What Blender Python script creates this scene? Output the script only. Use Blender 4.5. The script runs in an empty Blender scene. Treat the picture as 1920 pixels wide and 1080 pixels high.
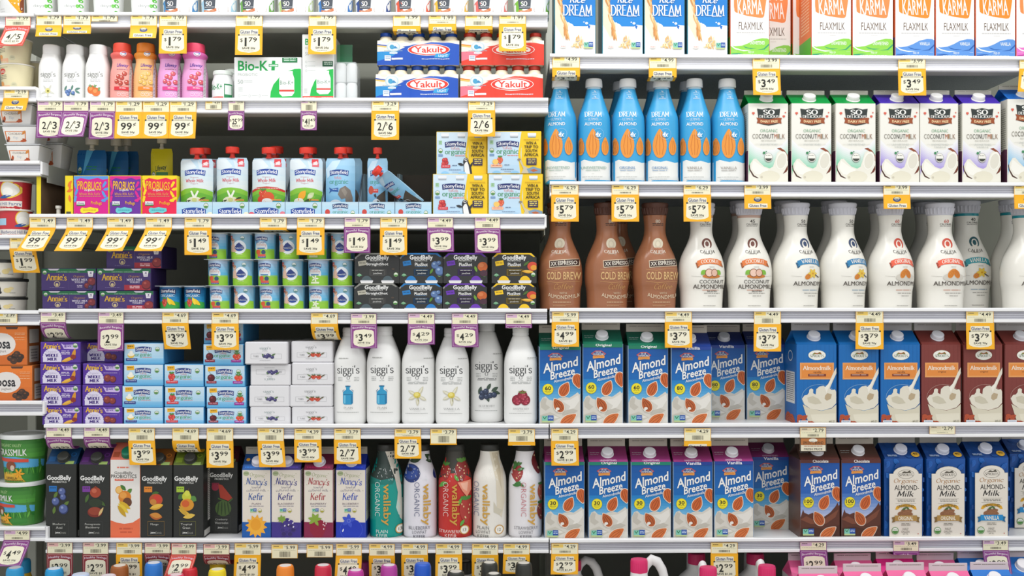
import bpy, bmesh, math, random
from mathutils import Vector, Matrix
from mathutils.geometry import tessellate_polygon
sc = bpy.context.scene
COL = sc.collection
PI = math.pi
# ------------------------------------------------------------------ camera, light, exposure
F, D, CZ, HY = 2000.0, 2.4, 0.624, 560.0      # focal length in pixels, distance to the shelf fronts, eye height, horizon row
cd = bpy.data.cameras.new('camera'); cam = bpy.data.objects.new('camera', cd); COL.objects.link(cam)
cam.location = (0, -D, CZ); cam.rotation_euler = (PI/2, 0, 0)
cd.sensor_width = 36; cd.lens = 36*F/1920; cd.shift_y = (HY-540)/1920; cd.clip_start = 0.05
sc.camera = cam
w = bpy.data.worlds.new('store_light'); sc.world = w; w.use_nodes = True
w.node_tree.nodes['Background'].inputs[0].default_value = (0.97, 0.985, 1.0, 1)
w.node_tree.nodes['Background'].inputs[1].default_value = 0.95
def area(name, loc, target, sx, sy, power, col=(1, 1, 1)):
    l = bpy.data.lights.new(name, 'AREA'); l.shape = 'RECTANGLE'; l.size = sx; l.size_y = sy; l.energy = power; l.color = col
    o = bpy.data.objects.new(name, l); COL.objects.link(o); o.location = loc
    o.rotation_euler = (Vector(target)-Vector(loc)).to_track_quat('-Z', 'Y').to_euler()
    return o
area('canopy_lamp', (0, -0.62, 1.95), (0, 0.05, 0.65), 3.0, 0.16, 20)
area('aisle_lamp', (0.2, -3.4, 2.2), (0, 0, 0.5), 4.0, 1.6, 20, (1, 0.985, 0.96))
sc.view_settings.view_transform = 'Standard'; sc.view_settings.look = 'None'
sc.view_settings.exposure = 0.0; sc.view_settings.gamma = 1; sc.view_settings.use_curve_mapping = False

# ------------------------------------------------------------------ materials
def lin(h, k=1.0):
    h = h.lstrip('#'); r = []
    for i in (0, 2, 4):
        c = int(h[i:i+2], 16)/255
        r.append((c/12.92 if c <= .04045 else ((c+.055)/1.055)**2.4)*k)
    return (*r, 1)
MATS = {}
def mat(h, rough=0.42, metal=0.0, spec=0.4, trans=0.0, alpha=1.0, noise=0.0, scale=40, coat=0.0, speck=None):
    key = (h, rough, metal, spec, trans, alpha, noise, coat, speck)
    if key in MATS: return MATS[key]
    m = bpy.data.materials.new('mat_'+h.strip('#')); m.use_nodes = True
    nt = m.node_tree; b = nt.nodes['Principled BSDF']
    b.inputs['Base Color'].default_value = lin(h, 0.88)
    b.inputs['Roughness'].default_value = rough; b.inputs['Metallic'].default_value = metal
    b.inputs['Specular IOR Level'].default_value = spec
    b.inputs['Transmission Weight'].default_value = trans; b.inputs['Alpha'].default_value = alpha
    b.inputs['Coat Weight'].default_value = coat; b.inputs['Coat Roughness'].default_value = 0.12
    if noise or speck:
        tc = nt.nodes.new('ShaderNodeTexCoord'); n = nt.nodes.new('ShaderNodeTexNoise')
        n.inputs['Scale'].default_value = scale; n.inputs['Detail'].default_value = 3
        r = nt.nodes.new('ShaderNodeValToRGB')
        nt.links.new(tc.outputs['Object'], n.inputs['Vector']); nt.links.new(n.outputs['Fac'], r.inputs['Fac'])
        a = lin(h, 0.88); k = 1-noise
        r.color_ramp.elements[0].position = .35; r.color_ramp.elements[1].position = .65
        r.color_ramp.elements[0].color = (lin(speck, .88) if speck else (a[0]*k, a[1]*k, a[2]*k, 1)); r.color_ramp.elements[1].color = a
        nt.links.new(r.outputs['Color'], b.inputs['Base Color'])
    MATS[key] = m
    return m
def ink(h): return mat(h, 0.45)
WHITE_METAL = mat('#f6f6f6', .38, noise=.03, scale=12)
RAIL = mat('#dcdce4', .35, noise=.04, scale=15)
BACK = mat('#8e9084', .7, noise=.12, scale=6)
BACKB = mat('#8f979c', .6, noise=.3, scale=300)
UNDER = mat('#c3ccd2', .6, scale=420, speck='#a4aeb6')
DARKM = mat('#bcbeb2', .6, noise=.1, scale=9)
PLAST = mat('#f4f4f2', .35)

# ------------------------------------------------------------------ pixel <-> place (the right-hand case recedes very slightly)
def plane(X): return max(0.0, X-0.084)*0.026
def wx(px, dy=0.0):
    X = 0
    for _ in range(4): X = (px-960)/F*(D+plane(X)+dy)
    return X
def wz(py, px=300, dy=0.0): return CZ-(py-HY)/F*(D+plane(wx(px, dy))+dy)

# ------------------------------------------------------------------ mesh builder
class MB:
    def __init__(s): s.v = []; s.f = []; s.m = []; s.sm = []; s.mats = []
    def mi(s, m):
        if m not in s.mats: s.mats.append(m)
        return s.mats.index(m)
    def add(s, vs, fs, m, smooth=False):
        o = len(s.v); s.v += [tuple(v) for v in vs]
        ms = m if isinstance(m, list) else None
        for i, f in enumerate(fs):
            s.f.append([o+k for k in f]); s.m.append(s.mi(ms[i] if ms else m)); s.sm.append(smooth)
        return s
    def bm(s, b, m, smooth=False):
        b.verts.index_update()
        s.add([v.co for v in b.verts], [[v.index for v in f.verts] for f in b.faces], m, smooth); b.free(); return s
    def box(s, x0, x1, y0, y1, z0, z1, m, bev=0.0, seg=1, top=None):
        b = bmesh.new(); bmesh.ops.create_cube(b, size=1)
        for v in b.verts:
            k = 1 if (top is None or v.co.z < 0) else top
            v.co = ((x0+x1)/2+v.co.x*(x1-x0)*k, (y0+y1)/2+v.co.y*(y1-y0)*k, (z0+z1)/2+v.co.z*(z1-z0))
        if bev: bmesh.ops.bevel(b, geom=b.edges[:], offset=bev, segments=seg, affect='EDGES', profile=.5)
        return s.bm(b, m, smooth=seg > 1)
    def lathe(s, prof, m, n=48, ne=2.0, cx=0, cy=0, caps=True, sq=1.0):
        o = []; N = len(prof)
        for r, z in prof:
            for k in range(n):
                a = 2*PI*k/n; c, d = math.cos(a), math.sin(a)
                e = 2/ne
                o.append((cx+r*math.copysign(abs(c)**e, c), cy+sq*r*math.copysign(abs(d)**e, d), z))
        fs = []; ms = []
        for i in range(N-1):
            mm = m[i] if isinstance(m, list) else m
            for k in range(n):
                fs.append([i*n+k, i*n+(k+1) % n, (i+1)*n+(k+1) % n, (i+1)*n+k]); ms.append(mm)
        s.add(o, fs, ms, True)
        if caps:
            s.add(o[:n], [list(range(n))[::-1]], ms[0]); s.add(o[-n:], [list(range(n))], ms[-1])
        return s
    def tube(s, pts, r, m, n=12, close=True):
        vs = []; P = [Vector(p) for p in pts]
        for i, p in enumerate(P):
            t = (P[min(i+1, len(P)-1)]-P[max(i-1, 0)]).normalized()
            a = t.cross(Vector((0, 1, 0))); a = a.normalized() if a.length > 1e-4 else Vector((1, 0, 0)); b = t.cross(a)
            rr = r[i] if isinstance(r, list) else r
            vs += [p+(a*math.cos(2*PI*k/n)+b*math.sin(2*PI*k/n))*rr for k in range(n)]
        fs = [[i*n+k, i*n+(k+1) % n, (i+1)*n+(k+1) % n, (i+1)*n+k] for i in range(len(P)-1) for k in range(n)]
        s.add(vs, fs, m, True)
        if close: s.add(vs[:n], [list(range(n))], m); s.add(vs[-n:], [list(range(n))[::-1]], m)
        return s
    def art(s, A, w, h, surf, curved=False, off=0.00012, x0=None):
        """print the flat artwork A (w x h metres) on the surface surf(u, v, offset)"""
        if A is None: return s
        X0 = -w/2 if x0 is None else x0
        b = bmesh.new(); ml = []
        for L, (vs, fs, hx) in enumerate(A.items):
            bv = [b.verts.new((X0+p[0]*w, p[1]*h, L+(p[2] if len(p) > 2 else 0.0))) for p in vs]
            k = s.mi(ink(hx))
            for f in fs:
                if len(set(f)) < 3: continue
                try: fc = b.faces.new([bv[i] for i in f])
                except ValueError: continue
                fc.material_index = k
        for co, no in (((X0, 0, 0), (-1, 0, 0)), ((X0+w, 0, 0), (1, 0, 0)), ((0, 0, 0), (0, -1, 0)), ((0, h, 0), (0, 1, 0))):
            bmesh.ops.bisect_plane(b, geom=b.verts[:]+b.edges[:]+b.faces[:], plane_co=co, plane_no=no, clear_outer=True, dist=1e-7)
        if curved:
            gx, gz = curved
            for k in range(1, gx):
                bmesh.ops.bisect_plane(b, geom=b.verts[:]+b.edges[:]+b.faces[:], plane_co=(X0+w*k/gx, 0, 0), plane_no=(1, 0, 0), dist=1e-7)
            for k in range(1, gz):
                bmesh.ops.bisect_plane(b, geom=b.verts[:]+b.edges[:]+b.faces[:], plane_co=(0, h*k/gz, 0), plane_no=(0, 1, 0), dist=1e-7)
        b.verts.index_update(); o = len(s.v)
        for v in b.verts: s.v.append(tuple(surf(v.co.x, v.co.y, off+v.co.z*0.00003)))
        for f in b.faces:
            ids = [v.index for v in f.verts]; c = [f.verts[i].co for i in range(len(ids))]
            ar = sum(c[i].x*c[i-1].y-c[i-1].x*c[i].y for i in range(len(c)))
            s.f.append([o+i for i in (ids if ar < 0 else ids[::-1])]); s.m.append(f.material_index); s.sm.append(bool(curved))
        b.free(); return s
    def mesh(s, name, sharp=40):
        me = bpy.data.meshes.new(name); me.from_pydata(s.v, [], s.f)
        for m in s.mats: me.materials.append(m)
        me.polygons.foreach_set('material_index', s.m); me.polygons.foreach_set('use_smooth', s.sm)
        me.update()
        if any(s.sm): me.set_sharp_from_angle(angle=math.radians(sharp))
        return me
def obj(name, me, parent=None, loc=(0, 0, 0), **kw):
    if isinstance(me, MB): me = me.mesh(name)
    o = bpy.data.objects.new(name, me); COL.objects.link(o); o.parent = parent; o.location = loc
    for k, v in kw.items(): o[k] = v
    return o
def empty(name, loc, label, cat, group=None):
    o = bpy.data.objects.new(name, None); COL.objects.link(o); o.location = loc; o.empty_display_size = .02
    o['label'] = label; o['category'] = cat
    if group: o['group'] = group
    return o

# ------------------------------------------------------------------ lettering: built-in face and a broad-nib pen hand
TXT = {}
_tc = bpy.data.curves.new('lettering', 'FONT'); _tc.resolution_u = 2; _tc.align_x = 'LEFT'
_to = bpy.data.objects.new('lettering', _tc); COL.objects.link(_to)
def sans(t, bold=0.0):
    k = (t, bold)
    if k not in TXT:
        e = bold*.5 if bold > 0 else bold; _tc.body = t; _tc.offset = 0 if 'M' in t else e
        dg = bpy.context.evaluated_depsgraph_get(); me = bpy.data.meshes.new_from_object(_to.evaluated_get(dg))
        vs = [(v.co.x, v.co.y) for v in me.vertices]; fs = [list(p.vertices) for p in me.polygons]
        bpy.data.meshes.remove(me)
        if 'M' in t and e > 0:       # the face's M cannot be offset cleanly: embolden sideways instead
            n = len(vs); vs = [(x+d, y, z) for d, z in ((-e, 0), (e, .5)) for x, y in vs]; fs = fs+[[i+n for i in f] for f in fs]
        TXT[k] = norm(vs, fs)
    return TXT[k]
def norm(vs, fs):
    if not vs: return ([], [])
    x0 = min(v[0] for v in vs); x1 = max(v[0] for v in vs); y0 = min(v[1] for v in vs); y1 = max(v[1] for v in vs)
    return ([((p[0]-x0)/max(x1-x0, 1e-6), (p[1]-y0)/max(y1-y0, 1e-6), *p[2:]) for p in vs], fs)
GL = {
'a': (5, '~4.2,4 2.5,5 .7,3.6 .6,1.3 2.2,0 4.2,1.3|4.2,5 4.2,0'), 'b': (5, '.7,8 .7,0|~.7,3.7 2.6,5 4.5,3.5 4.5,1.4 2.6,0 .7,1.2'),
'c': (4.6, '~4.2,3.9 2.6,5 .7,3.6 .6,1.4 2.5,0 4.3,1.1'), 'd': (5.2, '4.4,8 4.4,0|~4.4,3.7 2.5,5 .6,3.5 .6,1.4 2.5,0 4.4,1.2'),
'e': (4.8, '~.7,2.6 4.3,2.8 3.8,4.5 2.5,5 .8,3.7 .6,1.3 2.5,0 4.3,1'), 'f': (3.6, '~3.9,7.5 2.9,8 1.8,7 1.7,4 1.7,0|.4,5 3.3,5'),
'g': (5, '~2.4,5 .9,4.3 .9,2.8 2.4,2 3.9,2.8 3.9,4.3 2.4,5|3.6,4.6 5,5|~1.2,2.3 .8,1.2 2,.6 3.8,.3 4.5,-1 3.4,-2.6 1.6,-2.7 .5,-1.6 1.2,-.2 2,.6'),
'h': (5, '.8,8 .8,0|~.8,3.6 2.4,5 4,4.3 4.2,2.8 4.2,0'), 'i': (2, '1,5 1,0|.9,6.7 1.1,7.3'), 'j': (2.4, '~1.4,5 1.4,-1.6 .8,-2.8 -.3,-2.6|1.3,6.7 1.5,7.3'),
'k': (4.8, '.8,8 .8,0|4.2,5 .9,2.2|1.8,3 4.5,0'), 'l': (2, '1,8 1,0'), 'm': (7.6, '.8,5 .8,0|~.8,3.6 2.2,5 3.6,4.3 3.8,2.8 3.8,0|~3.8,3.6 5.2,5 6.6,4.3 6.8,2.8 6.8,0'),
'n': (5, '.8,5 .8,0|~.8,3.6 2.4,5 4,4.3 4.2,2.8 4.2,0'), 'o': (5, '~2.5,5 .7,3.7 .7,1.3 2.5,0 4.3,1.3 4.3,3.7 2.5,5'), 'p': (5, '.8,5 .8,-3|~.8,3.7 2.6,5 4.5,3.5 4.5,1.4 2.6,0 .8,1.2'),
'r': (3.8, '.8,5 .8,0|~.8,3.3 2,4.8 3.5,4.6'), 's': (4.2, '~3.7,4.1 2.3,5 .8,4.2 1,3 3.2,2.1 3.6,.9 2.2,0 .5,.9'), 't': (3.4, '~1.5,7 1.5,1.2 2.3,0 3.3,.6|.3,5 3.1,5'),
'u': (5, '~.8,5 .8,1.4 2.3,0 4.2,1.4|4.2,5 4.2,0'), 'v': (4.6, '.3,5 2.3,0 4.3,5'), 'w': (6.8, '.3,5 1.9,0 3.4,4.6 4.9,0 6.5,5'), 'x': (4.6, '.4,5 4.2,0|4.2,5 .4,0'),
'y': (4.8, '.3,5 2.4,0|~4.4,5 2.4,0 1.4,-2.4 .2,-2.8'), 'z': (4.4, '.5,5 4,5 .4,0 4.1,0'), "'": (1.6, '.9,8 .7,6'), '-': (3, '.4,2.5 2.6,2.5'), ' ': (2.6, ''),
'A': (6.4, '.3,0 3.2,8 6.1,0|1.3,2.8 5.1,2.8'), 'B': (5.6, '.9,8 .9,0|~.9,8 3.6,7.9 4.7,6.2 3.4,4.4 .9,4.3|~.9,4.3 4,4.1 5.2,2.2 3.8,.1 .9,0'), 'C': (6, '~5.6,6.6 3.4,8 .8,6 .8,2 3.4,0 5.7,1.5'),
'D': (6.2, '.9,8 .9,0|~.9,8 3.6,7.7 5.6,5.5 5.6,2.5 3.6,.3 .9,0'), 'E': (5.2, '.9,8 .9,0|.9,8 4.8,8|.9,4.2 4.1,4.2|.9,0 4.9,0'), 'F': (5, '.9,8 .9,0|.9,8 4.7,8|.9,4.2 4,4.2'),
'G': (6.2, '~5.6,6.6 3.4,8 .8,6 .8,2 3.4,0 5.5,1.2 5.6,3.4|3.6,3.5 6,3.5'), 'H': (6.2, '.9,8 .9,0|5.3,8 5.3,0|.9,4.2 5.3,4.2'), 'I': (2.4, '1.2,8 1.2,0'), 'K': (5.8, '.9,8 .9,0|5.2,8 1,3.6|2.3,4.8 5.5,0'),
'L': (5, '.9,8 .9,0|.9,0 4.7,0'), 'M': (7.6, '.8,0 1.1,8 3.8,1.5 6.5,8 6.8,0'), 'N': (6.4, '.9,0 .9,8 5.4,0 5.4,8'), 'O': (6.6, '~3.3,8 .8,6 .8,2 3.3,0 5.8,2 5.8,6 3.3,8'),
'P': (5.4, '.9,8 .9,0|~.9,8 3.8,7.9 5,6 3.6,3.9 .9,3.8'), 'R': (5.8, '.9,8 .9,0|~.9,8 3.8,7.9 4.9,6.1 3.6,4.2 .9,4.1|2.6,4.2 5.5,0'), 'S': (5.2, '~4.6,6.6 2.8,8 .9,6.6 1.4,4.9 4,3.4 4.7,1.6 2.8,0 .5,1.5'),
'T': (5.4, '2.7,8 2.7,0|.3,8 5.1,8'), 'U': (6, '~.9,8 .9,2.2 3,0 5.1,2.2 5.1,8'), 'V': (6, '.3,8 3,0 5.7,8'), 'W': (8.4, '.3,8 2.3,0 4.2,7 6.1,0 8.1,8'), 'Y': (5.8, '.3,8 2.9,4 5.5,8|2.9,4 2.9,0')}
def pen(t, thick=.9, thin=.3, serif=.55, nib=0.0, arch=None):
    k = (t, thick, thin, serif, nib)
    if k in TXT: return TXT[k]
    vs, fs = [], []; X = 0; nl = [0]
    def stroke(P, smooth):
        if smooth:
            Q = []
            for i in range(len(P)-1):
                p0, p1, p2, p3 = P[max(i-1, 0)], P[i], P[i+1], P[min(i+2, len(P)-1)]
                if i == 0 and P[0] == P[-1]: p0 = P[-2]
                if i == len(P)-2 and P[0] == P[-1]: p3 = P[1]
                for j in range(4):
                    u = j/4
                    Q.append(tuple(.5*((2*b)+(-a+c)*u+(2*a-5*b+4*c-d)*u*u+(-a+3*b-3*c+d)*u**3) for a, b, c, d in zip(p0, p1, p2, p3)))
            P = Q+[P[-1]]
        o = len(vs); nl[0] = (nl[0]+1) % 9; dz = nl[0]*.1
        for i, p in enumerate(P):
            a, b = P[max(i-1, 0)], P[min(i+1, len(P)-1)]
            dx, dy = b[0]-a[0], b[1]-a[1]; L = math.hypot(dx, dy) or 1; dx /= L; dy /= L
            q = abs(math.sin(math.atan2(dy, dx)-nib)); hw = (thin+(thick-thin)*q)/2
            k_ = 1.0
            if 0 < i < len(P)-1 and not smooth:
                e = (P[i+1][0]-p[0], P[i+1][1]-p[1]); g = (p[0]-P[i-1][0], p[1]-P[i-1][1])
                cs = (e[0]*g[0]+e[1]*g[1])/(math.hypot(*e)*math.hypot(*g)+1e-9); k_ = min(1.5, 1/max(.4, math.sqrt(max(0.0, (1+cs)/2))))
            vs.append((p[0]-dy*hw*k_, p[1]+dx*hw*k_, dz)); vs.append((p[0]+dy*hw*k_, p[1]-dx*hw*k_, dz))
        for i in range(len(P)-1): fs.append([o+2*i, o+2*i+1, o+2*i+3, o+2*i+2])
    for ch in t:
        adv, g = GL.get(ch, (3, ''))
        for sgm in filter(None, g.split('|')):
            sm = sgm[0] == '~'; P = [tuple(map(float, q.split(','))) for q in sgm.lstrip('~').split()]
            P = [(x+X, y) for x, y in P]
            if sm: stroke(P, True)
            else:
                for a_, b_ in zip(P, P[1:]):
                    L_ = math.hypot(b_[0]-a_[0], b_[1]-a_[1]); ex = thin*.3/L_; dx_, dy_ = (b_[0]-a_[0])*ex, (b_[1]-a_[1])*ex
                    j0, j1 = a_ != P[0], b_ != P[-1]
                    stroke([(a_[0]-dx_*j0, a_[1]-dy_*j0), (b_[0]+dx_*j1, b_[1]+dy_*j1)], False)
            if serif and ch not in "'-":
                for (a, b) in ((P[0], P[1]), (P[-1], P[-2])):
                    if abs(b[1]-a[1]) > 1.6*abs(b[0]-a[0]) and a[1] in (0, 5, 8, -3) and (not sm or a[1] == 0):
                        s2 = serif if a[1] in (0, -3) or ch.isupper() else serif*.7
                        o = len(vs); e = thin*.5
                        vs.extend([(a[0]-thick*.5-s2, a[1]-e, .95), (a[0]+thick*.5+(s2 if a[1] in (0, -3) or ch.isupper() else 0), a[1]-e, .95), (a[0]+thick*.5+(s2 if a[1] in (0, -3) or ch.isupper() else 0), a[1]+e, .95), (a[0]-thick*.5-s2, a[1]+e, .95)])
                        fs.append([o, o+1, o+2, o+3])
        X += adv+.5
    TXT[k] = norm(vs, fs)
    return TXT[k]

# ------------------------------------------------------------------ flat artwork in picture units, later printed on a surface
class Art:
    def __init__(s, x0, y0, x1, y1): s.b = (x0, y0, x1, y1); s.items = []; s.rd = random.Random(int(x0*7+y0*13+x1))
    def uv(s, x, y): return ((x-s.b[0])/(s.b[2]-s.b[0]), (s.b[3]-y)/(s.b[3]-s.b[1]))
    def poly(s, pts, c):
        vs = [s.uv(*p) for p in pts]
        fs = [list(t) for t in tessellate_polygon([[Vector((u, v, 0)) for u, v in vs]])]
        s.items.append((vs, fs, c)); return s
    def rect(s, x0, y0, x1, y1, c): s.items.append(([s.uv(x0, y1), s.uv(x1, y1), s.uv(x1, y0), s.uv(x0, y0)], [[0, 1, 2, 3]], c)); return s
    def ell(s, cx, cy, rx, ry, c, rot=0, n=20, a0=0, a1=360):
        r = math.radians(rot); P = []
        for k in range(n if a1-a0 >= 360 else n+1):
            a = math.radians(a0+(a1-a0)*k/n); x, y = rx*math.cos(a), ry*math.sin(a)
            P.append(s.uv(cx+x*math.cos(r)-y*math.sin(r), cy+x*math.sin(r)+y*math.cos(r)))
        s.items.append((P, [list(range(len(P)))], c)); return s
    def ring(s, cx, cy, rx, ry, t, c, n=24):
        vs = []
        for k in range(n):
            a = 2*PI*k/n; vs += [s.uv(cx+rx*math.cos(a), cy+ry*math.sin(a)), s.uv(cx+(rx-t)*math.cos(a), cy+(ry-t)*math.sin(a))]
        s.items.append((vs, [[2*k, 2*k+1, (2*k+3) % (2*n), (2*k+2) % (2*n)] for k in range(n)], c)); return s
    def line(s, pts, t, c):
        for a, b in zip(pts, pts[1:]):
            dx, dy = b[0]-a[0], b[1]-a[1]; L = math.hypot(dx, dy) or 1; nx, ny = -dy/L*t/2, dx/L*t/2
            s.items.append(([s.uv(a[0]+nx, a[1]+ny), s.uv(b[0]+nx, b[1]+ny), s.uv(b[0]-nx, b[1]-ny), s.uv(a[0]-nx, a[1]-ny)], [[0, 1, 2, 3]], c))
        return s
    def frame(s, x0, y0, x1, y1, t, c): return s.line([(x0, y0), (x1, y0), (x1, y1), (x0, y1), (x0, y0)], t, c)
    def grad(s, x0, y0, x1, y1, c0, c1, n=8):
        a = [int(c0[i:i+2], 16) for i in (1, 3, 5)]; b = [int(c1[i:i+2], 16) for i in (1, 3, 5)]
        for k in range(n):
            t = (k+.5)/n; c = '#%02x%02x%02x' % tuple(int(p+(q-p)*t) for p, q in zip(a, b))
            s.rect(x0, y0+(y1-y0)*k/n, x1, y0+(y1-y0)*(k+1)/n, c)
        return s
    def text(s, t, x0, y0, x1, y1, c, bold=0.02, rot=0, shear=0, arch=0, font='s', **kw):
        vs, fs = sans(t, bold) if font == 's' else pen(t, **kw)
        cx, cy, w, h = (x0+x1)/2, (y0+y1)/2, x1-x0, y1-y0; r = math.radians(-rot); P = []
        for p in vs:
            u, v = p[:2]
            x = (u-.5)*w+shear*(v-.5)*h; y = (.5-v)*h-arch*(1-(2*u-1)**2)
            P.append((*s.uv(cx+x*math.cos(r)-y*math.sin(r), cy+x*math.sin(r)+y*math.cos(r)), *p[2:]))
        s.items.append((P, fs, c)); return s
    def words(s, x0, y0, x1, y1, c, rows=1, fill=.45, wl=.16):
        """lines of print too small to read: word-long dashes"""
        H = (y1-y0)/rows; vs = []; fs = []
        for r in range(rows):
            x = x0+(s.rd.random()*.08*(x1-x0) if rows > 1 else 0)
            while x < x1-1e-6:
                L = min(x1-x, wl*(x1-x0)*(.5+s.rd.random())); o = len(vs)
                ya, yb = y0+r*H, y0+r*H+H*fill
                vs += [s.uv(x, yb), s.uv(x+L, yb), s.uv(x+L, ya), s.uv(x, ya)]; fs.append([o, o+1, o+2, o+3])
                x += L+.35*wl*(x1-x0)*.5
        s.items.append((vs, fs, c)); return s
    def bars(s, x0, y0, x1, y1, c, n=14):
        vs = []; fs = []
        for k in range(n):
            x = x0+(x1-x0)*k/n; L = (x1-x0)/n*(.25+.5*s.rd.random()); o = len(vs)
            vs += [s.uv(x, y1), s.uv(x+L, y1), s.uv(x+L, y0), s.uv(x, y0)]; fs.append([o, o+1, o+2, o+3])
        s.items.append((vs, fs, c)); return s
    def almond(s, cx, cy, L, W, rot, c='#c8682c', d='#8f4319', o=None):
        r = math.radians(rot)
        def sh(L, W, c):
            P = []
            for k in range(22):
                a = 2*PI*k/22; x = math.cos(a)*L/2; y = math.sin(a)*W/2*(1-.45*max(0, math.cos(a))**1.5-.1*math.cos(a))
                P.append((cx+x*math.cos(r)+y*math.sin(r), cy-x*math.sin(r)+y*math.cos(r)))
            s.poly(P, c)
        if o: sh(L*1.1, W*1.14, o)
        sh(L, W, c)
        for q in (-.28, 0, .28):
            s.line([(cx+x*L*math.cos(r)+y*W*math.sin(r), cy-x*L*math.sin(r)+y*W*math.cos(r)) for x, y in ((-.38, q*.6), (-.1, q), (.3, q*.5))], W*.05, d)
        return s
    def leaf(s, cx, cy, L, W, rot, c='#4d7a33'):
        r = math.radians(rot); P = []
        for k in range(13):
            t = -1+2*k/12; P.append((t*L/2, -W/2*(1-t*t)))
        for k in range(1, 12):
            t = 1-2*k/12; P.append((t*L/2, W/2*(1-t*t)))
        return s.poly([(cx+x*math.cos(r)+y*math.sin(r), cy-x*math.sin(r)+y*math.cos(r)) for x, y in P], c)
    def berry(s, cx, cy, r, c, d, l):
        s.ell(cx, cy, r, r, d); s.ell(cx-r*.08, cy-r*.1, r*.86, r*.84, c); return s.ell(cx-r*.3, cy-r*.35, r*.3, r*.25, l, n=10)
    def straw(s, cx, cy, w, h, c='#c8322c', leafc='#4f8a3a'):
        P = [(cx+w/2*math.sin(a)*(1 if math.cos(a) > 0 else .96), cy-h/2*math.cos(a)) for a in [2*PI*k/18 for k in range(18)]]
        P = [(cx+(x-cx)*(1-.55*max(0, (y-cy)/(h/2))**1.5), y) for x, y in P]
        s.poly(P, c)
        for i in range(7): s.ell(cx+w*.3*math.sin(i*2.4), cy+h*(.28*math.cos(i*1.7)), w*.04, h*.04, '#f0d9a0', n=6)
        for a in (-50, -15, 20, 55): s.leaf(cx+w*.28*math.sin(math.radians(a)), cy-h*.5, w*.45, h*.13, 90-a, leafc)
        return s
def flat(u, v, o): return (u, -o, v)
def dark(hx, k):
    return '#%02x%02x%02x' % tuple(max(0, min(255, int(int(hx[i:i+2], 16)*k))) for i in (1, 3, 5))
# ------------------------------------------------------------------ the case: back wall, floor, shelves
U = 0.00121                     # metres per picture unit at the shelf fronts
def struct(name, mb, **kw):
    o = obj(name, mb); o['kind'] = 'structure'
    for k, v in kw.items(): o[k] = v
    return o
struct('wall_back', MB().box(-1.45, 0.075, .50, .53, -.5, 1.75, BACK))
struct('wall_back_right', MB().box(0.075, 1.55, .545, .575, -.5, 1.75, BACK))
struct('wall_left', MB().box(-1.48, -1.45, 0.02, .53, -.5, 1.75, DARKM))
struct('wall_right', MB().box(1.55, 1.58, 0.06, .575, -.5, 1.75, DARKM))
struct('floor', MB().box(-3, 3, -3.6, .58, -.56, -.5, mat('#b9b3a8', .35, noise=.06, scale=3)))
ZB = CZ-(1245-HY)/F*D           # the bottom deck, below the picture
struct('trim_1', MB().box(-1.45, 1.55, -.16, .5, -.5, ZB, mat('#d9d9d9', .5)))
for i, px in enumerate((70, 1031)):
    X = wx(px, .49)
    struct('trim_%d' % (i+2), MB().box(X-.012, X+.012, .455+plane(X), .499+plane(X), ZB, 1.72, DARKM, .002))
DECK = {}
def shelf(key, label, p0, p1, ytop, ref, dep=.44, ends=(0, 0), grey=True):
    X0, X1 = wx(p0, -.01), wx(p1, -.01); zt = wz(ytop, ref, -.01)
    DECK[key] = (zt-.004, X0, X1)
    r = empty('shelf', ((X0+X1)/2, plane((X0+X1)/2), zt), label, 'shelf', 'white metal shelves of the cooler')
    cx = (X0+X1)/2; cy = plane(cx)
    def ext(mb, prof, m, a=X0, b=X1):
        n = len(prof); vs = [(a-cx, y+plane(a)-cy, z) for y, z in prof]+[(b-cx, y+plane(b)-cy, z) for y, z in prof]
        mb.add(vs, [[i, (i+1) % n, (i+1) % n+n, i+n] for i in range(n)]+[list(range(n))[::-1], list(range(n, 2*n))], m)
    m = MB(); ext(m, [(.003, -.004), (dep, -.004), (dep, -.016), (.003, -.016)], WHITE_METAL)
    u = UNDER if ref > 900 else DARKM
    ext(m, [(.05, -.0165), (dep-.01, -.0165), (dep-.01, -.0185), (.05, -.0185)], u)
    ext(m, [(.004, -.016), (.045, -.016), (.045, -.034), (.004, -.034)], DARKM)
    obj('deck', m, r)
    m = MB()
    lip = [(.003, 0), (-.008, 0), (-.010, -.0015), (-.010, -.0065), (-.0085, -.008), (0, -.0085)]
    ext(m, lip+[(0, -.0255), (-.004, -.0255), (-.0055, -.0265), (-.0055, -.032), (-.004, -.0335), (.003, -.034)], WHITE_METAL)
    for z in (-.0115, -.0155, -.0195, -.0235): ext(m, [(.0, z+.0011), (-.0009, z+.0008), (-.0009, z-.0008), (.0, z-.0011)], RAIL)
    if grey:
        ext(m, [(-.0002, -.0087), (-.0002, -.0253), (0, -.0253), (0, -.0087)], mat('#a9a9b3', .4, noise=.05, scale=15))
    obj('price_rail', m, r)
    for e, X in zip(ends, (X0, X1)):
        if e:
            m = MB(); b = X-cx
            m.box(b-.0015, b+e*.0012, -.004, .03, -.0305, -.002, WHITE_METAL, .001)
            m.box(b-.001, b+.001, .03, dep*.9, -.045, -.004, DARKM)
            obj('end_bracket', m, r)
    return r
ORD = ('top', 'second', 'third', 'fourth', 'fifth', 'sixth')
for k, (p0, p1, y) in enumerate(((66, 1027, 22), (70, 1028, 183), (55, 1022, 401), (72, 1026, 579), (82, 1029, 795.5), (84, 1029, 1010.5))):
    shelf('S%d' % (k+1), f'{ORD[k]} white shelf of the wide left-hand case', p0, p1, y, 300, ends=(0, 3 if k == 2 else 0), grey=k > 1)
for k, y in enumerate((100, 339.5, 577.5, 795, 1011.5)):
    shelf('R%d' % (k+1), f'{ORD[k]} white shelf of the right-hand case holding milk substitutes', 1031, 1960, y, 1045, grey=k > 0)
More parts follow.
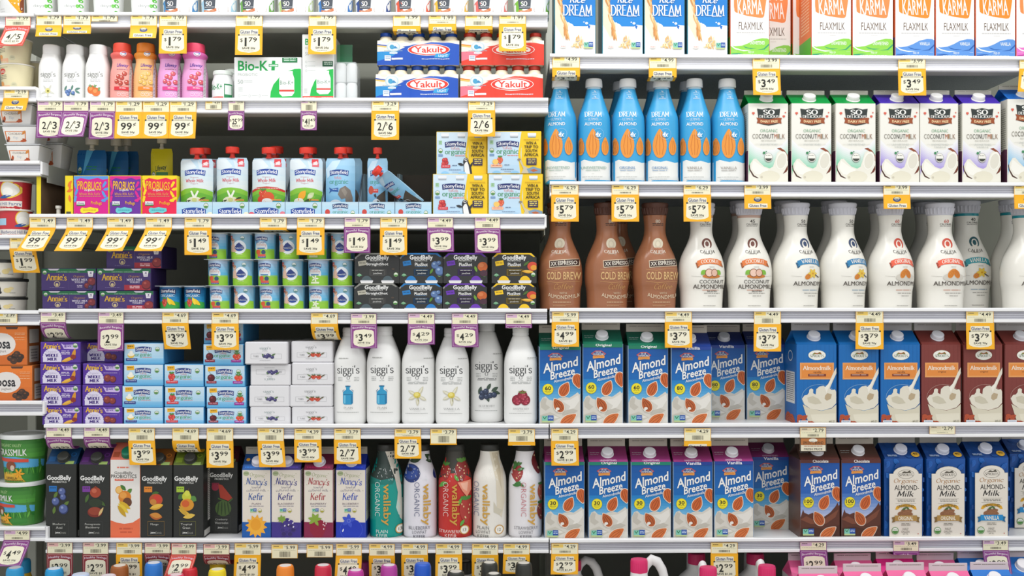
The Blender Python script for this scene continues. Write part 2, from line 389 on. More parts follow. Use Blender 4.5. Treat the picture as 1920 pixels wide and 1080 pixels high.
FN = ('pale tubs of orange yogurt', 'square white flip cups', 'red yogurt cups', 'cream tubs with black lids', 'orange twin boxes', 'big green yogurt tubs')
for k, (p1, y) in enumerate(((63, 24), (66, 162), (74, 301), (64, 440), (72, 582), (78, 752), (84, 988))):
    shelf('F%d' % k, f'short white shelf end {"above the pale tubs" if k == 0 else "under the "+FN[k-1]} at the far left', -60, p1, y, 60, grey=k > 1, ends=(0, 0 if k in (0, 3, 4) else 3))

# ------------------------------------------------------------------ price tags
PAL = {'Y': ('#f8b61c', '#f0a01c'), 'P': ('#8c3f88', '#702c70'), 'R': ('#dc4636', '#d03a2c'), 'M': ('#8f2f38', '#7c262f'), 'O': ('#f8b61c', '#f0a01c'), 'B': ('#c98a45', '#3c352c')}
CREAM = '#efe9cf'
def price(A, t, x0, x1, y0, y1, c='#26261f'):
    H = y1-y0
    if '/' in t:
        a, b = t.split('/'); W = x1-x0
        A.text(a, x0, y0, x0+W*.27, y1, c, .03); A.line([(x0+W*.33, y1+1), (x0+W*.55, y0-1)], 1.7, c)
        A.text('$', x0+W*.55, y0, x0+W*.65, y0+H*.42, c, .0); A.text(b, x0+W*.70, y0, x1, y1, c, .03)
    elif t.endswith('¢'):
        W = x1-x0; A.text(t[:-1], x0, y0, x0+W*.74, y1, c, .035); A.text('¢', x0+W*.82, y0, x1, y0+H*.5, c, .02)
    else:
        a, b = t.split(' '); a = a[1:]; W = x1-x0; m = .56 if len(a) > 1 else .46
        A.text('$', x0, y0+H*.1, x0+W*.16, y0+H*.6, c, .0)
        A.text(a, x0+W*(.2 if a != '1' else .27), y0, x0+W*(m if a != '1' else .39), y1+H*.1, c, .06); A.text(b, x0+W*(m+.05), y0-H*.02, x1, y0+H*.55, c, .015)
def flap_art(kind, big, save):
    A = Art(0, 0, 50, 50); c, d = PAL[kind]; A.rect(0, 0, 50, 50, c)
    if kind == 'O':
        A.frame(1, 1, 49, 49, .8, d); A.ell(25, 16, 7.5, 9, '#3a4a78'); A.ell(25, 14.5, 6, 6.5, '#e9dfa8'); A.rect(19, 13, 31, 20, '#3a4a78'); A.words(20.5, 15, 29.5, 18, '#e8e4d0', wl=.5)
        A.rect(7, 31, 43, 46, CREAM).text('Gluten Free', 9, 33.5, 41, 43.5, '#35406c', .05); return A
    if kind == 'B':
        A.rect(0, 0, 50, 50, '#3c352c').rect(2, 2, 48, 25, '#b9733a').rect(2, 26, 48, 48, '#e4ddc4')
        A.ell(25, 9, 8, 7, '#e9e2cf').text('SPROUTS BRAND', 6, 13, 44, 23, '#2c241c', .02).text('FRESH PRICE', 8, 37, 42, 45, '#2c241c', .02); A.words(8, 29, 42, 33, '#8f3a2a'); return A
    A.frame(1.2, 1.2, 48.8, 48.8, .6, d)
    if kind == 'Y':
        A.poly([(8, 6.5), (9, 5.5), (41, 5.5), (42, 6.5), (42, 14), (44.5, 17), (45.5, 40), (43, 43), (38, 45), (25, 46.5), (12, 45), (7, 43), (4.5, 40), (5.5, 17), (8, 14)], CREAM)
        A.text('Gluten Free', 9, 7, 41, 13.4, '#3c4774', .045); A.rect(5, 14.2, 45, 16.6, '#cfc9ae'); A.rect(5, 14, 8, 16.8, '#33332c').rect(42, 14, 45, 16.8, '#33332c').words(11, 14.9, 39, 16, '#5b594c', wl=.3)
    else:
        A.frame(2.4, 2.4, 47.6, 47.6, .5, '#e9d3e8' if kind == 'P' else '#f4d2c4')
        A.text('Bountiful Bargains' if kind == 'P' else 'Healthy Savings', 4, 6, 46, 11.5, '#f0dcea', .015, arch=2.2)
        A.poly([(6, 15), (10, 12), (25, 10.5), (40, 12), (44, 15), (45, 38), (43, 43), (36, 46), (25, 47), (14, 46), (7, 43), (5, 38)], CREAM)
    x0, x1 = (11, 39) if len(big) < 5 else (9, 40)
    if len(big) > 5: x0, x1 = 5, 45
    price(A, big, x0, x1, 20, 34)
    A.text(save, 13 if len(save) < 9 else 11, 36.6, 37 if len(save) < 9 else 39, 41.2, '#33322a', .035)
    A.words(16, 42.8, 34, 43.8, '#77745f'); return A
def label_art(kind, small, hp):
    A = Art(0, 0, 50, hp); c = PAL[kind][0]
    A.rect(0, 0, 50, hp, c).rect(.9, .9, 49.1, hp-.4, '#f2ecca')
    A.rect(2, 1.6, 22, 8, {'Y': '#f7d36a', 'O': '#f7d36a', 'B': '#eee0c0'}.get(kind, '#d9b2cf' if kind == 'P' else '#e9b6b0')); A.words(4, 3, 14, 6, '#5a4a40')
    A.text('$', 25, 3, 27, 5.5, '#33332c', 0).text(small, 28, 2.6, 45, 9, '#2c2c26', .02)
    A.words(4, 10.6, 46, 11.6, '#9a957c', wl=.1); A.bars(15, 13.5, 36, hp-2.5, '#6e6a58'); return A
MC = {}
def tag(x0, x1, y0, ym, y1, kind, small, big, save, below, tilt=2, dx=0, fold=None, lk=None):
    """x0..x1, label rows y0..ym, flap rows ym..y1; tilt swings the flap's foot out (+) or back (-)"""
    pc = (x0+x1)/2; X = wx(pc, -.007); Y = plane(X)-.0062; W = wx(x1, -.007)-wx(x0, -.007)
    z0, zm = wz(y0, pc, -.007), wz(ym, pc, -.007)
    cn = {'Y': 'yellow', 'O': 'plain yellow', 'P': 'purple', 'R': 'red', 'M': 'maroon', 'B': 'brown'}[kind]
    what = 'shelf label' if y1 is None else (cn+' sale tag' if big else cn+' tag')
    if y1 is not None and fold == 'S': what = 'short folded '+cn+' tag'
    elif y1 is not None and fold == 'C': what = 'curled '+cn+' sale tag'
    r = empty('price_tag', (X, Y, zm), f'{what} {below}', 'price tag', 'shelf price tags')
    def sheet(surf, wd, L, A, nseg, base):
        m = MB(); vs = []; n = nseg+1
        for o in (0, -.0004):
            for i in range(n):
                for u in (-wd/2, wd/2): vs.append(surf(u, L*(1-i/nseg), o))
        fs = []
        for i in range(nseg): fs += [[2*i, 2*i+2, 2*i+3, 2*i+1], [2*n+2*i, 2*n+2*i+1, 2*n+2*i+3, 2*n+2*i+2], [2*i, 2*n+2*i, 2*n+2*i+2, 2*i+2], [2*i+1, 2*i+3, 2*n+2*i+3, 2*n+2*i+1]]
        fs += [[0, 1, 2*n+1, 2*n], [2*n-2, 4*n-2, 4*n-1, 2*n-1]]
        m.add(vs, fs, base); m.art(A, wd, L, surf, curved=(1, nseg) if nseg > 1 else False, off=.0001); return m
    hl = z0-zm; hp = 50*hl/W
    obj('shelf_label', sheet(lambda u, v, o: (u, -o, v), W, hl, label_art(lk or kind, small, hp), 1, ink('#f2ecca')), r)
    if y1 is None: return
    H = zm-wz(y1, pc, -.01); FL = .0605; N = 10
    if fold == 'S': ang = lambda s: 0 if s < H-.003 else 1.5; L = min(FL, H+.03); N = 16
    elif fold == 'C':
        a = .1
        while math.sin(a)/a*FL > H and a < 2.2: a += .02
        ang = lambda s: a*s/FL; L = FL
    else:
        a = -math.radians(tilt); ang = lambda s: a*min(1, s/.015); L = H/math.cos(a)
    ys, zs = [0], [0]
    for i in range(N):
        a_ = ang(L*(i+.5)/N); ys.append(ys[-1]+math.sin(a_)*L/N); zs.append(zs[-1]-math.cos(a_)*L/N)
    def surf(u, v, o):
        t = max(0, min(N-1e-6, (1-v/L)*N)); i = int(t); q = t-i; a_ = ang(L*(i+.5)/N)
        return (u+dx*U*(t/N), -.0012+ys[i]+(ys[i+1]-ys[i])*q-o*math.cos(a_), zs[i]+(zs[i+1]-zs[i])*q-o*math.sin(a_))
    A = flap_art(kind, big, save)
    if kind == 'O': A.b
    LL = L
    if fold == 'S': A.items = [([(p[0], 1-(1-p[1])*FL/L, *p[2:]) for p in vs], fs, c) for vs, fs, c in A.items]
    obj('sale_flap', sheet(surf, W*1.02, LL, A, N, ink(PAL[kind][0])), r)
# ------------------------------------------------------------------ products: placing and generic shapes
PROTO = {}
def put(key, build, label, cat, x0, x1, yt, sh, dy=.008, rot=0, group=None, zb=None, h=None, sub=0):
    """stand a copy of product KEY on shelf SH (or at height zb) so that it spans columns x0..x1 and reaches row yt"""
    if key not in PROTO: PROTO[key] = build()
    p = PROTO[key]; pc = (x0+x1)/2
    X = wx(pc, dy+p['sd']); W = wx(x1, dy+p['sd'])-wx(x0, dy+p['sd']); s = W/p['w']
    z = DECK[sh][0] if zb is None else zb
    hz = ((wz(yt, pc, dy+p['td'])-z)/p['h']) if h is None else h/p['h']
    a = rot+(1.5 if X > .084 else 0)
    if len(p['parts']) == 1 and not p.get('root'):
        o = obj(p['name'], p['parts'][0][1]); o.location = (X, plane(X)+dy, z); o['label'] = label; o['category'] = cat
        if group: o['group'] = group
    else:
        o = empty(p['name'], (X, plane(X)+dy, z), label, cat, group)
        for pt in p['parts']:
            q = obj(pt[0], pt[1], o)
            if len(pt) > 2 and pt[2]: q['label'] = pt[2]
            for st in (pt[3] if len(pt) > 3 else ()): obj(st[0], st[1], q)
    o.rotation_euler = (0, 0, math.radians(a)); o.scale = (s, s, hz)
    if 'pivot' in p and rot:      # turn round bodies about their own axis
        c = p['pivot']*s; t = math.radians(a); o.location = (X+c*math.sin(t), plane(X)+dy+c-c*math.cos(t), z)
    return z+p['H']*hz
def proto(name, parts, w, h, sd=0, td=0, H=None, **kw):
    return dict(name=name, parts=parts, w=w, h=h, sd=sd, td=td, H=H or h, **kw)
def lathe_cap(r, h, m, ribs=0, top=None):
    b = MB(); n = 48
    b.lathe([(r*.985, 0), (r, h*.06), (r, h*.78), (r*.96, h*.93), (r*.86, h)], m, n)
    return b
def place_mesh(src, M):
    src.v = [tuple(M @ Vector(v)) for v in src.v]; return src
def carton(name, wp, hp, rp, fp, body, roof, A, R=None, fin='#cfc8bd', side=None, cap='#ececea', SA=None, capr=11.2, dk=1.0, flat_top=False, finA=True, capx=0, LA=None, capt=.5):
    """gable-top carton; measures in picture units: width, front height, roof height, fin height"""
    w, h, rh, fh = wp*U, hp*U, rp*U, fp*U; d = w*dk; b = MB(); side = side or body
    mb_, mr, ms, mf = mat(body, .32), mat(roof, .32), mat(side, .32), mat(fin, .5)
    e = .0012
    b.add([(-w/2, e, 0), (-w/2+e, 0, 0), (w/2-e, 0, 0), (w/2, e, 0), (w/2, d-e, 0), (w/2-e, d, 0), (-w/2+e, d, 0), (-w/2, d-e, 0)]+[(-w/2, e, h), (-w/2+e, 0, h), (w/2-e, 0, h), (w/2, e, h), (w/2, d-e, h), (w/2-e, d, h), (-w/2+e, d, h), (-w/2, d-e, h)],
          [[i, (i+1) % 8, (i+1) % 8+8, i+8] for i in range(8)]+[[7, 6, 5, 4, 3, 2, 1, 0]]+([list(range(8, 16))] if flat_top else []), [ms, mb_, ms, ms, ms, mb_, ms, ms, ms]+([mr] if flat_top else []))
    b.art(A, w-2*e, h, lambda u, v, o: (u, -o, v))
    if SA: b.art(SA, d-2*e, h, lambda u, v, o: (w/2+o, d/2+u, v))
    if LA: b.art(LA, d-2*e, h, lambda u, v, o: (-w/2-o, d/2-u, v))
    parts = []
    if not flat_top:
        t = .0016; zr = h+rh; wt = w*.965
        b.add([(-w/2+e, 0, h), (w/2-e, 0, h), (wt/2, d/2-t, zr), (-wt/2, d/2-t, zr)], [[0, 1, 2, 3]], mr)
        b.add([(w/2-e, d, h), (-w/2+e, d, h), (-wt/2, d/2+t, zr), (wt/2, d/2+t, zr)], [[0, 1, 2, 3]], mr)
        for s in (-1, 1):
            b.add([(s*w/2, e, h), (s*w/2, d-e, h), (s*(w/2-d*.22), d/2, h+rh*.72), (s*wt/2, d/2-t, zr), (s*wt/2, d/2+t, zr)], [[0, 1, 2], [0, 2, 3], [1, 4, 2], [2, 4, 3]], mr)
        L = math.hypot(d/2-t, rh); cs, sn = (d/2-t)/L, rh/L
        rs = lambda u, v, o: (u, v*cs-o*sn, h+v*sn+o*cs)
        if R: b.art(R, w-2*e, L, rs)
        if fh:
            b.box(-wt/2, wt/2, d/2-t, d/2+t, zr-.0005, zr+fh, mf, .0006)
            FA = Art(0, 0, 100, 20); FA.words(8, 5, 28, 8, '#5d564f').words(30, 5, 92, 9, '#8a8279', wl=.05)
            b.art(FA, wt, fh, lambda u, v, o: (u, d/2-t-o, zr+v))
        cr = capr*U; ch = cr*.82
        cm = lathe_cap(cr, ch, mat(cap, .35), top=1)
        col = MB().lathe([(cr*1.12, 0), (cr*1.12, ch*.12), (cr*.9, ch*.2)], mat(cap, .35), 32)
        M = Matrix.Translation((capx*U, L*capt*cs, h+L*capt*sn)) @ Matrix.Rotation(math.atan2(sn, cs), 4, 'X')
        cm.add(col.v, col.f, [col.mats[0]]*len(col.f), True)
        parts = [('cap', place_mesh(cm, M))]
    if parts: parts = [(parts[0][0], parts[0][1].mesh('cap'))]
    return proto(name, [('carton_body', b.mesh(name))]+parts, w, h, 0, 0, h+rh+fh)
def bottle(name, prof, k, A, body, capm=None, capprof=None, ne=2.0, bands=None, abox=None, grid=(16, 26), sq=1.0, rough=.3, n=56, capname='cap', capart=None):
    """round bottle: prof is [(row, width)] from the foot up in crop units, k metres per unit; bands = [(row, colour)] going up"""
    y0 = prof[0][0]; P = [(wd/2*k, (y0-y)*k) for y, wd in prof]; R = max(r for r, z in P); h = P[-1][1]
    rad = lambda z: next((a[0]+(b[0]-a[0])*((z-a[1])/max(1e-9, b[1]-a[1])) for a, b in zip(P, P[1:]) if a[1] <= z <= b[1]), P[-1][0])
    Q = []                         # smooth the silhouette a little
    for i in range(len(P)-1):
        p0, p1, p2, p3 = P[max(i-1, 0)], P[i], P[i+1], P[min(i+2, len(P)-1)]
        for j in range(3):
            u = j/3
            rr = .5*(2*p1[0]+(p2[0]-p0[0])*u+(2*p0[0]-5*p1[0]+4*p2[0]-p3[0])*u*u+(-p0[0]+3*p1[0]-3*p2[0]+p3[0])*u**3)
            Q.append((max(min(rr, R), .0005), p1[1]+(p2[1]-p1[1])*u))
    Q.append(P[-1])
    mid = [(Q[i][1]+Q[i+1][1])/2 for i in range(len(Q)-1)]
    def bc(z):
        c = body
        for yy, cc in (bands or []):
            if z > (y0-yy)*k: c = cc
        return mat(c, rough)
    rad = lambda z: next((a[0]+(b[0]-a[0])*((z-a[1])/max(1e-9, b[1]-a[1])) for a, b in zip(Q, Q[1:]) if a[1] <= z <= b[1]), Q[-1][0])
    b = MB(); b.lathe(Q, [bc(z) for z in mid], n, ne, 0, R*sq, sq=sq)
    def surf(u, v, o):
        r = rad(v)+o; q = min(abs(u)/r, .985); x = math.copysign(q*r, u)
        return (x, R*sq-sq*r*(1-q**ne)**(1/ne)-o*.3, v)
    if A: b.art(A, (A.b[2]-A.b[0])*k, (A.b[3]-A.b[1])*k, surf, curved=grid, off=.0003)
    parts = [('bottle_body', b.mesh(name))]; H = h
    if capprof:
        c = MB(); CP = [(wd/2*k, (y0-y)*k) for y, wd in capprof]; c.lathe(CP, capm, 40, 2, 0, R*sq); H = CP[-1][1]
        if capart: capart(c, CP, k, R*sq)
        parts.append((capname, c.mesh(capname, 30)))
    return proto(name, parts, 2*R, H, R*sq, R*sq*.6, H, pivot=R*sq, root=True)
def cbox(name, wp, hp, dm, body, A, bev=.0012, side=None, TA=None, LA=None, SA=None, extra=None):
    """printed carton box, dm metres deep"""
    w, h = wp*U, hp*U; b = MB(); b.box(-w/2, w/2, 0, dm, 0, h, mat(side or body, .4), bev)
    b.add([(-w/2+bev, -.00003, bev), (w/2-bev, -.00003, bev), (w/2-bev, -.00003, h-bev), (-w/2+bev, -.00003, h-bev)], [[0, 1, 2, 3]], mat(body, .4))
    b.art(A, w-2*bev, h-2*bev, lambda u, v, o: (u, -o, v+bev))
    if TA: b.art(TA, w-2*bev, dm-2*bev, lambda u, v, o: (u, bev+v, h+o))
    if SA: b.art(SA, dm-2*bev, h-2*bev, lambda u, v, o: (w/2+o, dm/2+u, v+bev))
    if LA: b.art(LA, dm-2*bev, h-2*bev, lambda u, v, o: (-w/2-o, dm/2-u, v+bev))
    parts = [('box', b.mesh(name))]+(extra or [])
    return proto(name, parts, w, h, 0, 0, h)
def seal(A, cx, cy, r, c='#4f8a3f'):
    A.ell(cx, cy, r, r, '#f2f0ea').ring(cx, cy, r, r, r*.18, c).ell(cx, cy, r*.78, r*.78, c, a0=0, a1=180); A.words(cx-r*.5, cy-r*.4, cx+r*.5, cy-r*.1, c, wl=.4)
def ngmo(A, x, y, w, h):
    A.rect(x, y, x+w*.5, y+h*.75, '#7fc3b0').rect(x, y+h*.75, x+w, y+h, '#b9c98f').rect(x+w*.5, y-h*.06, x+w, y+h*.75, '#2350a0')
    A.line([(x+w*.1, y+h*.1), (x+w*.22, y+h*.5), (x+w*.4, y+h*.05)], w*.06, '#2f7a4a').words(x+w*.55, y+h*.15, x+w*.95, y+h*.6, '#cfe0f4', rows=2, wl=.5)
def sign(A, x0, y0, x1, y1, t, c='#22408a', rot=0, arch=None, fg='#ffffff'):
    """dark blue banner with arched serif lettering"""
    h = y1-y0; w = x1-x0; a = h*.14 if arch is None else arch; n = 8; P = []
    for k in range(n+1): P.append((x0+w*k/n, y0+a-2*a*(1-(2*k/n-1)**2)*.8))
    for k in range(n, -1, -1): P.append((x0+w*.02+w*.96*k/n, y1+a*.4-2*a*(1-(2*k/n-1)**2)*.8))
    A.poly(P, c); A.text(t, x0+w*.05, y0+h*.2, x1-w*.05, y1+h*.02, fg, font='p', arch=a*1.2, thick=1.15, thin=.5, serif=.15)
    return A
# ------------------------------------------------------------------ right-hand case: cartons and bottles
def breeze(bandc, flavour, num, roof, choc=False, unsw=False, W=76, hp=148, rp=25):
    def build():
        A = Art(447, 318, 808, 1015)
        if choc:
            A.grad(447, 318, 808, 620, '#0e4f9e', '#2a62b4', 6).grad(447, 620, 808, 860, '#3a6fbc', '#cfcfe6', 8)
            A.poly([(447, 830), (470, 760), (482, 790), (520, 805), (560, 790), (600, 840), (660, 830), (720, 790), (770, 735), (790, 700), (800, 730), (808, 720), (808, 1015), (447, 1015)], '#5a3022')
            A.poly([(447, 850), (500, 820), (560, 850), (640, 865), (740, 800), (800, 760), (770, 830), (680, 890), (540, 890)], '#7a4631')
            A.poly([(447, 930), (560, 915), (680, 940), (808, 900), (808, 1015), (447, 1015)], '#472417')
        else:
            A.grad(447, 318, 808, 620, '#07509c', '#0a69b4', 6).grad(447, 620, 808, 840, '#147cc2', '#8cc6e6', 9)
            A.poly([(447, 820), (470, 772), (500, 760), (530, 790), (570, 800), (620, 775), (670, 765), (710, 775), (750, 750), (785, 725), (800, 745), (808, 735), (808, 1015), (447, 1015)], '#d6d2c8')
            A.poly([(455, 810), (480, 770), (510, 785), (500, 830), (540, 860), (500, 890), (460, 860)], '#c3beb2')
            A.poly([(640, 800), (720, 790), (790, 750), (800, 800), (760, 860), (690, 900), (720, 850)], '#e6e3db').poly([(670, 890), (740, 870), (790, 890), (720, 930), (640, 930)], '#c1bcb0')
            A.poly([(447, 930), (540, 900), (650, 960), (620, 1015), (447, 1015)], '#c9c4b7').poly([(470, 940), (560, 925), (620, 950), (540, 965)], '#e4e0d6').poly([(560, 990), (680, 930), (808, 950), (808, 1015), (560, 1015)], '#dcd8ce')
        A.rect(447, 318, 808, 347, bandc).text(flavour, 560, 316, 705, 345, '#f2f2ee', .03)
        A.poly([(518, 400), (560, 374), (612, 374), (656, 402), (616, 432), (560, 432)], '#c9524c').poly([(530, 401), (564, 381), (608, 381), (645, 402), (610, 425), (564, 425)], '#123f86')
        A.text('BLUE', 562, 380, 612, 396, '#f0efe8', font='p', thick=1.1, thin=.4, serif=.4).text('DIAMOND', 536, 398, 640, 414, '#f0efe8', font='p', thick=1.1, thin=.4, serif=.4)
        A.poly([(534, 424), (545, 418), (630, 414), (642, 420), (640, 440), (590, 438), (536, 444)], '#e59a4a').words(548, 424, 630, 434, '#b86a25')
        A.text('Almond', 474, 438, 790, 522, '#f2f1ec', .035, rot=13, shear=.22).text('Breeze', 540, 520, 762, 590, '#f2f1ec', .035, rot=13, shear=.22)
        A.text('Almondmilk', 570, 599, 738, 624, '#eef0f0', .02, rot=12, shear=.15)
        A.ell(520, 698, 50, 50, '#8a8a28').ell(520, 697, 47.5, 47.5, '#efe02a').text(num, 493 if len(num) < 3 else 483, 670, 548 if len(num) < 3 else 557, 706, '#2c2a1e', .05).words(492, 713, 548, 722, '#6a6420', wl=.4).words(502, 728, 538, 734, '#6a6420')
        w_ = '#ece2d2' if not choc else '#e0c8b4'
        A.almond(668, 697, 135, 88, 62, '#c9622c', '#8f3f16', w_).almond(785, 625, 128, 86, -78, '#c9622c', '#8f3f16', w_).almond(612, 840, 135, 86, 122, '#b95d2c', '#7d3816', w_).almond(702, 968, 165, 84, 35, '#d07038', '#9a4a1c', w_)
        if not choc: A.ell(606, 872, 17, 13, '#ebe7de').ell(596, 886, 8, 12, '#ebe7de')
        ngmo(A, 467, 934, 102, 58)
        R = Art(0, 0, 100, 100); R.rect(0, 0, 100, 100, roof)
        if unsw: R.grad(0, 55, 100, 100, roof, '#a03a80', 5).text('UNSWEETENED', 29, 86, 72, 96, '#e8cfe0', .015)
        else: R.grad(0, 60, 100, 100, roof, bandc, 5)
        R.words(5, 42, 30, 47, '#c0c6c4', wl=.3).words(5, 54, 26, 58, '#b0b6b4', wl=.3)
        return carton('almond_milk_carton', W, hp, rp, 15, '#d6d2c8', roof, A, R, '#c8bfb2', side='#8fa9c4' if not choc else '#5a3a30', cap='#e6e6ea')
    return build
def oval_logo(A, cx, cy, rx, ry, dk='#3f5a3a'):
    A.ell(cx, cy, rx, ry, '#efeee4').ring(cx, cy, rx, ry, 2.5, '#cfd0b8').text('SPROUTS', cx-rx*.8, cy-ry*.1, cx+rx*.82, cy+ry*.45, dk, font='p', thick=1.3, thin=.5, serif=.5)
    A.poly([(cx-rx*.5, cy-ry*.2), (cx-rx*.3, cy-ry*.55), (cx, cy-ry*.4), (cx+rx*.35, cy-ry*.65), (cx+rx*.55, cy-ry*.2)], '#a8602f').leaf(cx-rx*.35, cy-ry*.25, rx*.4, ry*.2, 20, '#6d8a3a').leaf(cx+rx*.3, cy-ry*.28, rx*.4, ry*.2, -20, '#5a7a3a')
def pour(c, sidec, flavour, unsw, W=75):
    def build():
        A = Art(838, 318, 1190, 1025); A.rect(838, 318, 1190, 1025, c)
        for x in range(860, 1190, 38): A.rect(x, 318, x+1.6, 1025, dark(c, .9))
        oval_logo(A, 1018, 412, 78, 44)
        A.rect(866, 480, 1168, 628 if unsw else 610, '#f0b070').rect(870, 484, 1164, 624 if unsw else 606, '#e28b3c').frame(876, 490, 1158, 618 if unsw else 600, 2.5, '#f3c084')
        A.text('Almondmilk', 890, 506, 1142, 545, '#f4ead8', font='p', thick=1.3, thin=.6, serif=.45).text(flavour, 984, 553, 1056, 572, '#7a4422', .015)
        if unsw: A.rect(938, 580, 1098, 601, '#7a3426').words(950, 586, 1088, 595, '#e6c4b0', wl=.4)
        A.ring(1035, 790, 155, 118, 3, '#8fb8d8' if c.startswith('#0') or c.startswith('#1') else '#b98f84')
        A.poly([(884, 800), (905, 770), (930, 765), (945, 745), (948, 720), (965, 708), (984, 718), (982, 750), (1005, 762), (1010, 715), (1040, 690), (1075, 685), (1100, 700), (1130, 640), (1160, 575), (1190, 522), (1190, 575), (1160, 640), (1130, 710), (1150, 722), (1178, 718), (1188, 740), (1188, 840), (1150, 880), (1060, 905), (960, 890), (905, 850)], '#e2dccb')
        A.poly([(890, 850), (960, 890), (1060, 908), (1150, 885), (1190, 850), (1190, 1025), (945, 1025)], '#d5ceb8').poly([(960, 940), (1180, 930), (1180, 1025), (985, 1025)], '#e0dac6')
        A.poly([(1090, 770), (1110, 750), (1150, 760), (1140, 800), (1105, 818), (1085, 800)], '#b9a585').poly([(930, 790), (980, 775), (1030, 800), (1060, 840), (1000, 850), (940, 830)], '#cbc4ae').poly([(1085, 700), (1120, 665), (1165, 590), (1180, 560), (1150, 640), (1100, 750)], '#efeadd')
        for x, y, r in ((842, 985, 20), (870, 960, -15), (905, 965, 30), (850, 1010, 0), (900, 1000, 10), (935, 1015, 15), (970, 1018, 0)): A.almond(x, y, 62, 38, r, '#b8512f', '#8a3420')
        A.rect(852, 992, 935, 1032, '#dfe4e8').words(862, 1000, 925, 1010, '#8fa0b8').text('64 FL OZ', 1122, 992, 1172, 1012, '#5a543f', .01)
        R = Art(0, 0, 100, 100); R.rect(0, 0, 100, 100, dark(c, .92))
        L = Art(0, 0, 100, 200); L.rect(0, 0, 100, 200, c).rect(12, 70, 88, 150, '#e6e6e2').words(16, 74, 84, 146, '#77777a', rows=14).ring(50, 30, 20, 14, 3, '#dfe6ea').almond(30, 190, 50, 30, 20, '#b8512f', '#8a3420').almond(70, 194, 50, 30, -10, '#b8512f', '#8a3420')
        return carton('almond_milk_carton', W, 147, 25, 15, c, c, A, R, '#bcb9b8', side=sidec, cap='#e2e3ea', LA=L)
    return build
def arch_label(flv, ribc, W=73):
    def build():
        A = Art(187, 282, 530, 985); A.rect(187, 282, 530, 985, '#0f4f9c'); rd = random.Random(3)
        for k in range(46): A.almond(187+343*rd.random(), 290+690*rd.random(), 72, 40, rd.random()*360, ('#1a60b4', '#0d448a', '#1f6abf')[k % 3], '#0c3f82')
        for c, e in (('#b8b09a', 3), ('#e6dfd2', 0)):
            A.ell(362, 415, 115+e, 68+e, c).rect(213-e, 412-e, 505+e, 975+e, c)
        A.ell(362, 415, 74, 40, '#4a4438').ell(362, 415, 71, 37, '#e6dfd2').text('SPROUTS', 300, 408, 424, 432, '#3a352c', font='p', thick=1.3, thin=.5, serif=.4).poly([(322, 404), (345, 388), (372, 394), (395, 382), (412, 402)], '#4a4438')
        A.text('Organic', 252, 452, 468, 505, '#a9763a', font='p', thick=.95, thin=.3, serif=0, nib=.5, shear=.2).text('ALMOND-', 258, 512, 480, 556, '#2b2a28', .02).text('Milk', 288, 562, 436, 616, '#2b2a28', font='p', thick=1.2, thin=.3, serif=0, nib=.5, shear=.3)
        A.rect(268, 632, 455, 634, '#8f8a7c').words(280, 642, 440, 666, '#77736a', rows=2).rect(268, 672, 455, 674, '#8f8a7c')
        A.poly([(262, 728), (275, 700), (330, 682), (362, 679), (395, 682), (448, 700), (460, 728), (442, 730), (410, 708), (362, 700), (312, 708), (282, 730)], '#e0a92c').text('UNSWEETENED', 285, 690, 438, 715, '#3a2c14', .03, arch=9)
        for x, y, r in ((320, 765, 10), (350, 748, -15), (385, 745, 15), (350, 772, 5), (390, 765, -8)): A.almond(x, y, 70, 42, r, '#9a6a48', '#6e4630')
        A.leaf(345, 720, 45, 18, 30, '#4c6a34').leaf(375, 715, 42, 16, -40, '#4c6a34')
        A.poly([(230, 798), (262, 790), (262, 835), (232, 845), (240, 820)], dark(ribc, .75)).poly([(485, 798), (455, 790), (455, 835), (483, 845), (475, 820)], dark(ribc, .75)).rect(258, 780, 460, 830, ribc)
        A.text(flv, 290, 788, 425, 824, '#f0ead8', .035).words(315, 850, 400, 874, '#8a8578', rows=2, wl=.4).text('HALF', 330, 890, 382, 910, '#7a766c', .0).text('GALLON', 318, 915, 392, 934, '#7a766c', 0).text('64 FL', 332, 938, 380, 950, '#7a766c', 0)
        seal(A, 261, 915, 32); A.ell(470, 943, 5, 5, '#c0584a')
        R = Art(0, 0, 100, 100); R.rect(0, 0, 100, 100, '#123f80')
        for k in range(10): R.almond(100*rd.random(), 100*rd.random(), 18, 18, rd.random()*360, '#184a90', '#0f3872')
        R.ell(84, 78, 11, 16, '#d8a93a').text('40', 78, 68, 90, 80, '#4a3410', .03).words(8, 80, 34, 92, '#b8c6dc', rows=2, wl=.4)
        return carton('almond_milk_carton', W, 147, 25, 15, '#0f4f9c', '#123f80', A, R, '#a8a49e', cap='#d9dcea')
    return build
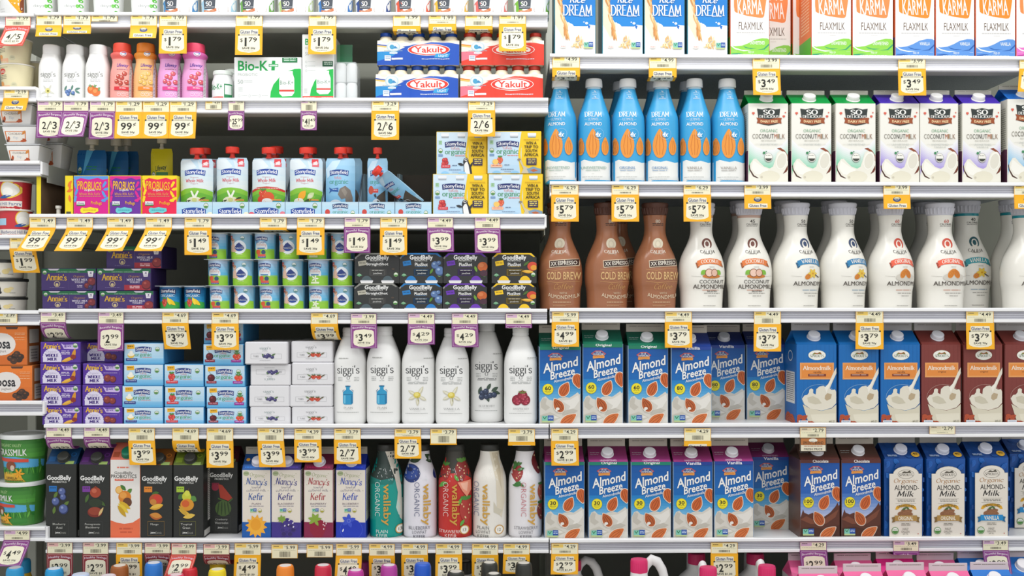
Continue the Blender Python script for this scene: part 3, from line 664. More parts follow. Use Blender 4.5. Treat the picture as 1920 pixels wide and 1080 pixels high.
def coco(roof, tint, unsw, W=75):
    def build():
        A = Art(497, 66, 858, 768); A.rect(497, 66, 858, 768, '#eceae0')
        n = 14
        c0 = [int(tint[i:i+2], 16) for i in (1, 3, 5)]
        for k in range(n):
            t = k/n; c = '#%02x%02x%02x' % tuple(int(236+(q-236)*t**1.3*.95) for q in c0); y = 400+k*17
            A.poly([(497, y-20+k*2), (560, y+40), (630, y+66), (720, y+70), (800, y+25), (858, y-30), (858, 768), (497, 768)], c)
        A.poly([(505, 640), (510, 590), (540, 548), (565, 545), (600, 580), (640, 615), (690, 630), (720, 615), (740, 560), (760, 495), (790, 470), (820, 475), (858, 520), (858, 768), (497, 768), (497, 690)], '#e9e6d8')
        A.poly([(758, 456), (790, 450), (830, 475), (858, 515), (858, 570), (840, 520), (800, 478)], '#8f4a2c').poly([(858, 640), (845, 660), (812, 678), (830, 650), (858, 600)], '#6f3320').poly([(503, 595), (512, 640), (545, 690), (590, 714), (575, 716), (535, 700), (505, 650), (497, 610)], '#4a2a20')
        A.ell(800, 560, 52, 80, '#f1efe4', rot=14).ell(800, 565, 42, 66, '#dfdbcc', rot=14).poly([(540, 560), (620, 615), (680, 640), (640, 690), (560, 680), (520, 630)], '#f2f0e6').ell(690, 700, 95, 50, '#e2ddc8').ell(615, 706, 12, 11, '#c9c2ae')
        A.poly([(573, 112), (620, 118), (680, 106), (740, 118), (787, 112), (778, 180), (772, 240), (730, 250), (680, 258), (630, 250), (590, 240), (584, 180)], '#2c3330')
        A.text('SO', 628, 120, 736, 164, '#f0efe8', font='p', thick=1.7, thin=.7, serif=.4).text('DELICIOUS', 594, 168, 776, 192, '#f0efe8', font='p', thick=1.5, thin=.6, serif=.5)
        A.poly([(566, 188), (600, 196), (680, 204), (770, 190), (802, 192), (795, 215), (800, 242), (765, 236), (680, 248), (600, 240), (570, 238), (578, 212)], '#9a4d27').text('DAIRY FREE', 605, 210, 765, 230, '#f2d9a8', .04, arch=-4)
        for x, y, r in ((538, 150, 14), (820, 176, 13), (835, 144, 7)): A.ell(x-r*.3, y, r*.6, r*.6, '#d8604c', n=10).ell(x+r*.4, y, r*.6, r*.6, '#d8604c', n=10).poly([(x-r*.9, y+r*.2), (x+r, y+r*.2), (x, y+r*1.2)], '#d8604c')
        A.text('ORGANIC', 602, 290, 762, 316, '#4f9a68', -.01)
        x = 530
        for ch, c in zip('COCONUTMILK', ['#8a8478', '#77705f', '#4a4438', '#4a4438', '#3a342c', '#3a342c', '#3a342c', '#b0592c', '#a07850', '#8a8478', '#8f6a50']):
            A.text(ch, x, 330, x+(10 if ch == 'I' else 24), 372, c, .0); x += 15 if ch == 'I' else 29
        A.text('BEVERAGE', 612, 382, 748, 394, '#b9b6aa', 0).text('UNSWEETENED', 598, 414, 766, 428, '#b3b8b4', .0)
        if not unsw: A.text('VANILLA', 625, 437, 740, 449, '#b3b8b4', 0)
        A.rect(555, 419, 592, 421, '#c9c6ba').rect(770, 419, 810, 421, '#c9c6ba')
        A.ell(637, 496, 12, 11, '#3f8a5a').ell(657, 484, 6, 6, '#3f8a5a').ell(678, 536, 38, 40, '#6a6a5c').ell(678, 536, 36, 38, '#efede4').words(655, 515, 702, 525, '#5a5a4c', wl=.5).ell(678, 538, 32, 30, '#3a3d34', a0=10, a1=170)
        R = Art(0, 0, 100, 100); R.rect(0, 0, 100, 100, roof).words(6, 12, 44, 24, dark(roof, .8), wl=.14).ring(14, 68, 9, 14, 1.4, dark(roof, .85))
        Lf = Art(0, 0, 100, 200); Lf.rect(0, 0, 100, 200, '#e4e2d6').words(8, 20, 92, 120, '#9a9a90', rows=20, wl=.1).rect(0, 130, 100, 200, '#5a3148')
        Lf.ell(90, 140, 40, 24, '#6a3a58')
        return carton('coconut_milk_carton', W, 145, 22, 8, '#eceae0', roof, A, R, '#cfcdbf', side='#e4e2d6', cap='#f3f2ee', LA=Lf, SA=Lf, capr=11.5, capt=.42)
    return build
def rice(W=78):
    A = Art(612, -300, 985, 482); A.rect(612, -300, 985, 482, '#f0efea').grad(612, -300, 985, 215, '#0468bc', '#1a86d2', 6)
    A.poly([(612, 190), (700, 180), (740, 215), (790, 240), (835, 215), (880, 235), (930, 200), (985, 205), (985, 482), (612, 482)], '#f0efea').ell(752, 205, 34, 15, '#f0efea', rot=20).ell(735, 190, 12, 9, '#f0efea').ell(905, 188, 14, 10, '#f0efea').ell(880, 178, 7, 5, '#f0efea').poly([(912, 200), (940, 210), (930, 238), (918, 225)], '#1a6cc0')
    A.poly([(612, -300), (660, -300), (680, -100), (660, 60), (700, 150), (740, 200), (690, 330), (650, 260), (612, 200)], '#ecdcc0')
    rd = random.Random(5)
    for k in range(34):
        t = rd.random(); A.leaf(630+80*t+25*rd.random(), -60+370*t, 95, 15, -60-35*rd.random(), ('#e6b778', '#d99a58', '#f0d2a0', '#c98a4a')[k % 4])
    for k in range(22): A.leaf(770+105*rd.random(), 310+85*rd.random(), 46, 12, rd.random()*180, ('#ecc688', '#e0ae68', '#f4e0b8')[k % 3])
    A.text('Rice', 755, -48, 895, 16, '#f4f4f2', font='p', thick=1.4, thin=.6, serif=0, shear=.25, nib=.4)
    A.text('DREAM', 682, 30, 958, 124, '#f4f4f2', font='p', thick=1.25, thin=.45, serif=.6).text('Rice Drink', 838, 116, 930, 132, '#eef0f2', .03)
    A.ell(685, 395, 30, 12, '#f4ece6').words(662, 388, 710, 402, '#d8705c', rows=2, wl=.4).words(690, 436, 725, 444, '#c9c9c4')
    ngmo(A, 880, 355, 84, 54); A.ring(920, 466, 26, 22, 1.5, '#9a9a94').poly([(908, 458), (914, 454), (920, 459), (926, 454), (932, 458), (930, 466), (920, 478), (910, 466)], '#4a4a44').words(650, 474, 800, 480, '#a0a09a')
    return carton('rice_drink_carton', W, 163, 0, 0, '#f0efea', '#0a5fc0', A, side='#3a8ca0', flat_top=True)
def flax(kind, W=74.5):
    def build():
        c, d, t = {'g': ('#8ccf4a', '#2f9a6a', 'UNSWEETENED'), 'b': ('#5c93d8', '#1f5aa8', 'VANILLA'), 'p': ('#e070c0', '#b03a90', 'ORIGINAL')}[kind]
        org = '#f28a22' if kind == 'b' else '#ef8a48'
        A = Art(468, -350, 912, 612); A.rect(468, -350, 912, 612, '#f0efec')
        A.poly([(505, -200), (880, -200), (880, 0), (855, 165), (840, 182), (810, 185), (660, 165), (530, 130), (512, 115), (505, 60)], org)
        A.text('GOOD', 560, -150, 850, -30, '#f6f3ee', .05).text('KARMA', 548, -10, 835, 148, '#f6f3ee', .02, shear=-.06)
        A.text('FLAXMILK', 562, 230, 842, 310, '#6a5444', -.012).words(535, 338, 862, 352, '#b4b1ac', wl=.07).words(670, 366, 740, 374, '#c4c1bc')
        A.poly([(468, 478), (520, 488), (600, 480), (670, 455), (740, 420), (830, 400), (890, 402), (912, 415), (912, 612), (468, 612)], c)
        A.poly([(468, 470), (520, 505), (600, 525), (700, 530), (620, 540), (520, 520), (468, 485)], '#e8f0e8').poly([(610, 485), (680, 505), (770, 508), (700, 516), (640, 505)], d).poly([(760, 525), (850, 510), (912, 455), (912, 475), (860, 520)], d).poly([(468, 580), (480, 565), (560, 558), (620, 562), (540, 572), (468, 590)], d)
        A.text(t, (690 if kind != 'b' else 745), 432, 862, 468, '#f2f5ee', .02).text('FREE OF', 670, 538, 738, 560, '#eef3ea', .01).words(550, 572, 850, 592, '#dfe8da', wl=.12)
        for y in (540, 600): A.rect(480, y, 540, y+1.5, '#eaf2ea').rect(858, y, 900, y+1.5, '#eaf2ea')
        L = Art(0, 0, 100, 200); L.rect(0, 0, 100, 152, '#e8793a').rect(0, 152, 100, 200, d if kind != 'g' else '#4fae2c').words(15, 30, 85, 140, '#f4c8a0', rows=16)
        return carton('flax_milk_carton', W, 162, 0, 0, '#f0efec', '#f0efec', A, side='#c8552e', flat_top=True, LA=L, SA=L)
    return build
K = U/4.8
def almond_bottle(flv, fc, top='#2a86cc'):
    def build():
        A = Art(650, -155, 948, 770)     # crop rows of the lower picture; cap from -155
        n = 20
        A.poly([(650, 578), (690, 562), (730, 575), (770, 582), (820, 572), (860, 580), (900, 588), (948, 575), (948, 770), (650, 770)], '#e9e9e4')
        A.text('DREAM', 694, 150, 848, 196, '#eef3f4', font='p', thick=1.2, thin=.4, serif=.6).line([(692, 218), (715, 218)], 1.5, '#d6e6ee').line([(822, 218), (845, 218)], 1.5, '#d6e6ee').text('ULTIMATE', 722, 208, 815, 230, '#cfe3ee', -.01).text('ALMOND', 692, 244, 846, 272, '#f2f4f2', .03)
        A.words(772, -4, 812, 4, '#d8e8f0').text('4g', 785, -40, 805, -25, '#e6f0f4', .02).words(768, -20, 820, -12, '#d8e8f0', wl=.3).text('1g', 785, 8, 805, 24, '#e6f0f4', .02).words(762, 28, 826, 40, '#d8e8f0', rows=2, wl=.3)
        A.almond(764, 425, 250, 122, 90, '#e8953a', '#cf7a2c').almond(664, 447, 150, 54, 90, '#e08a38', '#c67228').almond(878, 447, 154, 72, 90, '#e8953a', '#cf7a2c')
        A.ring(815, 345, 48, 48, 1.5, '#bcd8ea').ell(808, 350, 22, 26, '#4ea0d4').text('4x', 788, 326, 838, 370, '#f2f6f6', .04, shear=.2)
        A.text(flv, 694 if len(flv) < 10 else 664, 620, 836 if len(flv) < 10 else 888, 644, fc, .0).words(700, 652, 828, 662, fc, wl=.3).line([(752, 684), (775, 684)], 1.5, '#b0b0a8').words(672, 708, 852, 716, '#b0b2ae', wl=.12).words(690, 728, 830, 735, '#b0b2ae')
        return bottle('almond_drink_bottle', [(770, 262), (764, 288), (740, 298), (450, 298), (300, 298), (225, 292), (180, 280), (130, 246), (80, 210), (20, 172), (-35, 142), (-56, 134), (-62, 122), (-80, 122)], K, A, '#3ba2d6', mat('#eeedea', .4), [(-72, 150), (-76, 156), (-100, 156), (-136, 150), (-146, 138)], ne=2.6, sq=1.0, bands=[(-54, '#c9dfe8')])
    return build
def califia(kind):
    ML, RB, FC = {'c': ('COCONUT', '#e07a3c', '#6a3a2c'), 'v': ('VANILLA', '#2d7fb0', '#3a4a6a'), 'o': ('ORIGINAL', '#ec6246', '#c9503c'), 't': ('VANILLA', '#1f98a4', '#2a5a62'), 'b': ('', '#3c2820', '#d8c4a4')}[kind]
    def build():
        A = Art(1285, 20, 1690, 975); cx = 1487; br = kind == 'b'; dk = '#3a3632'
        num = {'c': '45', 'v': '50', 'o': '60', 't': '40', 'b': '80'}[kind]
        A.text(num, cx+5, 172, cx+48, 202, '#c8553f' if kind == 'o' else ('#d8ccb8' if br else dk), .02)
        if not br: A.text('CALORIES', cx-28, 206, cx+74, 222, dk, .01).words(cx-26, 228, cx+72, 237, '#77736c', wl=.2)
        else: A.words(cx-28, 206, cx+74, 232, '#3c261c', rows=2, wl=.3)
        lc = '#d8cdb4' if br else FC
        A.ell(cx+25, 388, 45, 50, lc).ell(cx+25, 396, 28, 40, '#ece6da' if not br else '#c8bca4').ell(cx+25, 390, 17, 24, lc).rect(cx-8, 425, cx+58, 440, '#ece6da' if not br else '#a5643e')
        A.text('CALIFIA', cx-40, 444, cx+92, 472, '#e6dccc' if br else dk, font='p', thick=1.1, thin=.4, serif=.4, arch=-6).text('FARMS', cx-8, 474, cx+60, 485, '#cfc2ae' if br else '#77736c', .0)
        if br:
            A.poly([(cx-55, 540), (cx+195, 520), (cx+192, 585), (cx-50, 604)], '#e0ccb0').poly([(cx-50, 546), (cx+190, 525), (cx+187, 580), (cx-45, 599)], '#38241c').text('XX ESPRESSO', cx-38, 546, cx+178, 580, '#ece4d4', .02, rot=4)
            A.line([(cx-80, 618), (cx+10, 630), (cx+100, 612), (cx+195, 615)], 2, '#d8a868').text('COLD BREW', cx-75, 640, cx+205, 710, '#dcb47c', .03).line([(cx-80, 725), (cx+20, 735), (cx+195, 725)], 2, '#d8a868')
            A.text('Coffee', cx-5, 745, cx+150, 795, '#d8a868', font='p', thick=.7, thin=.35, serif=0, shear=.3, nib=.5).text('WITH', cx+38, 820, cx+100, 836, '#dcc8a8', .0).text('ALMONDMILK', cx-66, 822, cx+200, 856, '#e2cfb0', .0, arch=-26).words(cx-20, 905, cx+130, 920, '#d8b890', wl=.12).line([(cx-25, 930), (cx+140, 930)], 2, '#c89a66')
        else:
            dx = cx+10
            A.poly([(dx-95, 560), (dx-82, 610), (dx-62, 595), (dx-70, 555)], dark(RB, .7)).poly([(dx+140, 555), (dx+158, 600), (dx+132, 590), (dx+125, 550)], dark(RB, .7)).poly([(dx-82, 545), (dx-40, 527), (dx+30, 520), (dx+100, 527), (dx+142, 545), (dx+136, 592), (dx+95, 575), (dx+30, 568), (dx-35, 576), (dx-76, 592)], RB)
            A.text(ML, dx-50, 536, dx+110, 570, '#f4ece0', font='p', arch=9, thick=1.3, thin=.5, serif=.45).words(cx+30, 596, cx+78, 603, '#9a968e')
            A.line([(dx-130, 678), (dx-50, 684)], 2, '#b0aca4').line([(dx+105, 684), (dx+185, 676)], 2, '#b0aca4')
            if kind == 'o': A.ell(dx+45, 690, 92, 38, '#d3cec2').almond(dx+22, 655, 92, 50, 65, '#dd8a34', '#b5641e').almond(dx+68, 655, 92, 50, 115, '#d9822e', '#b5641e')
            elif kind == 'c': A.leaf(dx-30, 645, 60, 42, 40, '#7fb83c').leaf(dx+105, 645, 60, 42, -40, '#7fb83c').ell(dx+40, 680, 80, 20, '#c9782f').ell(dx+18, 650, 36, 38, '#8a5638').ell(dx+18, 650, 30, 32, '#ecc8b4').ell(dx+66, 650, 30, 36, '#8a5638').ell(dx+66, 650, 25, 30, '#e6bda8')
            else:
                A.almond(dx+8, 680, 70, 45, 35, '#dd8a34', '#b5641e')
                for a in range(0, 360, 60): A.leaf(dx+50+24*math.cos(math.radians(a)), 655+22*math.sin(math.radians(a)), 50, 24, -a, '#e9c448')
                A.ell(dx+50, 655, 10, 9, '#d89a22').line([(dx+75, 665), (dx+120, 690)], 8, '#3a2c20')
            y = 725
            if kind == 'c': A.text('COCONUT', dx-65, 712, dx+160, 744, dk, .005).text('BLEND', dx+5, 802, dx+95, 818, dk, .02); y = 752
            A.text('ALMONDMILK', dx-115, y, dx+210, y+38, '#3c3028', .008)
            A.words(dx-40, 800, dx+110, 812, '#c88a70' if kind in 'oc' else '#7a9ab0', wl=.3).words(dx-25, 828, dx+120, 838, '#77736c', wl=.2).words(dx+10, 852, dx+85, 862, '#8a867e', wl=.3)
        A.words(cx-20, 938, cx+90, 948, '#8a867e' if not br else '#caa580', wl=.12)
        cc = mat('#cfcfd8' if not br else '#5a382c', .45)
        def flutes(c, CP, k, cy):
            R0 = 117*k
            for i in range(22):
                a = 2*PI*i/22
                c.tube([(103*k*math.cos(a), cy+103*k*math.sin(a), (975-119)*k), (110*k*math.cos(a), cy+110*k*math.sin(a), (975-66)*k)], [.0019, .0026], cc, 6)
        body = '#efece2' if not br else '#a0694a'
        return bottle('almond_milk_bottle', [(975, 338), (969, 356), (955, 362), (878, 368), (813, 374), (775, 386), (745, 398), (697, 405), (646, 405), (594, 396), (555, 382), (491, 346), (426, 288), (362, 233), (310, 201), (265, 189), (207, 192), (155, 203), (132, 207)], K, A, body, cc, [(132, 200), (126, 207), (118, 208), (62, 222), (46, 236), (28, 239), (20, 230)], bands=[(160, {'t': '#2a98a4', 'c': '#c9a898'}.get(kind, body))], grid=(18, 30), rough=.22, capart=flutes)
    return build
NM = ('first', 'second', 'third', 'fourth', 'fifth', 'sixth', 'seventh')
# top right shelf
R1 = 'on the top right-hand shelf'
g = 'rice drink cartons on the top right-hand shelf'
for i, (a, b) in enumerate(((1040, 1117), (1129.5, 1205.5), (1208, 1284), (1289, 1364.5))):
    put('rice', rice, f'blue and white rice drink carton, {NM[i]} from the left {R1}', 'carton', a, b, -62, 'R1', group=g)
g = 'flax milk cartons on the top right-hand shelf'
for i, (a, b, k, dy) in enumerate(((1369, 1443, 'g', .008), (1412, 1483, 'g', .1), (1486, 1556, 'g', .10), (1521, 1596.5, 'g', .008), (1598, 1675, 'g', .008), (1678, 1752.5, 'b', .008), (1754, 1827.5, 'b', .008), (1829, 1904, 'b', .008), (1905, 1980, 'p', .008))):
    what = {'g': ('green based flax milk carton beside the rice drink', 'green based flax milk carton set just behind the one beside the rice drink', 'green based flax milk carton pushed far back between two others', 'green based flax milk carton showing its orange side', 'green based flax milk carton next to the blue based ones'), 'b': ('blue based vanilla flax milk carton beside the green ones', 'middle one of the three blue based vanilla flax milk cartons', 'blue based vanilla flax milk carton beside the pink one'), 'p': ('pink based flax milk carton cut off by the picture edge',)}[k]
    j = {'g': i, 'b': i-5, 'p': 0}[k]
    put('flax'+k, flax(k), f'{what[j]}', 'carton', a, b, -61, 'R1', dy=dy, group=g)
# second right shelf
g = 'blue almond drink bottles on the second right-hand shelf'
for i, (a, b, f, c) in enumerate(((1020, 1081.5, 'UNSWEETENED', '#8fb0a0'), (1083, 1144, 'UNSWEETENED', '#8fb0a0'), (1146, 1208, 'ORIGINAL', '#5a8ab8'), (1209.5, 1271.5, 'ORIGINAL', '#5a8ab8'), (1272.5, 1331, 'VANILLA', '#9a948c'), (1332.5, 1394.5, 'VANILLA', '#9a948c'))):
    put('abot'+f, almond_bottle(f, c), f'blue and white {f.lower()} almond drink bottle, {"beside the shelf end" if i == 0 else NM[i]+" along" if i < 5 else "beside the green topped cartons"}', 'bottle', a, b, 147, 'R2', group=g, rot=(-6, 4, 5, -2, 3, 6)[i])
for i, x in enumerate((1165, 1228, 1290)):
    put('abotVANILLA', None, f'blue almond drink bottle in the second row behind, between the {NM[i+1]} and {NM[i+2]} front ones', 'bottle', x-29, x+29, 152, 'R2', dy=.093, group='almond drink bottles in the back row')
g = 'coconut milk cartons on the second right-hand shelf'
for i, (a, b, k) in enumerate(((1403, 1478, 'g'), (1484, 1559, 'g'), (1567, 1642, 'g'), (1650, 1724, 'v'), (1725, 1797, 'v'), (1804.5, 1877, 'v'), (1889, 1962, 'b'))):
    roof, tint = {'g': ('#0b9a44', '#3cb878'), 'v': ('#4a30b0', '#6a4cc8'), 'b': ('#1a6cc8', '#3a9ad8')}[k]
    what = ('green topped coconut milk carton beside the blue bottles', 'middle one of the green topped coconut milk cartons', 'green topped coconut milk carton beside the violet ones', 'violet topped coconut milk carton beside the green ones', 'middle one of the violet topped coconut milk cartons', 'violet topped coconut milk carton beside the blue topped one', 'blue topped coconut milk carton at the picture edge')[i]
    put('coco'+k, coco(roof, tint, k == 'g'), what, 'carton', a, b, 194 if i < 6 else 186, 'R2', group=g)
# third right shelf
g = 'round bellied almond milk bottles on the third right-hand shelf'
what = ('brown cold brew bottle at the shelf end', 'brown cold brew bottle in the middle of three', 'brown cold brew bottle beside the white ones', 'white coconut almond milk bottle beside the brown ones', 'white coconut almond milk bottle beside the blue ribbon ones', 'white bottle with blue vanilla ribbon beside the coconut ones', 'white bottle with blue vanilla ribbon beside the red ribbon ones', 'white bottle with red original ribbon beside the vanilla ones', 'white bottle with red original ribbon and teal ones behind it')
for i, (a, b, k, rt) in enumerate(((1008, 1092, 'b', -17), (1097, 1181, 'b', 0), (1185.5, 1270.5, 'b', -8), (1273, 1359.5, 'c', 0), (1362, 1446.5, 'c', -10), (1448, 1536.5, 'v', 10), (1537, 1624, 'v', 14), (1627, 1711.5, 'o', 3), (1719, 1808, 'o', -6))):
    put('cal'+k, califia(k), what[i], 'bottle', a, b, 380, 'R3', group=g, rot=rt)
put('calt', califia('t'), 'white bottle with teal ribbon standing far back behind the red one', 'bottle', 1770, 1856, 376, 'R3', dy=.12, group=g, rot=-4)
put('calt', None, 'white bottle with teal ribbon cut off at the picture edge', 'bottle', 1880, 1968, 380, 'R3', group=g, rot=-4)
put('calt', None, 'white bottle with teal ribbon shaded behind the edge one', 'bottle', 1858, 1938, 374, 'R3', dy=.12, group=g, rot=-12)
for i, (x, k) in enumerate(((1140, 'b'), (1392, 'c'), (1476, 'v'), (1564, 'v'), (1652, 'o'), (1738, 'o'))):
    put('cal'+k, None, ('brown cold brew bottle in the shade behind the front three', 'shaded coconut almond milk bottle in the back row', 'shaded vanilla bottle behind the first blue ribbon one', 'shaded vanilla bottle behind the second blue ribbon one', 'shaded red ribbon bottle behind the vanilla one', 'shaded red ribbon bottle between the two front ones')[i], 'bottle', x-40+(0 if i else 18), x+40+(0 if i else 18), 376 if i < 5 else 378, 'R3', dy=.12 if i < 5 else .23, group=g, rot=-5)
# fourth right shelf
g = 'almond milk cartons on the fourth right-hand shelf'
GB = '#13795a'
for i, (a, b, yt, k) in enumerate(((1011, 1089, 650, 'o'), (1092.5, 1168.5, 645, 'o'), (1177.5, 1253, 648, 'o'), (1258.5, 1334.5, 650, 'v'))):
    what = ('blue almond milk carton with green band at the shelf end', 'blue almond milk carton with green band and pale price tag nearby, second in line', 'blue almond milk carton with green band beside the vanilla one', 'blue vanilla almond milk carton in the front row')[i]
    what = 'blue almond milk carton with dull green top, second in line' if i == 1 else what
    put('ab4'+k, breeze(GB if k == 'o' else '#1a3f96', 'Original' if k == 'o' else 'Vanilla', '60' if k == 'o' else '80', '#155c4a' if k == 'o' else '#23306a'), what, 'carton', a, b, yt, 'R4', group=g)
put('ab4v', None, 'blue vanilla almond milk carton set back, half hidden by the front one', 'carton', 1325, 1397, 647, 'R4', dy=.103, group=g)
put('ab4v', None, 'blue vanilla almond milk carton set back beside the blue milk glass carton', 'carton', 1400, 1473, 646, 'R4', dy=.103, group=g)
for i, (a, b, k) in enumerate(((1493, 1569, 'u'), (1573, 1648, 'u'), (1651, 1725.5, 'u'), (1727.5, 1802, 'r'), (1807, 1880, 'r'), (1884, 1960, 'r'))):
    what = ('blue carton with milk glass picture showing its side panel', 'middle one of the blue milk glass cartons', 'blue milk glass carton beside the red ones', 'red milk glass carton beside the blue ones', 'red milk glass carton, second of the red ones', 'red milk glass carton cut off at the picture edge')[i]
    put('pour'+k, pour('#0568b2' if k == 'u' else '#7d3630', '#0f5aa4' if k == 'u' else '#6a2c28', 'vanilla' if k == 'u' else 'original', k == 'u'), what, 'carton', a, b, 646, 'R4', group='milk glass cartons on the fourth right-hand shelf')
# fifth right shelf
g = 'almond milk cartons on the fifth right-hand shelf'
MG = '#7a2a58'
for i, (a, b, yt, k) in enumerate(((1021, 1096, 866, 'o'), (1103.5, 1178, 866, 'o'), (1183, 1258.5, 866, 'o'), (1262, 1336.5, 866, 'v'), (1339, 1413, 865, 'v'))):
    what = ('magenta topped almond milk carton at the shelf end beside the kefir', 'magenta topped original almond milk carton, second in line', 'magenta topped original almond milk carton beside the vanilla ones', 'magenta topped vanilla almond milk carton beside the original ones', 'magenta topped vanilla almond milk carton beside the set back one')[i]
    put('ab5'+k, breeze('#12806a' if k == 'o' else '#1a3f96', 'Original' if k == 'o' else 'Vanilla', '30', MG, unsw=True), what, 'carton', a, b, yt, 'R5', group=g)
put('ab5v', None, 'magenta topped vanilla almond milk carton set back on the shelf', 'carton', 1409, 1480, 857, 'R5', dy=.103, group=g)
for i, (a, b) in enumerate(((1500, 1575, ), (1577.5, 1652))):
    put('abc', breeze('#5a2c26', 'Chocolate', '100', '#4a342c', choc=True), ('brown topped chocolate almond milk carton under the brown tag', 'brown topped chocolate almond milk carton beside the white label one')[i], 'carton', a, b, 862, 'R5', group=g)
for i, (a, b, k) in enumerate(((1658.5, 1731, 'o'), (1737.5, 1810.5, 'o'), (1818.5, 1891.5, 'v'), (1893, 1962, 'v'))):
    what = ('blue carton with arched white label beside the chocolate one', 'blue carton with arched white label and tan ribbon, second one', 'blue carton with arched white label and blue vanilla ribbon', 'blue carton with arched white label set back at the picture edge')[i]
    put('arch'+k, arch_label('ORIGINAL' if k == 'o' else 'VANILLA', '#b08a48' if k == 'o' else '#1f8ac8'), what, 'carton', a, b, 860 if i < 2 else 858 if i == 2 else 851, 'R5', dy=.008 if i < 3 else .103, group='arched label cartons on the fifth right-hand shelf')
# ------------------------------------------------------------------ wide left-hand case: bottles and cartons
def yog_bottle(flv, pic, big=True):
    """tall squarish white yogurt drink bottle"""
    def build():
        A = Art(327, 150, 635, 1050); cx = 481
        A.text("siggi's", cx-105, 498, cx+102, 600, '#35383a', font='p', thick=1.05, thin=.38, serif=.5)
        A.text('O', cx-14, 596, cx+14, 630, '#4a4d50', font='p', thick=.9, thin=.35, serif=0); A.words(cx+18, 600, cx+24, 606, '#9a9a98')
        for x in (cx-98, cx-24, cx+52): A.words(x, 606 if x != cx-24 else 640, x+(48 if x == cx+52 else 44), 650, '#aeb0ae', rows=3 if x != cx-24 else 1, wl=.5, fill=.35)
        if pic == 'can':
            A.poly([(cx-28, 686), (cx+22, 686), (cx+20, 696), (cx+12, 705), (cx+14, 722), (cx+34, 735), (cx+44, 752), (cx+44, 845), (cx+30, 860), (cx-36, 860), (cx-48, 848), (cx-48, 752), (cx-38, 735), (cx-20, 722), (cx-18, 705), (cx-26, 696)], '#2f9ac8')
            A.rect(cx-46, 764, cx+44, 772, '#1f6f9c').rect(cx-40, 775, cx-24, 850, '#6cc0e0').rect(cx+26, 775, cx+42, 850, '#1f78a6').ell(cx-3, 690, 22, 5, '#1f5f88').line([(cx-46, 750), (cx-50, 730), (cx-36, 722)], 4, '#1f6f9c').line([(cx+42, 750), (cx+46, 730), (cx+32, 722)], 4, '#1f6f9c')
        elif pic == 'van':
            A.words(cx-85, 652, cx+90, 676, '#b6b8b6', rows=2, wl=.3)
            for r_, L in ((60, 105), (150, 95), (270, 95), (205, 80), (330, 80)): 
                a = math.radians(r_); A.leaf(cx+5+math.cos(a)*52, 778-math.sin(a)*48, L, 30, r_, '#cfcaae').leaf(cx+3+math.cos(a)*52, 776-math.sin(a)*48, L*.8, 16, r_, '#e6e3cf')
            A.ell(cx, 772, 32, 28, '#d8c452').ell(cx-4, 766, 20, 16, '#ecdf80').line([(cx+5, 790), (cx+12, 830)], 5, '#8a8a52')
        elif pic == 'blue':
            A.words(cx-85, 652, cx+90, 676, '#8a8c8a', rows=2, wl=.3)
            for x, y, r_ in ((-60, -10, 70), (20, -40, 60), (75, -20, 30), (10, 60, 110), (90, 10, -20)): A.leaf(cx+x, 770+y, 75, 32, r_, '#46584a')
            for x, y in ((-40, 10), (0, 40), (-45, 45), (35, 30), (70, 25), (-5, -5)): A.berry(cx+x, 775+y, 26, '#3a4560', '#252c44', '#6a7894')
        elif pic == 'rasp':
            A.words(cx-85, 652, cx+90, 676, '#b6b8b6', rows=2, wl=.3)
            for x, y in ((-35, 20), (40, 20), (15, -20)):
                A.ell(cx+x, 800+y, 46, 48, '#8e2438')
                for i in range(12): A.ell(cx+x+30*math.cos(i*2.4)*math.sqrt(i/12), 800+y+34*math.sin(i*2.4)*math.sqrt(i/12), 9, 9, ('#b23a50', '#a32e46', '#c65668')[i % 3], n=8)
            for a in (30, 90, 150): A.leaf(cx+15+22*math.cos(math.radians(a)), 756-14*math.sin(math.radians(a)), 40, 16, a, '#6d7a3a')
        y = 880 if pic == 'can' else 890
        A.text(flv, cx-(40 if len(flv) < 6 else 70), y, cx+(42 if len(flv) < 6 else 76), y+20, '#8c8e8c', font='p', thick=.7, thin=.3, serif=.4).words(cx-30, y+28, cx+30, y+33, '#c0c0bc').words(cx-108, y+50, cx+98, y+58, '#9a9c9a', wl=.06)
        rd = random.Random(len(flv)); x = cx+(-30, 60, -90)[rd.randint(0, 2)]; A.words(x, 428, x+90, 446, '#b4b4b0', rows=1, wl=.25)
        return bottle('drinkable_yogurt_bottle', [(1050, 262), (1044, 285), (1020, 304), (980, 308), (700, 308), (500, 307), (450, 298), (400, 276), (350, 240), (300, 202), (260, 172), (240, 154), (232, 140), (226, 138)], K, A, '#efefec', mat('#efefed', .4), [(232, 142), (228, 150), (205, 150), (203, 144), (199, 144), (197, 150), (170, 150), (156, 144), (150, 130)], ne=2.9, sq=1.0, grid=(14, 24), rough=.25)
    return build
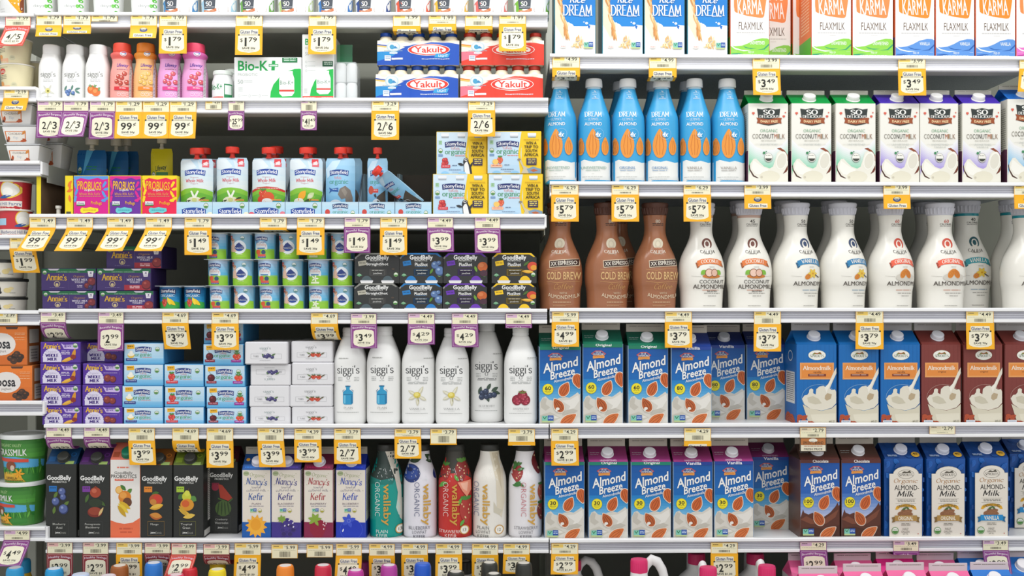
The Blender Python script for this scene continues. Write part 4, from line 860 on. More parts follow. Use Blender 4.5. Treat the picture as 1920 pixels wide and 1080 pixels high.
def mini_bottle(pic):
    def build():
        A = Art(582, 397, 785, 876); cx = 683
        A.text("siggi's", cx-58, 632, cx+74, 688, '#63665f', font='p', thick=.8, thin=.32, serif=.4).words(cx-38, 700, cx+55, 722, '#c6c8c6', rows=2, wl=.3, fill=.3)
        if pic == 'van':
            for r_ in (60, 130, 200, 270, 340): A.leaf(cx+10+32*math.cos(math.radians(r_)), 795-30*math.sin(math.radians(r_)), 62, 15, r_, '#d6d6c8')
            A.ell(cx+10, 792, 22, 22, '#e4dc8c').ell(cx+12, 795, 10, 10, '#8f8a3a')
        elif pic == 'blu':
            for x, y, r_ in ((-45, -20, 60), (15, -25, 70), (60, -15, 20), (60, 10, -30), (20, 30, -20)): A.leaf(cx+x, 790+y, 48, 18, r_, '#5f8a7c')
            for x, y in ((-35, 5), (-8, -2), (-20, 25), (25, 15)): A.berry(cx+x, 795+y, 16, '#5f7fb8', '#40588c', '#a8bcdc')
        else:
            for x, y in ((-22, -8), (18, 12)): A.ell(cx+x, 790+y, 38, 36, '#e0763a').ell(cx+x-8, 782+y, 18, 16, '#ee9a58')
            for x, y in ((-30, -38), (10, -36), (45, -12)): A.leaf(cx+x, 790+y, 40, 12, 20+x, '#6d9a5c').leaf(cx+x, 790+y, 36, 10, 110, '#7fa86a')
        A.words(cx-20, 838, cx+45, 845, '#c0c2c0')
        return bottle('drinkable_yogurt_bottle', [(876, 190), (870, 202), (860, 205), (700, 205), (590, 200), (560, 190), (530, 172), (505, 156), (488, 148), (480, 146)], K, A, '#f2f2ef', mat('#f0f0ee', .4), [(482, 146), (478, 152), (420, 152), (404, 148), (397, 136)], ne=3.0, grid=(12, 16))
    return build
def kefir_small(c1, c2, bc, cap, fr):
    def build():
        A = Art(1005, 386, 1208, 876); cx = 1110
        A.ell(cx+38, 482, 26, 22, '#e8eef4').ell(cx+38, 478, 22, 16, '#3a78c0').ell(cx+38, 486, 16, 8, '#f0f2f4')
        A.text('Lifeway', cx-18, 562, cx+72, 600, '#5a3aa0', .03, shear=.1).words(cx-18, 610, cx+70, 622, '#b07a90', wl=.3)
        A.ell(cx+30, 690, 62, 58, dark(c1, 1.06))
        for x, y in ((50, -40), (0, -15), (-15, 25), (20, 40), (70, 30), (30, -5)): A.berry(cx+x, 690+y, 20, fr, dark(fr, .8), '#f4d8c8')
        A.rect(cx-38, 758, cx+104, 788, bc).words(cx+10, 766, cx+62, 780, '#f6e6e4', wl=.4)
        for x in (20, 55, 88): A.ring(cx+x-15, 820, 17, 17, 2, '#f4eef0'); A.words(cx+x-22, 815, cx+x-8, 824, '#f4eef0')
        A.rect(cx+84, 520, cx+98, 850, '#e6e0e4').words(cx+85, 530, cx+97, 840, '#8a8088', rows=26, wl=.6)
        for y in range(640, 860, 18): A.rect(cx-104, y, cx-80, y+3, dark(c1, .85))
        return bottle('kefir_bottle', [(876, 192), (866, 206), (780, 207), (680, 205), (620, 192), (570, 172), (540, 166), (515, 176), (495, 194), (482, 196), (472, 184), (464, 160), (460, 146)], K, A, c1, mat(cap, .4), [(464, 150), (458, 160), (400, 156), (390, 150), (386, 138)], bands=[(520, c2)], ne=2.3, grid=(12, 16))
    return build
def gut_carton(c, roof, flv, fruit, alt=False, capc='#3a3b38'):
    def build():
        A = Art(408, 350, 690, 1030); cx = 530; dkc = '#272926'
        if not alt:
            A.rect(408, 350, 690, 1030, dkc)
            A.text('GoodBelly', 416, 452, 646, 508, '#f0f0ec', .05).text('PROBIOTICS', 465, 502, 602, 522, '#dcdcd6', .025)
            A.rect(436, 548, 510, 600, roof).words(446, 560, 500, 585, dark(roof, .7), wl=.5)
            A.frame(470, 868, 622, 1000, 1.6, fruit[1]); nm = flv.split(' ')
            for i, t in enumerate(nm): A.text(t, cx-6*len(t)-4, 886+30*i, cx+6*len(t)+8, 908+30*i, '#c8c8c0', .0)
            A.text('Juice', 495, 964, 540, 984, '#f0f0ea', .03).text('Drink', 542, 964, 598, 984, '#a8a8a0', -.01).words(500, 1024, 640, 1030, '#77776f')
        else:
            A.rect(408, 350, 690, 1030, '#eae6e0')
            A.poly([(408, 870), (470, 890), (540, 900), (620, 890), (690, 850), (690, 1030), (408, 1030)], '#e8714a').words(490, 935, 620, 995, '#c9593a', rows=2, wl=.4)
            A.words(470, 410, 590, 440, '#e0806a', wl=.3).text('GoodBelly', 445, 450, 620, 480, '#3a3a36', .02).text('PROBIOTICS', 412, 476, 660, 508, '#3a3a36', .02).rect(448, 514, 630, 530, '#e0563c').words(460, 518, 620, 526, '#f4d0c0')
        k = fruit[0]
        if k == 'blu':
            for x, y, r_ in ((500, 630, 60), (600, 710, 40), (485, 770, 80)): A.leaf(x, y, 70, 30, r_, '#5f7a32')
            for x, y, r_ in ((560, 600, 36), (500, 690, 38), (570, 650, 30), (575, 760, 46)): A.berry(x, y, r_, '#56659c', '#2f3a66', '#8f9cc8')
        elif k == 'pom':
            A.ell(560, 605, 52, 48, '#a8452c').ell(548, 590, 24, 20, '#c4644a').poly([(545, 560), (560, 545), (580, 560), (565, 570)], '#8a3a22')
            A.leaf(480, 660, 85, 30, 70, '#4a6a30').leaf(620, 700, 90, 30, -40, '#44602c').ell(560, 700, 66, 40, '#2c3826').ell(555, 785, 70, 48, '#7a2a20').ell(552, 775, 60, 36, '#96402c').leaf(612, 780, 95, 24, 60, '#d8b87a')
        elif k == 'oran':
            A.ell(490, 610, 36, 34, '#e0a040').ell(490, 610, 28, 26, '#edc070').leaf(530, 590, 70, 34, -40, '#4a7a34').leaf(590, 620, 65, 36, 40, '#5a8a3c').ell(545, 670, 62, 54, '#d88228').ell(530, 655, 34, 28, '#e8a048').ell(570, 715, 44, 40, '#6a4028')
            for j, r_ in enumerate((-35, -45, -55)): A.leaf(545-j*14, 740+j*26, 130, 40, r_+5, ('#d8b02c', '#e6c63c', '#caa024')[j])
        elif k == 'mang':
            A.leaf(540, 610, 70, 34, 15, '#3f6a2c').ell(545, 670, 62, 56, '#b8502c').ell(560, 660, 40, 36, '#cc4030').ell(520, 690, 30, 28, '#c8843a').leaf(550, 735, 130, 52, 15, '#d8a02c').leaf(552, 728, 120, 34, 15, '#e6bc4c').leaf(545, 820, 120, 66, -10, '#b8642c').leaf(545, 812, 110, 46, -10, '#d08a38')
        elif k == 'trop':
            A.leaf(480, 640, 70, 50, 40, '#3f6a34').leaf(600, 660, 70, 56, -30, '#5a8a44').ell(535, 640, 44, 44, '#c8cc3c').ell(540, 610, 26, 28, '#d4d850').line([(545, 590), (560, 562)], 4, '#6a4a2c').ell(540, 715, 66, 56, '#d8942c').ell(525, 705, 38, 32, '#d0602c').leaf(520, 790, 150, 40, -30, '#d8ae3c').leaf(560, 820, 120, 44, 12, '#e0bc50').leaf(500, 770, 120, 34, -50, '#caa034')
        elif k == 'melo':
            A.ell(470, 590, 36, 34, '#9a2c44').poly([(500, 560), (540, 570), (640, 690), (600, 720), (520, 690)], '#b8402c').poly([(500, 690), (600, 728), (640, 692), (648, 700), (600, 742), (495, 700)], '#4a6a30').ell(550, 790, 80, 74, '#4f6a34')
            for j in range(4): A.ell(500+j*34, 790, 7, 66, '#2f4422', rot=8-j*6)
        R = Art(0, 0, 100, 100); R.rect(0, 0, 100, 100, dark(roof, .55) if not alt else '#d8705a').ell(82, 42, 9, 12, dark(roof, .8)).ell(82, 42, 6, 8, dark(roof, .5)).rect(64, 82, 92, 100, '#8ea85a').rect(4, 55, 26, 85, dark(roof, .75))
        S = Art(0, 0, 100, 240); S.rect(0, 0, 100, 240, '#272926' if not alt else '#e0a088')
        if not alt: S.rect(50, 20, 92, 190, '#d8d6cf').words(54, 26, 88, 186, '#5a5a55', rows=26, wl=.5).rect(10, 215, 96, 234, '#c9c7c0')
        return carton('probiotic_juice_carton', 58, 142, 27, 0, dkc if not alt else '#eae6e0', dark(roof, .55) if not alt else '#d8705a', A, R, cap=capc, SA=S, side=dkc if not alt else '#e0a088', capr=11, capx=2, dk=1.05, capt=.35)
    return build
def kefir_carton(c, tc, flv, pic):
    def build():
        A = Art(905, 405, 1172, 1048); cx = 1038; A.rect(905, 405, 1172, 1048, '#e4dccf').rect(905, 405, 1172, 412, c)
        A.text('Organic', 976, 440, 1120, 488, '#8a9a5a', font='p', thick=.75, thin=.35, serif=0, nib=.4, shear=.1, rot=-5).ell(942, 444, 28, 22, '#a8b48a').words(922, 438, 962, 450, '#6a7a4a')
        A.text("Nancy's", 945, 486, 1140, 570, tc, font='p', thick=1.2, thin=.4, serif=.2, nib=.5, shear=.12, rot=-4).line([(1040, 552), (1100, 545), (1140, 552)], 3, tc).text('lowfat', 995, 560, 1082, 582, '#5a5a78', font='p', thick=.7, thin=.35, serif=0, nib=.4).text('cultured milk', 945, 588, 1128, 612, '#5a5a78', font='p', thick=.7, thin=.35, serif=0, nib=.4, arch=4)
        A.text('Kefir', 965, 622, 1105, 690, tc, font='p', thick=1.25, thin=.45, serif=.2, nib=.5, shear=.1).text(flv, cx-(42 if len(flv) < 6 else 75), 714, cx+(42 if len(flv) < 6 else 75), 732, '#7a6a78', .0).words(970, 742, 1108, 754, '#9a94a0', wl=.2)
        ngmo(A, 980, 768, 60, 36); seal(A, 1072, 786, 19, '#a8a030')
        for x, y in ((945, 510), (1130, 445), (930, 545), (1150, 600)): A.ell(x, y, 4, 4, '#b0b890', n=8)
        A.poly([(905, 890), (950, 892), (1172, 896), (1172, 1048), (905, 1048)], c)
        if pic == 'sun':
            P = []
            for k in range(24):
                r_ = 108 if k % 2 == 0 else 74; a = 2*PI*k/24+.1; P.append((cx+r_*math.cos(a)*.98, 930+r_*math.sin(a)*1.02))
            A.poly(P, '#eeaa30').ell(cx, 925, 72, 78, '#f0b03a').ell(cx-5, 915, 50, 54, '#e9a02a')
        elif pic == 'black':
            for k in range(16): A.ell(cx+20+52*math.cos(k*2.4)*math.sqrt(k/16)*1.4, 945+52*math.sin(k*2.4)*math.sqrt(k/16)*1.4, 24, 22, ('#3a2c78', '#443488', '#332666')[k % 3]).ring(cx+20+52*math.cos(k*2.4)*math.sqrt(k/16)*1.4, 945+52*math.sin(k*2.4)*math.sqrt(k/16)*1.4, 24, 22, 2, '#5a4a9a', n=14)
            for x, y in ((30, -70), (65, -45), (25, -30), (70, -10), (-10, -20)): A.ell(cx+x, 945+y, 6, 9, '#e8e4f0', n=8, rot=30)
            for a in (0, 40, 100, 160): A.leaf(1000, 862, 80, 28, a, '#7fa040')
        elif pic == 'rasp':
            A.poly([(960, 900), (1000, 870), (1060, 870), (1100, 890), (1110, 950), (1080, 1020), (1040, 1045), (1000, 1030), (960, 980)], '#8f1a36')
            for x, y in ((50, -55), (60, -20), (72, -40), (45, -30), (50, 10)): A.ell(cx+x, 945+y, 5, 8, '#f0e0e4', n=8)
            for a in (10, 60, 110, 165, 215, 300): A.leaf(1005+28*math.cos(math.radians(a)), 870-28*math.sin(math.radians(a)), 75, 30, a, '#8aa83c')
        else:
            A.ell(cx+5, 960, 104, 98, '#4a60cc').ell(cx+5, 960, 101, 95, '#1a36b4')
            for a in (20, 90, 150, 215, 290): A.leaf(1020+32*math.cos(math.radians(a)), 880-32*math.sin(math.radians(a)), 70, 36, a, '#3a52c8')
            A.ring(1020, 880, 16, 16, 3, '#8a9ae0').leaf(968, 968, 34, 12, 70, '#e8ecf8')
        R = Art(0, 0, 100, 100); R.rect(0, 0, 100, 100, dark(c, .75)).rect(0, 70, 100, 100, c).words(8, 84, 92, 94, dark(c, 1.6), wl=.1)
        if pic == 'sun': R.ell(14, 38, 7, 10, '#e0a030')
        S = Art(0, 0, 100, 240); S.rect(0, 0, 100, 240, '#dcd4c6').rect(0, 180, 100, 240, c).words(10, 20, 90, 150, '#8a8478', rows=22)
        return carton('kefir_carton', 56, 134, 26, 14, '#e4dccf', dark(c, .75), A, R, '#aaa598', side=c, cap='#e2e0ea', LA=S, SA=S, capr=10.5, capt=.45)
    return build
def kefir_bottle(kind):
    body, oc, tc = {'plain': ('#12988c', '#e8efe8', '#e0ece8'), 'blue': ('#e6e3ea', '#3a4a72', '#3a3c4c'), 'straw': ('#c4302a', '#f0dcd4', '#f0e0d8'), 'low': ('#e9e5dc', '#6a7a9c', '#5a5a58'), 'strawlow': ('#e9e6e8', '#c06068', '#4c4a50')}[kind]
    def build():
        A = Art(1183, 240, 1480, 1050); cx = 1331; gold = '#cfa045'; dx = {'plain': 10, 'blue': 60, 'straw': 0, 'low': -40, 'strawlow': 60}[kind]
        if kind == 'plain':
            A.poly([(1183, 240), (1480, 240), (1480, 560), (1400, 480), (1300, 500), (1183, 470)], '#2b3b36').poly([(1330, 240), (1420, 240), (1445, 400), (1470, 560), (1480, 900), (1460, 860), (1440, 700), (1445, 620), (1420, 480), (1380, 380)], '#d6d0c2').poly([(1440, 690), (1480, 680), (1480, 860), (1450, 830), (1430, 760)], '#bfd8cc')
            A.poly([(1183, 470), (1300, 500), (1400, 480), (1420, 500), (1400, 540), (1183, 540)], '#1a7a70')
        if kind == 'blue':
            for x, y, r_ in ((1270, 290, 60), (1300, 320, 20), (1420, 300, -40), (1440, 330, -10)): A.leaf(x, y, 110, 46, r_, '#344a30')
            A.ell(1262, 440, 82, 84, '#22387a').ell(1255, 430, 66, 66, '#2d4a98').ell(1250, 405, 26, 20, '#1c2a5c').ell(1480, 440, 30, 60, '#22387a')
        if kind == 'straw':
            A.poly([(1183, 240), (1480, 240), (1480, 500), (1400, 430), (1280, 440), (1183, 500)], '#3a3830').straw(1250, 430, 100, 150, '#9c2a26').straw(1390, 420, 110, 200, '#8f2a28', '#5a8a3a').straw(1430, 790, 110, 240, '#b03a34', '#4a8a3a')
            A.poly([(1360, 520), (1470, 505), (1475, 600), (1440, 660), (1400, 600)], '#ec9478').poly([(1385, 530), (1450, 522), (1440, 610), (1405, 580)], '#f4b8a0')
            for x, y, r_ in ((1240, 530, 10), (1220, 550, 40), (1350, 480, -60), (1400, 900, 60), (1420, 960, 20), (1380, 700, 70)): A.leaf(x, y, 70, 28, r_, '#5fa844')
        if kind == 'low':
            A.poly([(1330, 240), (1420, 240), (1450, 420), (1465, 700), (1440, 860), (1400, 800), (1390, 500), (1350, 330)], '#dcd2bc').poly([(1350, 250), (1400, 250), (1430, 430), (1440, 600), (1415, 500)], '#c9bca2').poly([(1370, 700), (1400, 760), (1450, 790), (1420, 830), (1370, 800)], '#cfc8b4')
        if kind == 'strawlow':
            A.straw(1258, 440, 110, 170, '#a03838', '#4a7a3a').straw(1450, 340, 130, 220, '#7a2a2c', '#33502c').straw(1470, 620, 60, 160, '#b85a48', '#4a7a3a').straw(1470, 800, 70, 170, '#8a3a34', '#3a6a30')
            for x, y, r_ in ((1240, 380, 60), (1290, 400, 20), (1260, 530, 30), (1290, 540, -30), (1250, 550, 0)): A.leaf(x, y, 70, 26, r_, '#3f7a3a')
        rd = random.Random(4)
        for k in range(26): x = 1260+150*rd.random(); y = 380+130*rd.random(); A.line([(x, y), (x+2, y+12)], 2.5, '#e8eeee' if body != '#e9e5dc' else '#f6f6f2')
        A.text('wallaby', cx+dx-192, 688, cx+dx+198, 772, gold, .03, rot=-90).text('ORGANIC', cx+dx-235, 655, cx+dx+85, 702, oc, -.015, rot=-90)
        ls = {'plain': ('PLAIN', 'KEFIR'), 'straw': ('STRAWBERRY', 'KEFIR'), 'blue': ('BLUEBERRY', 'LOWFAT', 'KEFIR'), 'low': ('PLAIN', 'LOWFAT', 'KEFIR'), 'strawlow': ('STRAWBERRY', 'LOWFAT', 'KEFIR')}[kind]; y = 965 if len(ls) == 2 else 932
        xm = cx+dx*.6-30
        for t in ls: hw = 10.5*len(t); A.text(t, xm-hw, y, xm+hw, y+30, tc, -.008); y += 40
        if kind in ('plain', 'straw', 'low'):
            x = {'plain': 1465, 'straw': 1420, 'low': 1418}[kind]; A.ell(x, 966, 40, 44, '#c9984a').ell(x, 966, 32, 36, '#f0ece0').text('12' if kind == 'low' else '13', x-14, 952, x+14, 980, '#4a4438', .01)
        A.rect(1183, 1038, 1480, 1050, '#e4e2e0')
        return bottle('kefir_bottle', [(1050, 268), (1044, 286), (1030, 296), (900, 297), (620, 297), (540, 296), (480, 286), (430, 258), (380, 226), (330, 192), (290, 174), (250, 166), (240, 162)], K, A, body, mat('#333430', .45), [(242, 160), (236, 166), (190, 166), (180, 156)], bands=[(300, '#39403a')] if kind in ('plain', 'straw') else None, grid=(16, 26), rough=.25)
    return build
# second left shelf: drinks
g = 'small yogurt drink bottles on the second left-hand shelf'
for i, (a, b, p, t) in enumerate(((76, 118, 'van', 'vanilla flower'), (120, 162, 'blu', 'blueberries'), (163, 206, 'ora', 'two orange fruits'))):
    put('mini'+p, mini_bottle(p), f'small white yogurt drink bottle with {t} printed on it', 'bottle', a, b, 84, 'S2', group=g)
    put('mini'+p, None, f'small white yogurt drink bottle hidden behind the one with {t}', 'bottle', a+9, b+9, 87, 'S2', dy=.07, group='yogurt drink bottles in the back row')
g = 'small kefir bottles on the second left-hand shelf'
for i, (a, b, k, t) in enumerate(((208, 250.5, ('#f2a49a', '#ec6a62', '#d8323c', '#e8503c', '#c04a3c'), 'salmon pink small kefir bottle with a red cap'), (252, 295, ('#f6bc7c', '#ec9434', '#ee8a2c', '#f08a2c', '#f0c064'), 'orange small kefir bottle with an orange cap'), (297, 341, ('#e8a4d8', '#d472b0', '#e0458a', '#e05a9a', '#d85a6a'), 'lilac pink small kefir bottle half behind a yellow tag'), (341.5, 389, ('#eaa4d4', '#dc6ab0', '#e0458a', '#e8486a', '#d85a6a'), 'bright pink small kefir bottle at the end of its row'))):
    put('ks%d' % i, kefir_small(*k), t, 'bottle', a, b, 81, 'S2', group=g)
# fifth left shelf: big yogurt drinks
g = 'tall yogurt drink bottles on the fifth left-hand shelf'
for i, (a, b, yt, dy, f, p, t) in enumerate(((627, 688.5, 614, .008, 'PLAIN', 'can', 'tall white yogurt drink bottle with blue milk can beside the boxes'), (688.5, 752, 612, .004, 'PLAIN', 'can', 'tall white yogurt drink bottle with blue milk can standing further forward'), (753.5, 816, 614, .008, 'VANILLA', 'van', 'tall white vanilla yogurt drink bottle beside the milk can one'), (816.5, 879.5, 615, .008, 'VANILLA', 'van', 'tall white vanilla yogurt drink bottle beside the blueberry one'), (882, 944, 604, .055, 'BLUEBERRY', 'blue', 'tall white blueberry yogurt drink bottle set back in the shade'), (945, 1007.5, 613, .008, 'RASPBERRY', 'rasp', 'tall white raspberry yogurt drink bottle at the shelf end'))):
    put('yb'+f, yog_bottle(f, p), t, 'bottle', a, b, yt, 'S5', dy=dy, group=g)
# sixth left shelf
g = 'probiotic juice cartons on the sixth left-hand shelf'
for i, (a, b, yt, dy, k) in enumerate(((85.5, 143, 870, .008, ('#1f6fb8', '#1f6fb8', 'Blueberry Acai', ('blu', '#4a4a48'))), (148, 206, 871, .008, ('#6a3a8a', '#7a3a9a', 'Pomegranate Blackberry', ('pom', '#4a4a48'))), (206.5, 263, 862, .008, ('#e8714a', '#e8714a', 'Tropical Orange', ('oran', '#e8714a'), True, '#13795a')), (263.5, 323, 872, .008, ('#d8802c', '#e0862c', 'Mango', ('mang', '#a8823a'))), (324.5, 381, 872, .008, ('#9ab83a', '#a4c43a', 'Tropical Green', ('trop', '#8a8a3a'))), (391, 446, 866, .062, ('#9a2c44', '#8a2a40', 'Cranberry Watermelon', ('melo', '#4a4a44'))))):
    t = ('black juice carton with blueberries and a blue top', 'black juice carton with a pomegranate and purple top', 'white and coral juice carton with bananas and green cap', 'black juice carton with mango slices and an orange label', 'black juice carton with pear and banana and lime label', 'black juice carton with watermelon set back in the shade')[i]
    put('gb%d' % i, gut_carton(*k), t, 'carton', a, b, yt, 'S6', dy=dy, group=g)
g = 'kefir cartons on the sixth left-hand shelf'
for i, (a, b, k, t) in enumerate(((453.5, 508, ('#155aa8', '#1f4f9c', 'PLAIN', 'sun'), 'cream and blue kefir carton with a yellow sun'), (508.5, 564.5, ('#3f2f86', '#3a3a86', 'BLACKBERRY', 'black'), 'cream and purple kefir carton with a blackberry'), (569.5, 625, ('#862048', '#a8303c', 'RASPBERRY', 'rasp'), 'cream and crimson kefir carton with a raspberry'), (629.5, 686, ('#1c38b0', '#2a4ab0', 'BLUEBERRY', 'blu'), 'cream and royal blue kefir carton with a blueberry'))):
    put('nk%d' % i, kefir_carton(*k), t, 'carton', a, b, 880, 'S6', group=g)
g = 'round kefir bottles on the sixth left-hand shelf'
for i, (a, b, k, t) in enumerate(((694, 755.5, 'plain', 'teal plain kefir bottle with a black cap'), (756.5, 819, 'blue', 'white kefir bottle with a large blueberry'), (822, 885, 'straw', 'red strawberry kefir bottle with gold lettering'), (886.5, 949.5, 'low', 'cream plain lowfat kefir bottle with gold lettering'), (953.5, 1016, 'strawlow', 'white kefir bottle with strawberries at the shelf end'))):
    put('wk'+k, kefir_bottle(k), t, 'bottle', a, b, 834, 'S6', group=g)
# ------------------------------------------------------------------ wide left-hand case: boxes, packs, cups, pouches
def bunny_pack(kind):
    """sleeve around four yogurt cups, purple with green top"""
    def build():
        A = Art(375, 540, 870, 740); A.rect(375, 540, 870, 740, '#43306e').rect(375, 540, 870, 578, '#1d6a42')
        A.poly([(430, 540), (540, 540), (520, 556), (450, 556)], '#c9c4d0').poly([(690, 540), (790, 540), (770, 556), (710, 556)], '#c9c4d0')
        A.text('CERTIFIED ORGANIC', 510, 564, 725, 575, '#9ac0a4', .01); seal(A, 404, 575, 20)
        A.text("Annie's", 418, 592, 608, 650, '#e0b02c', font='p', thick=1.5, thin=.65, serif=.5, rot=-1, arch=5).words(450, 646, 585, 654, '#b89a5c', wl=.1).ell(517, 682, 28, 28, '#cbb88a').ell(517, 682, 22, 22, '#43306e').ell(517, 688, 13, 14, '#cbb88a')
        A.rect(627, 590, 629, 738, '#6a5a94').text('Organic', 668, 600, 774, 628, '#d8a85c', font='p', thick=.7, thin=.35, serif=0, nib=.5, shear=.2).text('WHOLE MILK', 650, 632, 795, 652, '#e4dcec', font='p', thick=1.3, thin=.7, serif=.4).text('YOGURT', 678, 656, 772, 674, '#e4dcec', font='p', thick=1.3, thin=.7, serif=.4)
        A.words(450, 716, 590, 722, '#8a7ab0')
        A.poly([(798, 562), (854, 562), (846, 614), (808, 614)], '#e6e2ea').text('4', 817, 570, 836, 590, '#43306e', .03).words(812, 598, 842, 606, '#43306e', wl=.4)
        if kind == 'b':
            A.words(700, 692, 750, 722, '#d8cce4', rows=2, wl=.5); A.berry(838, 660, 40, '#7a2c34', '#4a1a26', '#a04a4a'); A.berry(795, 698, 28, '#7a2c34', '#4a1a26', '#a04a4a'); A.berry(825, 712, 22, '#33305a', '#22204a', '#5a5a8a')
        else:
            A.rect(628, 690, 870, 740, '#a82c3c').words(675, 700, 770, 730, '#ecc8cc', rows=2, wl=.5); A.berry(835, 690, 46, '#8a3034', '#5a1a26', '#b0544c')
        T = Art(0, 0, 100, 100); T.rect(0, 0, 100, 100, '#1d5a3c').rect(8, 0, 40, 60, '#b9b4c4').rect(58, 0, 90, 60, '#b9b4c4')
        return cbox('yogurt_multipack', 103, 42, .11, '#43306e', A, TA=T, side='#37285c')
    return build
def tube_box(kind):
    def build():
        A = Art(362, 300, 725, 485); A.rect(362, 300, 725, 485, '#55309a').rect(362, 300, 725, 306, '#6a48b0')
        A.text("Annie's", 384, 308, 544, 360, '#e8b81e', font='p', thick=1.7, thin=.75, serif=.5, rot=-3)
        P = []
        for k in range(26): a = PI+PI*k/25; P.append((466+(84+5*(k % 2))*math.cos(a), 440+(84+5*(k % 2))*math.sin(a)))
        A.poly(P+[(550, 478), (382, 478)], '#dcd6ea').text('Organic', 415, 374, 510, 400, '#7a6a9a', font='p', thick=.6, thin=.3, serif=0, nib=.5, shear=.2).text('WHOLE', 402, 404, 524, 432, '#3c2078', font='p', thick=2.1, thin=1.0, serif=.6).text('MILK', 420, 438, 512, 466, '#3c2078', font='p', thick=2.1, thin=1.0, serif=.6)
        A.poly([(548, 308), (572, 322), (700, 318), (708, 352), (690, 362), (575, 358)], '#cdb8e6').text('8', 578, 322, 600, 348, '#4a2c8a', .04).words(605, 324, 645, 346, '#4a2c8a', rows=2, wl=.5); seal(A, 680, 328, 22)
        if kind == 'c':
            A.words(548, 376, 630, 416, '#e6dcf0', rows=3, wl=.5, fill=.4).leaf(665, 410, 110, 34, 75, '#d8962c').leaf(610, 456, 120, 34, 20, '#dba02c').leaf(606, 452, 110, 18, 20, '#e8b84c').ell(660, 432, 26, 22, '#8a3024')
        else:
            A.words(552, 380, 680, 390, '#b8a4d8', wl=.14).rect(700, 370, 702, 400, '#8a78b8'); A.berry(590, 430, 34, '#8a3a34', '#5f2226', '#b0644c'); A.berry(640, 440, 30, '#8a3a34', '#5f2226', '#b0644c')
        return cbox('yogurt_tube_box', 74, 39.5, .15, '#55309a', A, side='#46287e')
    return build
def blue_box(kind):
    def build():
        A = Art(1118, 300, 1475, 490); A.grad(1118, 300, 1475, 440, '#d4e6f2', '#a8d2ec', 5).grad(1118, 440, 1475, 490, '#8cc4e8', '#5aaee0', 3)
        A.poly([(1140, 312), (1208, 308), (1212, 348), (1142, 352)], '#eeb428').words(1150, 322, 1200, 340, '#7a5a1a', wl=.4); sign(A, 1216, 332, 1366, 378, 'Stonyfield', '#1f3a80')
        A.text('YoKids', 1262, 372, 1325, 394, '#dc7a70', font='p', thick=.8, thin=.5, serif=0, arch=3).text('organic', 1212, 388, 1368, 432, '#4a9a5a', font='p', thick=1.1, thin=.5, serif=.4).words(1285, 428, 1370, 438, '#dc8a80', wl=.2); seal(A, 1420, 354, 21)
        if kind == 'v':
            A.ell(1178, 410, 32, 26, '#e6c04c').ell(1178, 402, 30, 16, '#f4f0dc').ell(1180, 385, 16, 18, '#f6f3e6').rect(1132, 438, 1236, 464, '#33458a').words(1142, 446, 1226, 456, '#c4cce4', wl=.3)
        elif kind == 's':
            A.straw(1182, 410, 66, 78, '#d03a3c').rect(1132, 440, 1240, 466, '#cf3a48').words(1142, 448, 1230, 458, '#f0c4c8', wl=.3)
        else:
            A.berry(1172, 412, 34, '#5f1a24', '#3a0f18', '#8f3a44'); A.line([(1172, 380), (1150, 350)], 2.5, '#5f7a3a').straw(1420, 415, 78, 66, '#dc4a34').rect(1130, 440, 1220, 464, '#8f2438').words(1140, 448, 1210, 458, '#e0b4bc', wl=.4).rect(1370, 442, 1458, 466, '#9a2c94').words(1380, 450, 1450, 460, '#e4b4e0', wl=.4)
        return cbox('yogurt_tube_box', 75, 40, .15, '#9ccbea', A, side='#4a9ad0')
    return build
def white_box(kind):
    def build():
        A = Art(572, 295, 945, 497); up = kind == 'd'; A.rect(572, 295, 945, 497, '#e4e3e5')
        Y = (lambda y: 792-y) if up else (lambda y: y)
        def yy(a, b): return (min(Y(a), Y(b)), max(Y(a), Y(b)))
        a, b = yy(332, 368); A.text("siggi's", 698, a, 802, b, '#5a7a78' if kind != 'r' else '#55595c', font='p', thick=.9, thin=.4, serif=.4, rot=180 if up else 0)
        a, b = yy(374, 384); A.words(722, a, 775, b, '#a8a8ac', wl=.3); a, b = yy(393, 397); A.words(672, a, 840, b, '#b8b8ba', wl=.1)
        a, b = yy(404, 452); A.frame(618, a, 900, b, 2.5, '#b4b4b6').text('TUBES' if not up else 'TUBES', 640 if not up else 820, a+15, 690 if not up else 870, b-15, '#8a8a8e', 0)
        x0 = 720 if kind != 'r' else 715
        if kind in 'bd':
            for x, y in ((740, 425), (765, 432), (790, 422), (815, 434), (775, 415)): A.berry(x, Y(y), 17, '#4a4478', '#332e5c', '#8a86b4')
            A.leaf(825, Y(412), 46, 16, 30, '#5a7a4a').leaf(728, Y(414), 30, 14, 120, '#5a7a4a')
        else:
            for x, y in ((770, 428), (820, 430)): A.straw(x, y, 56, 44, '#c8402f', '#4a6a3a')
            A.leaf(730, 412, 50, 12, -30, '#5f7a3c').leaf(860, 414, 50, 12, 30, '#5f5a3c').leaf(735, 440, 40, 10, 40, '#6f4a3c')
        a, b = yy(464, 474); A.words(700, a, 800, b, '#b0b0b2', wl=.12)
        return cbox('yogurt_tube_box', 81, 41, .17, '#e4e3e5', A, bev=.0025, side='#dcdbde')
    return build
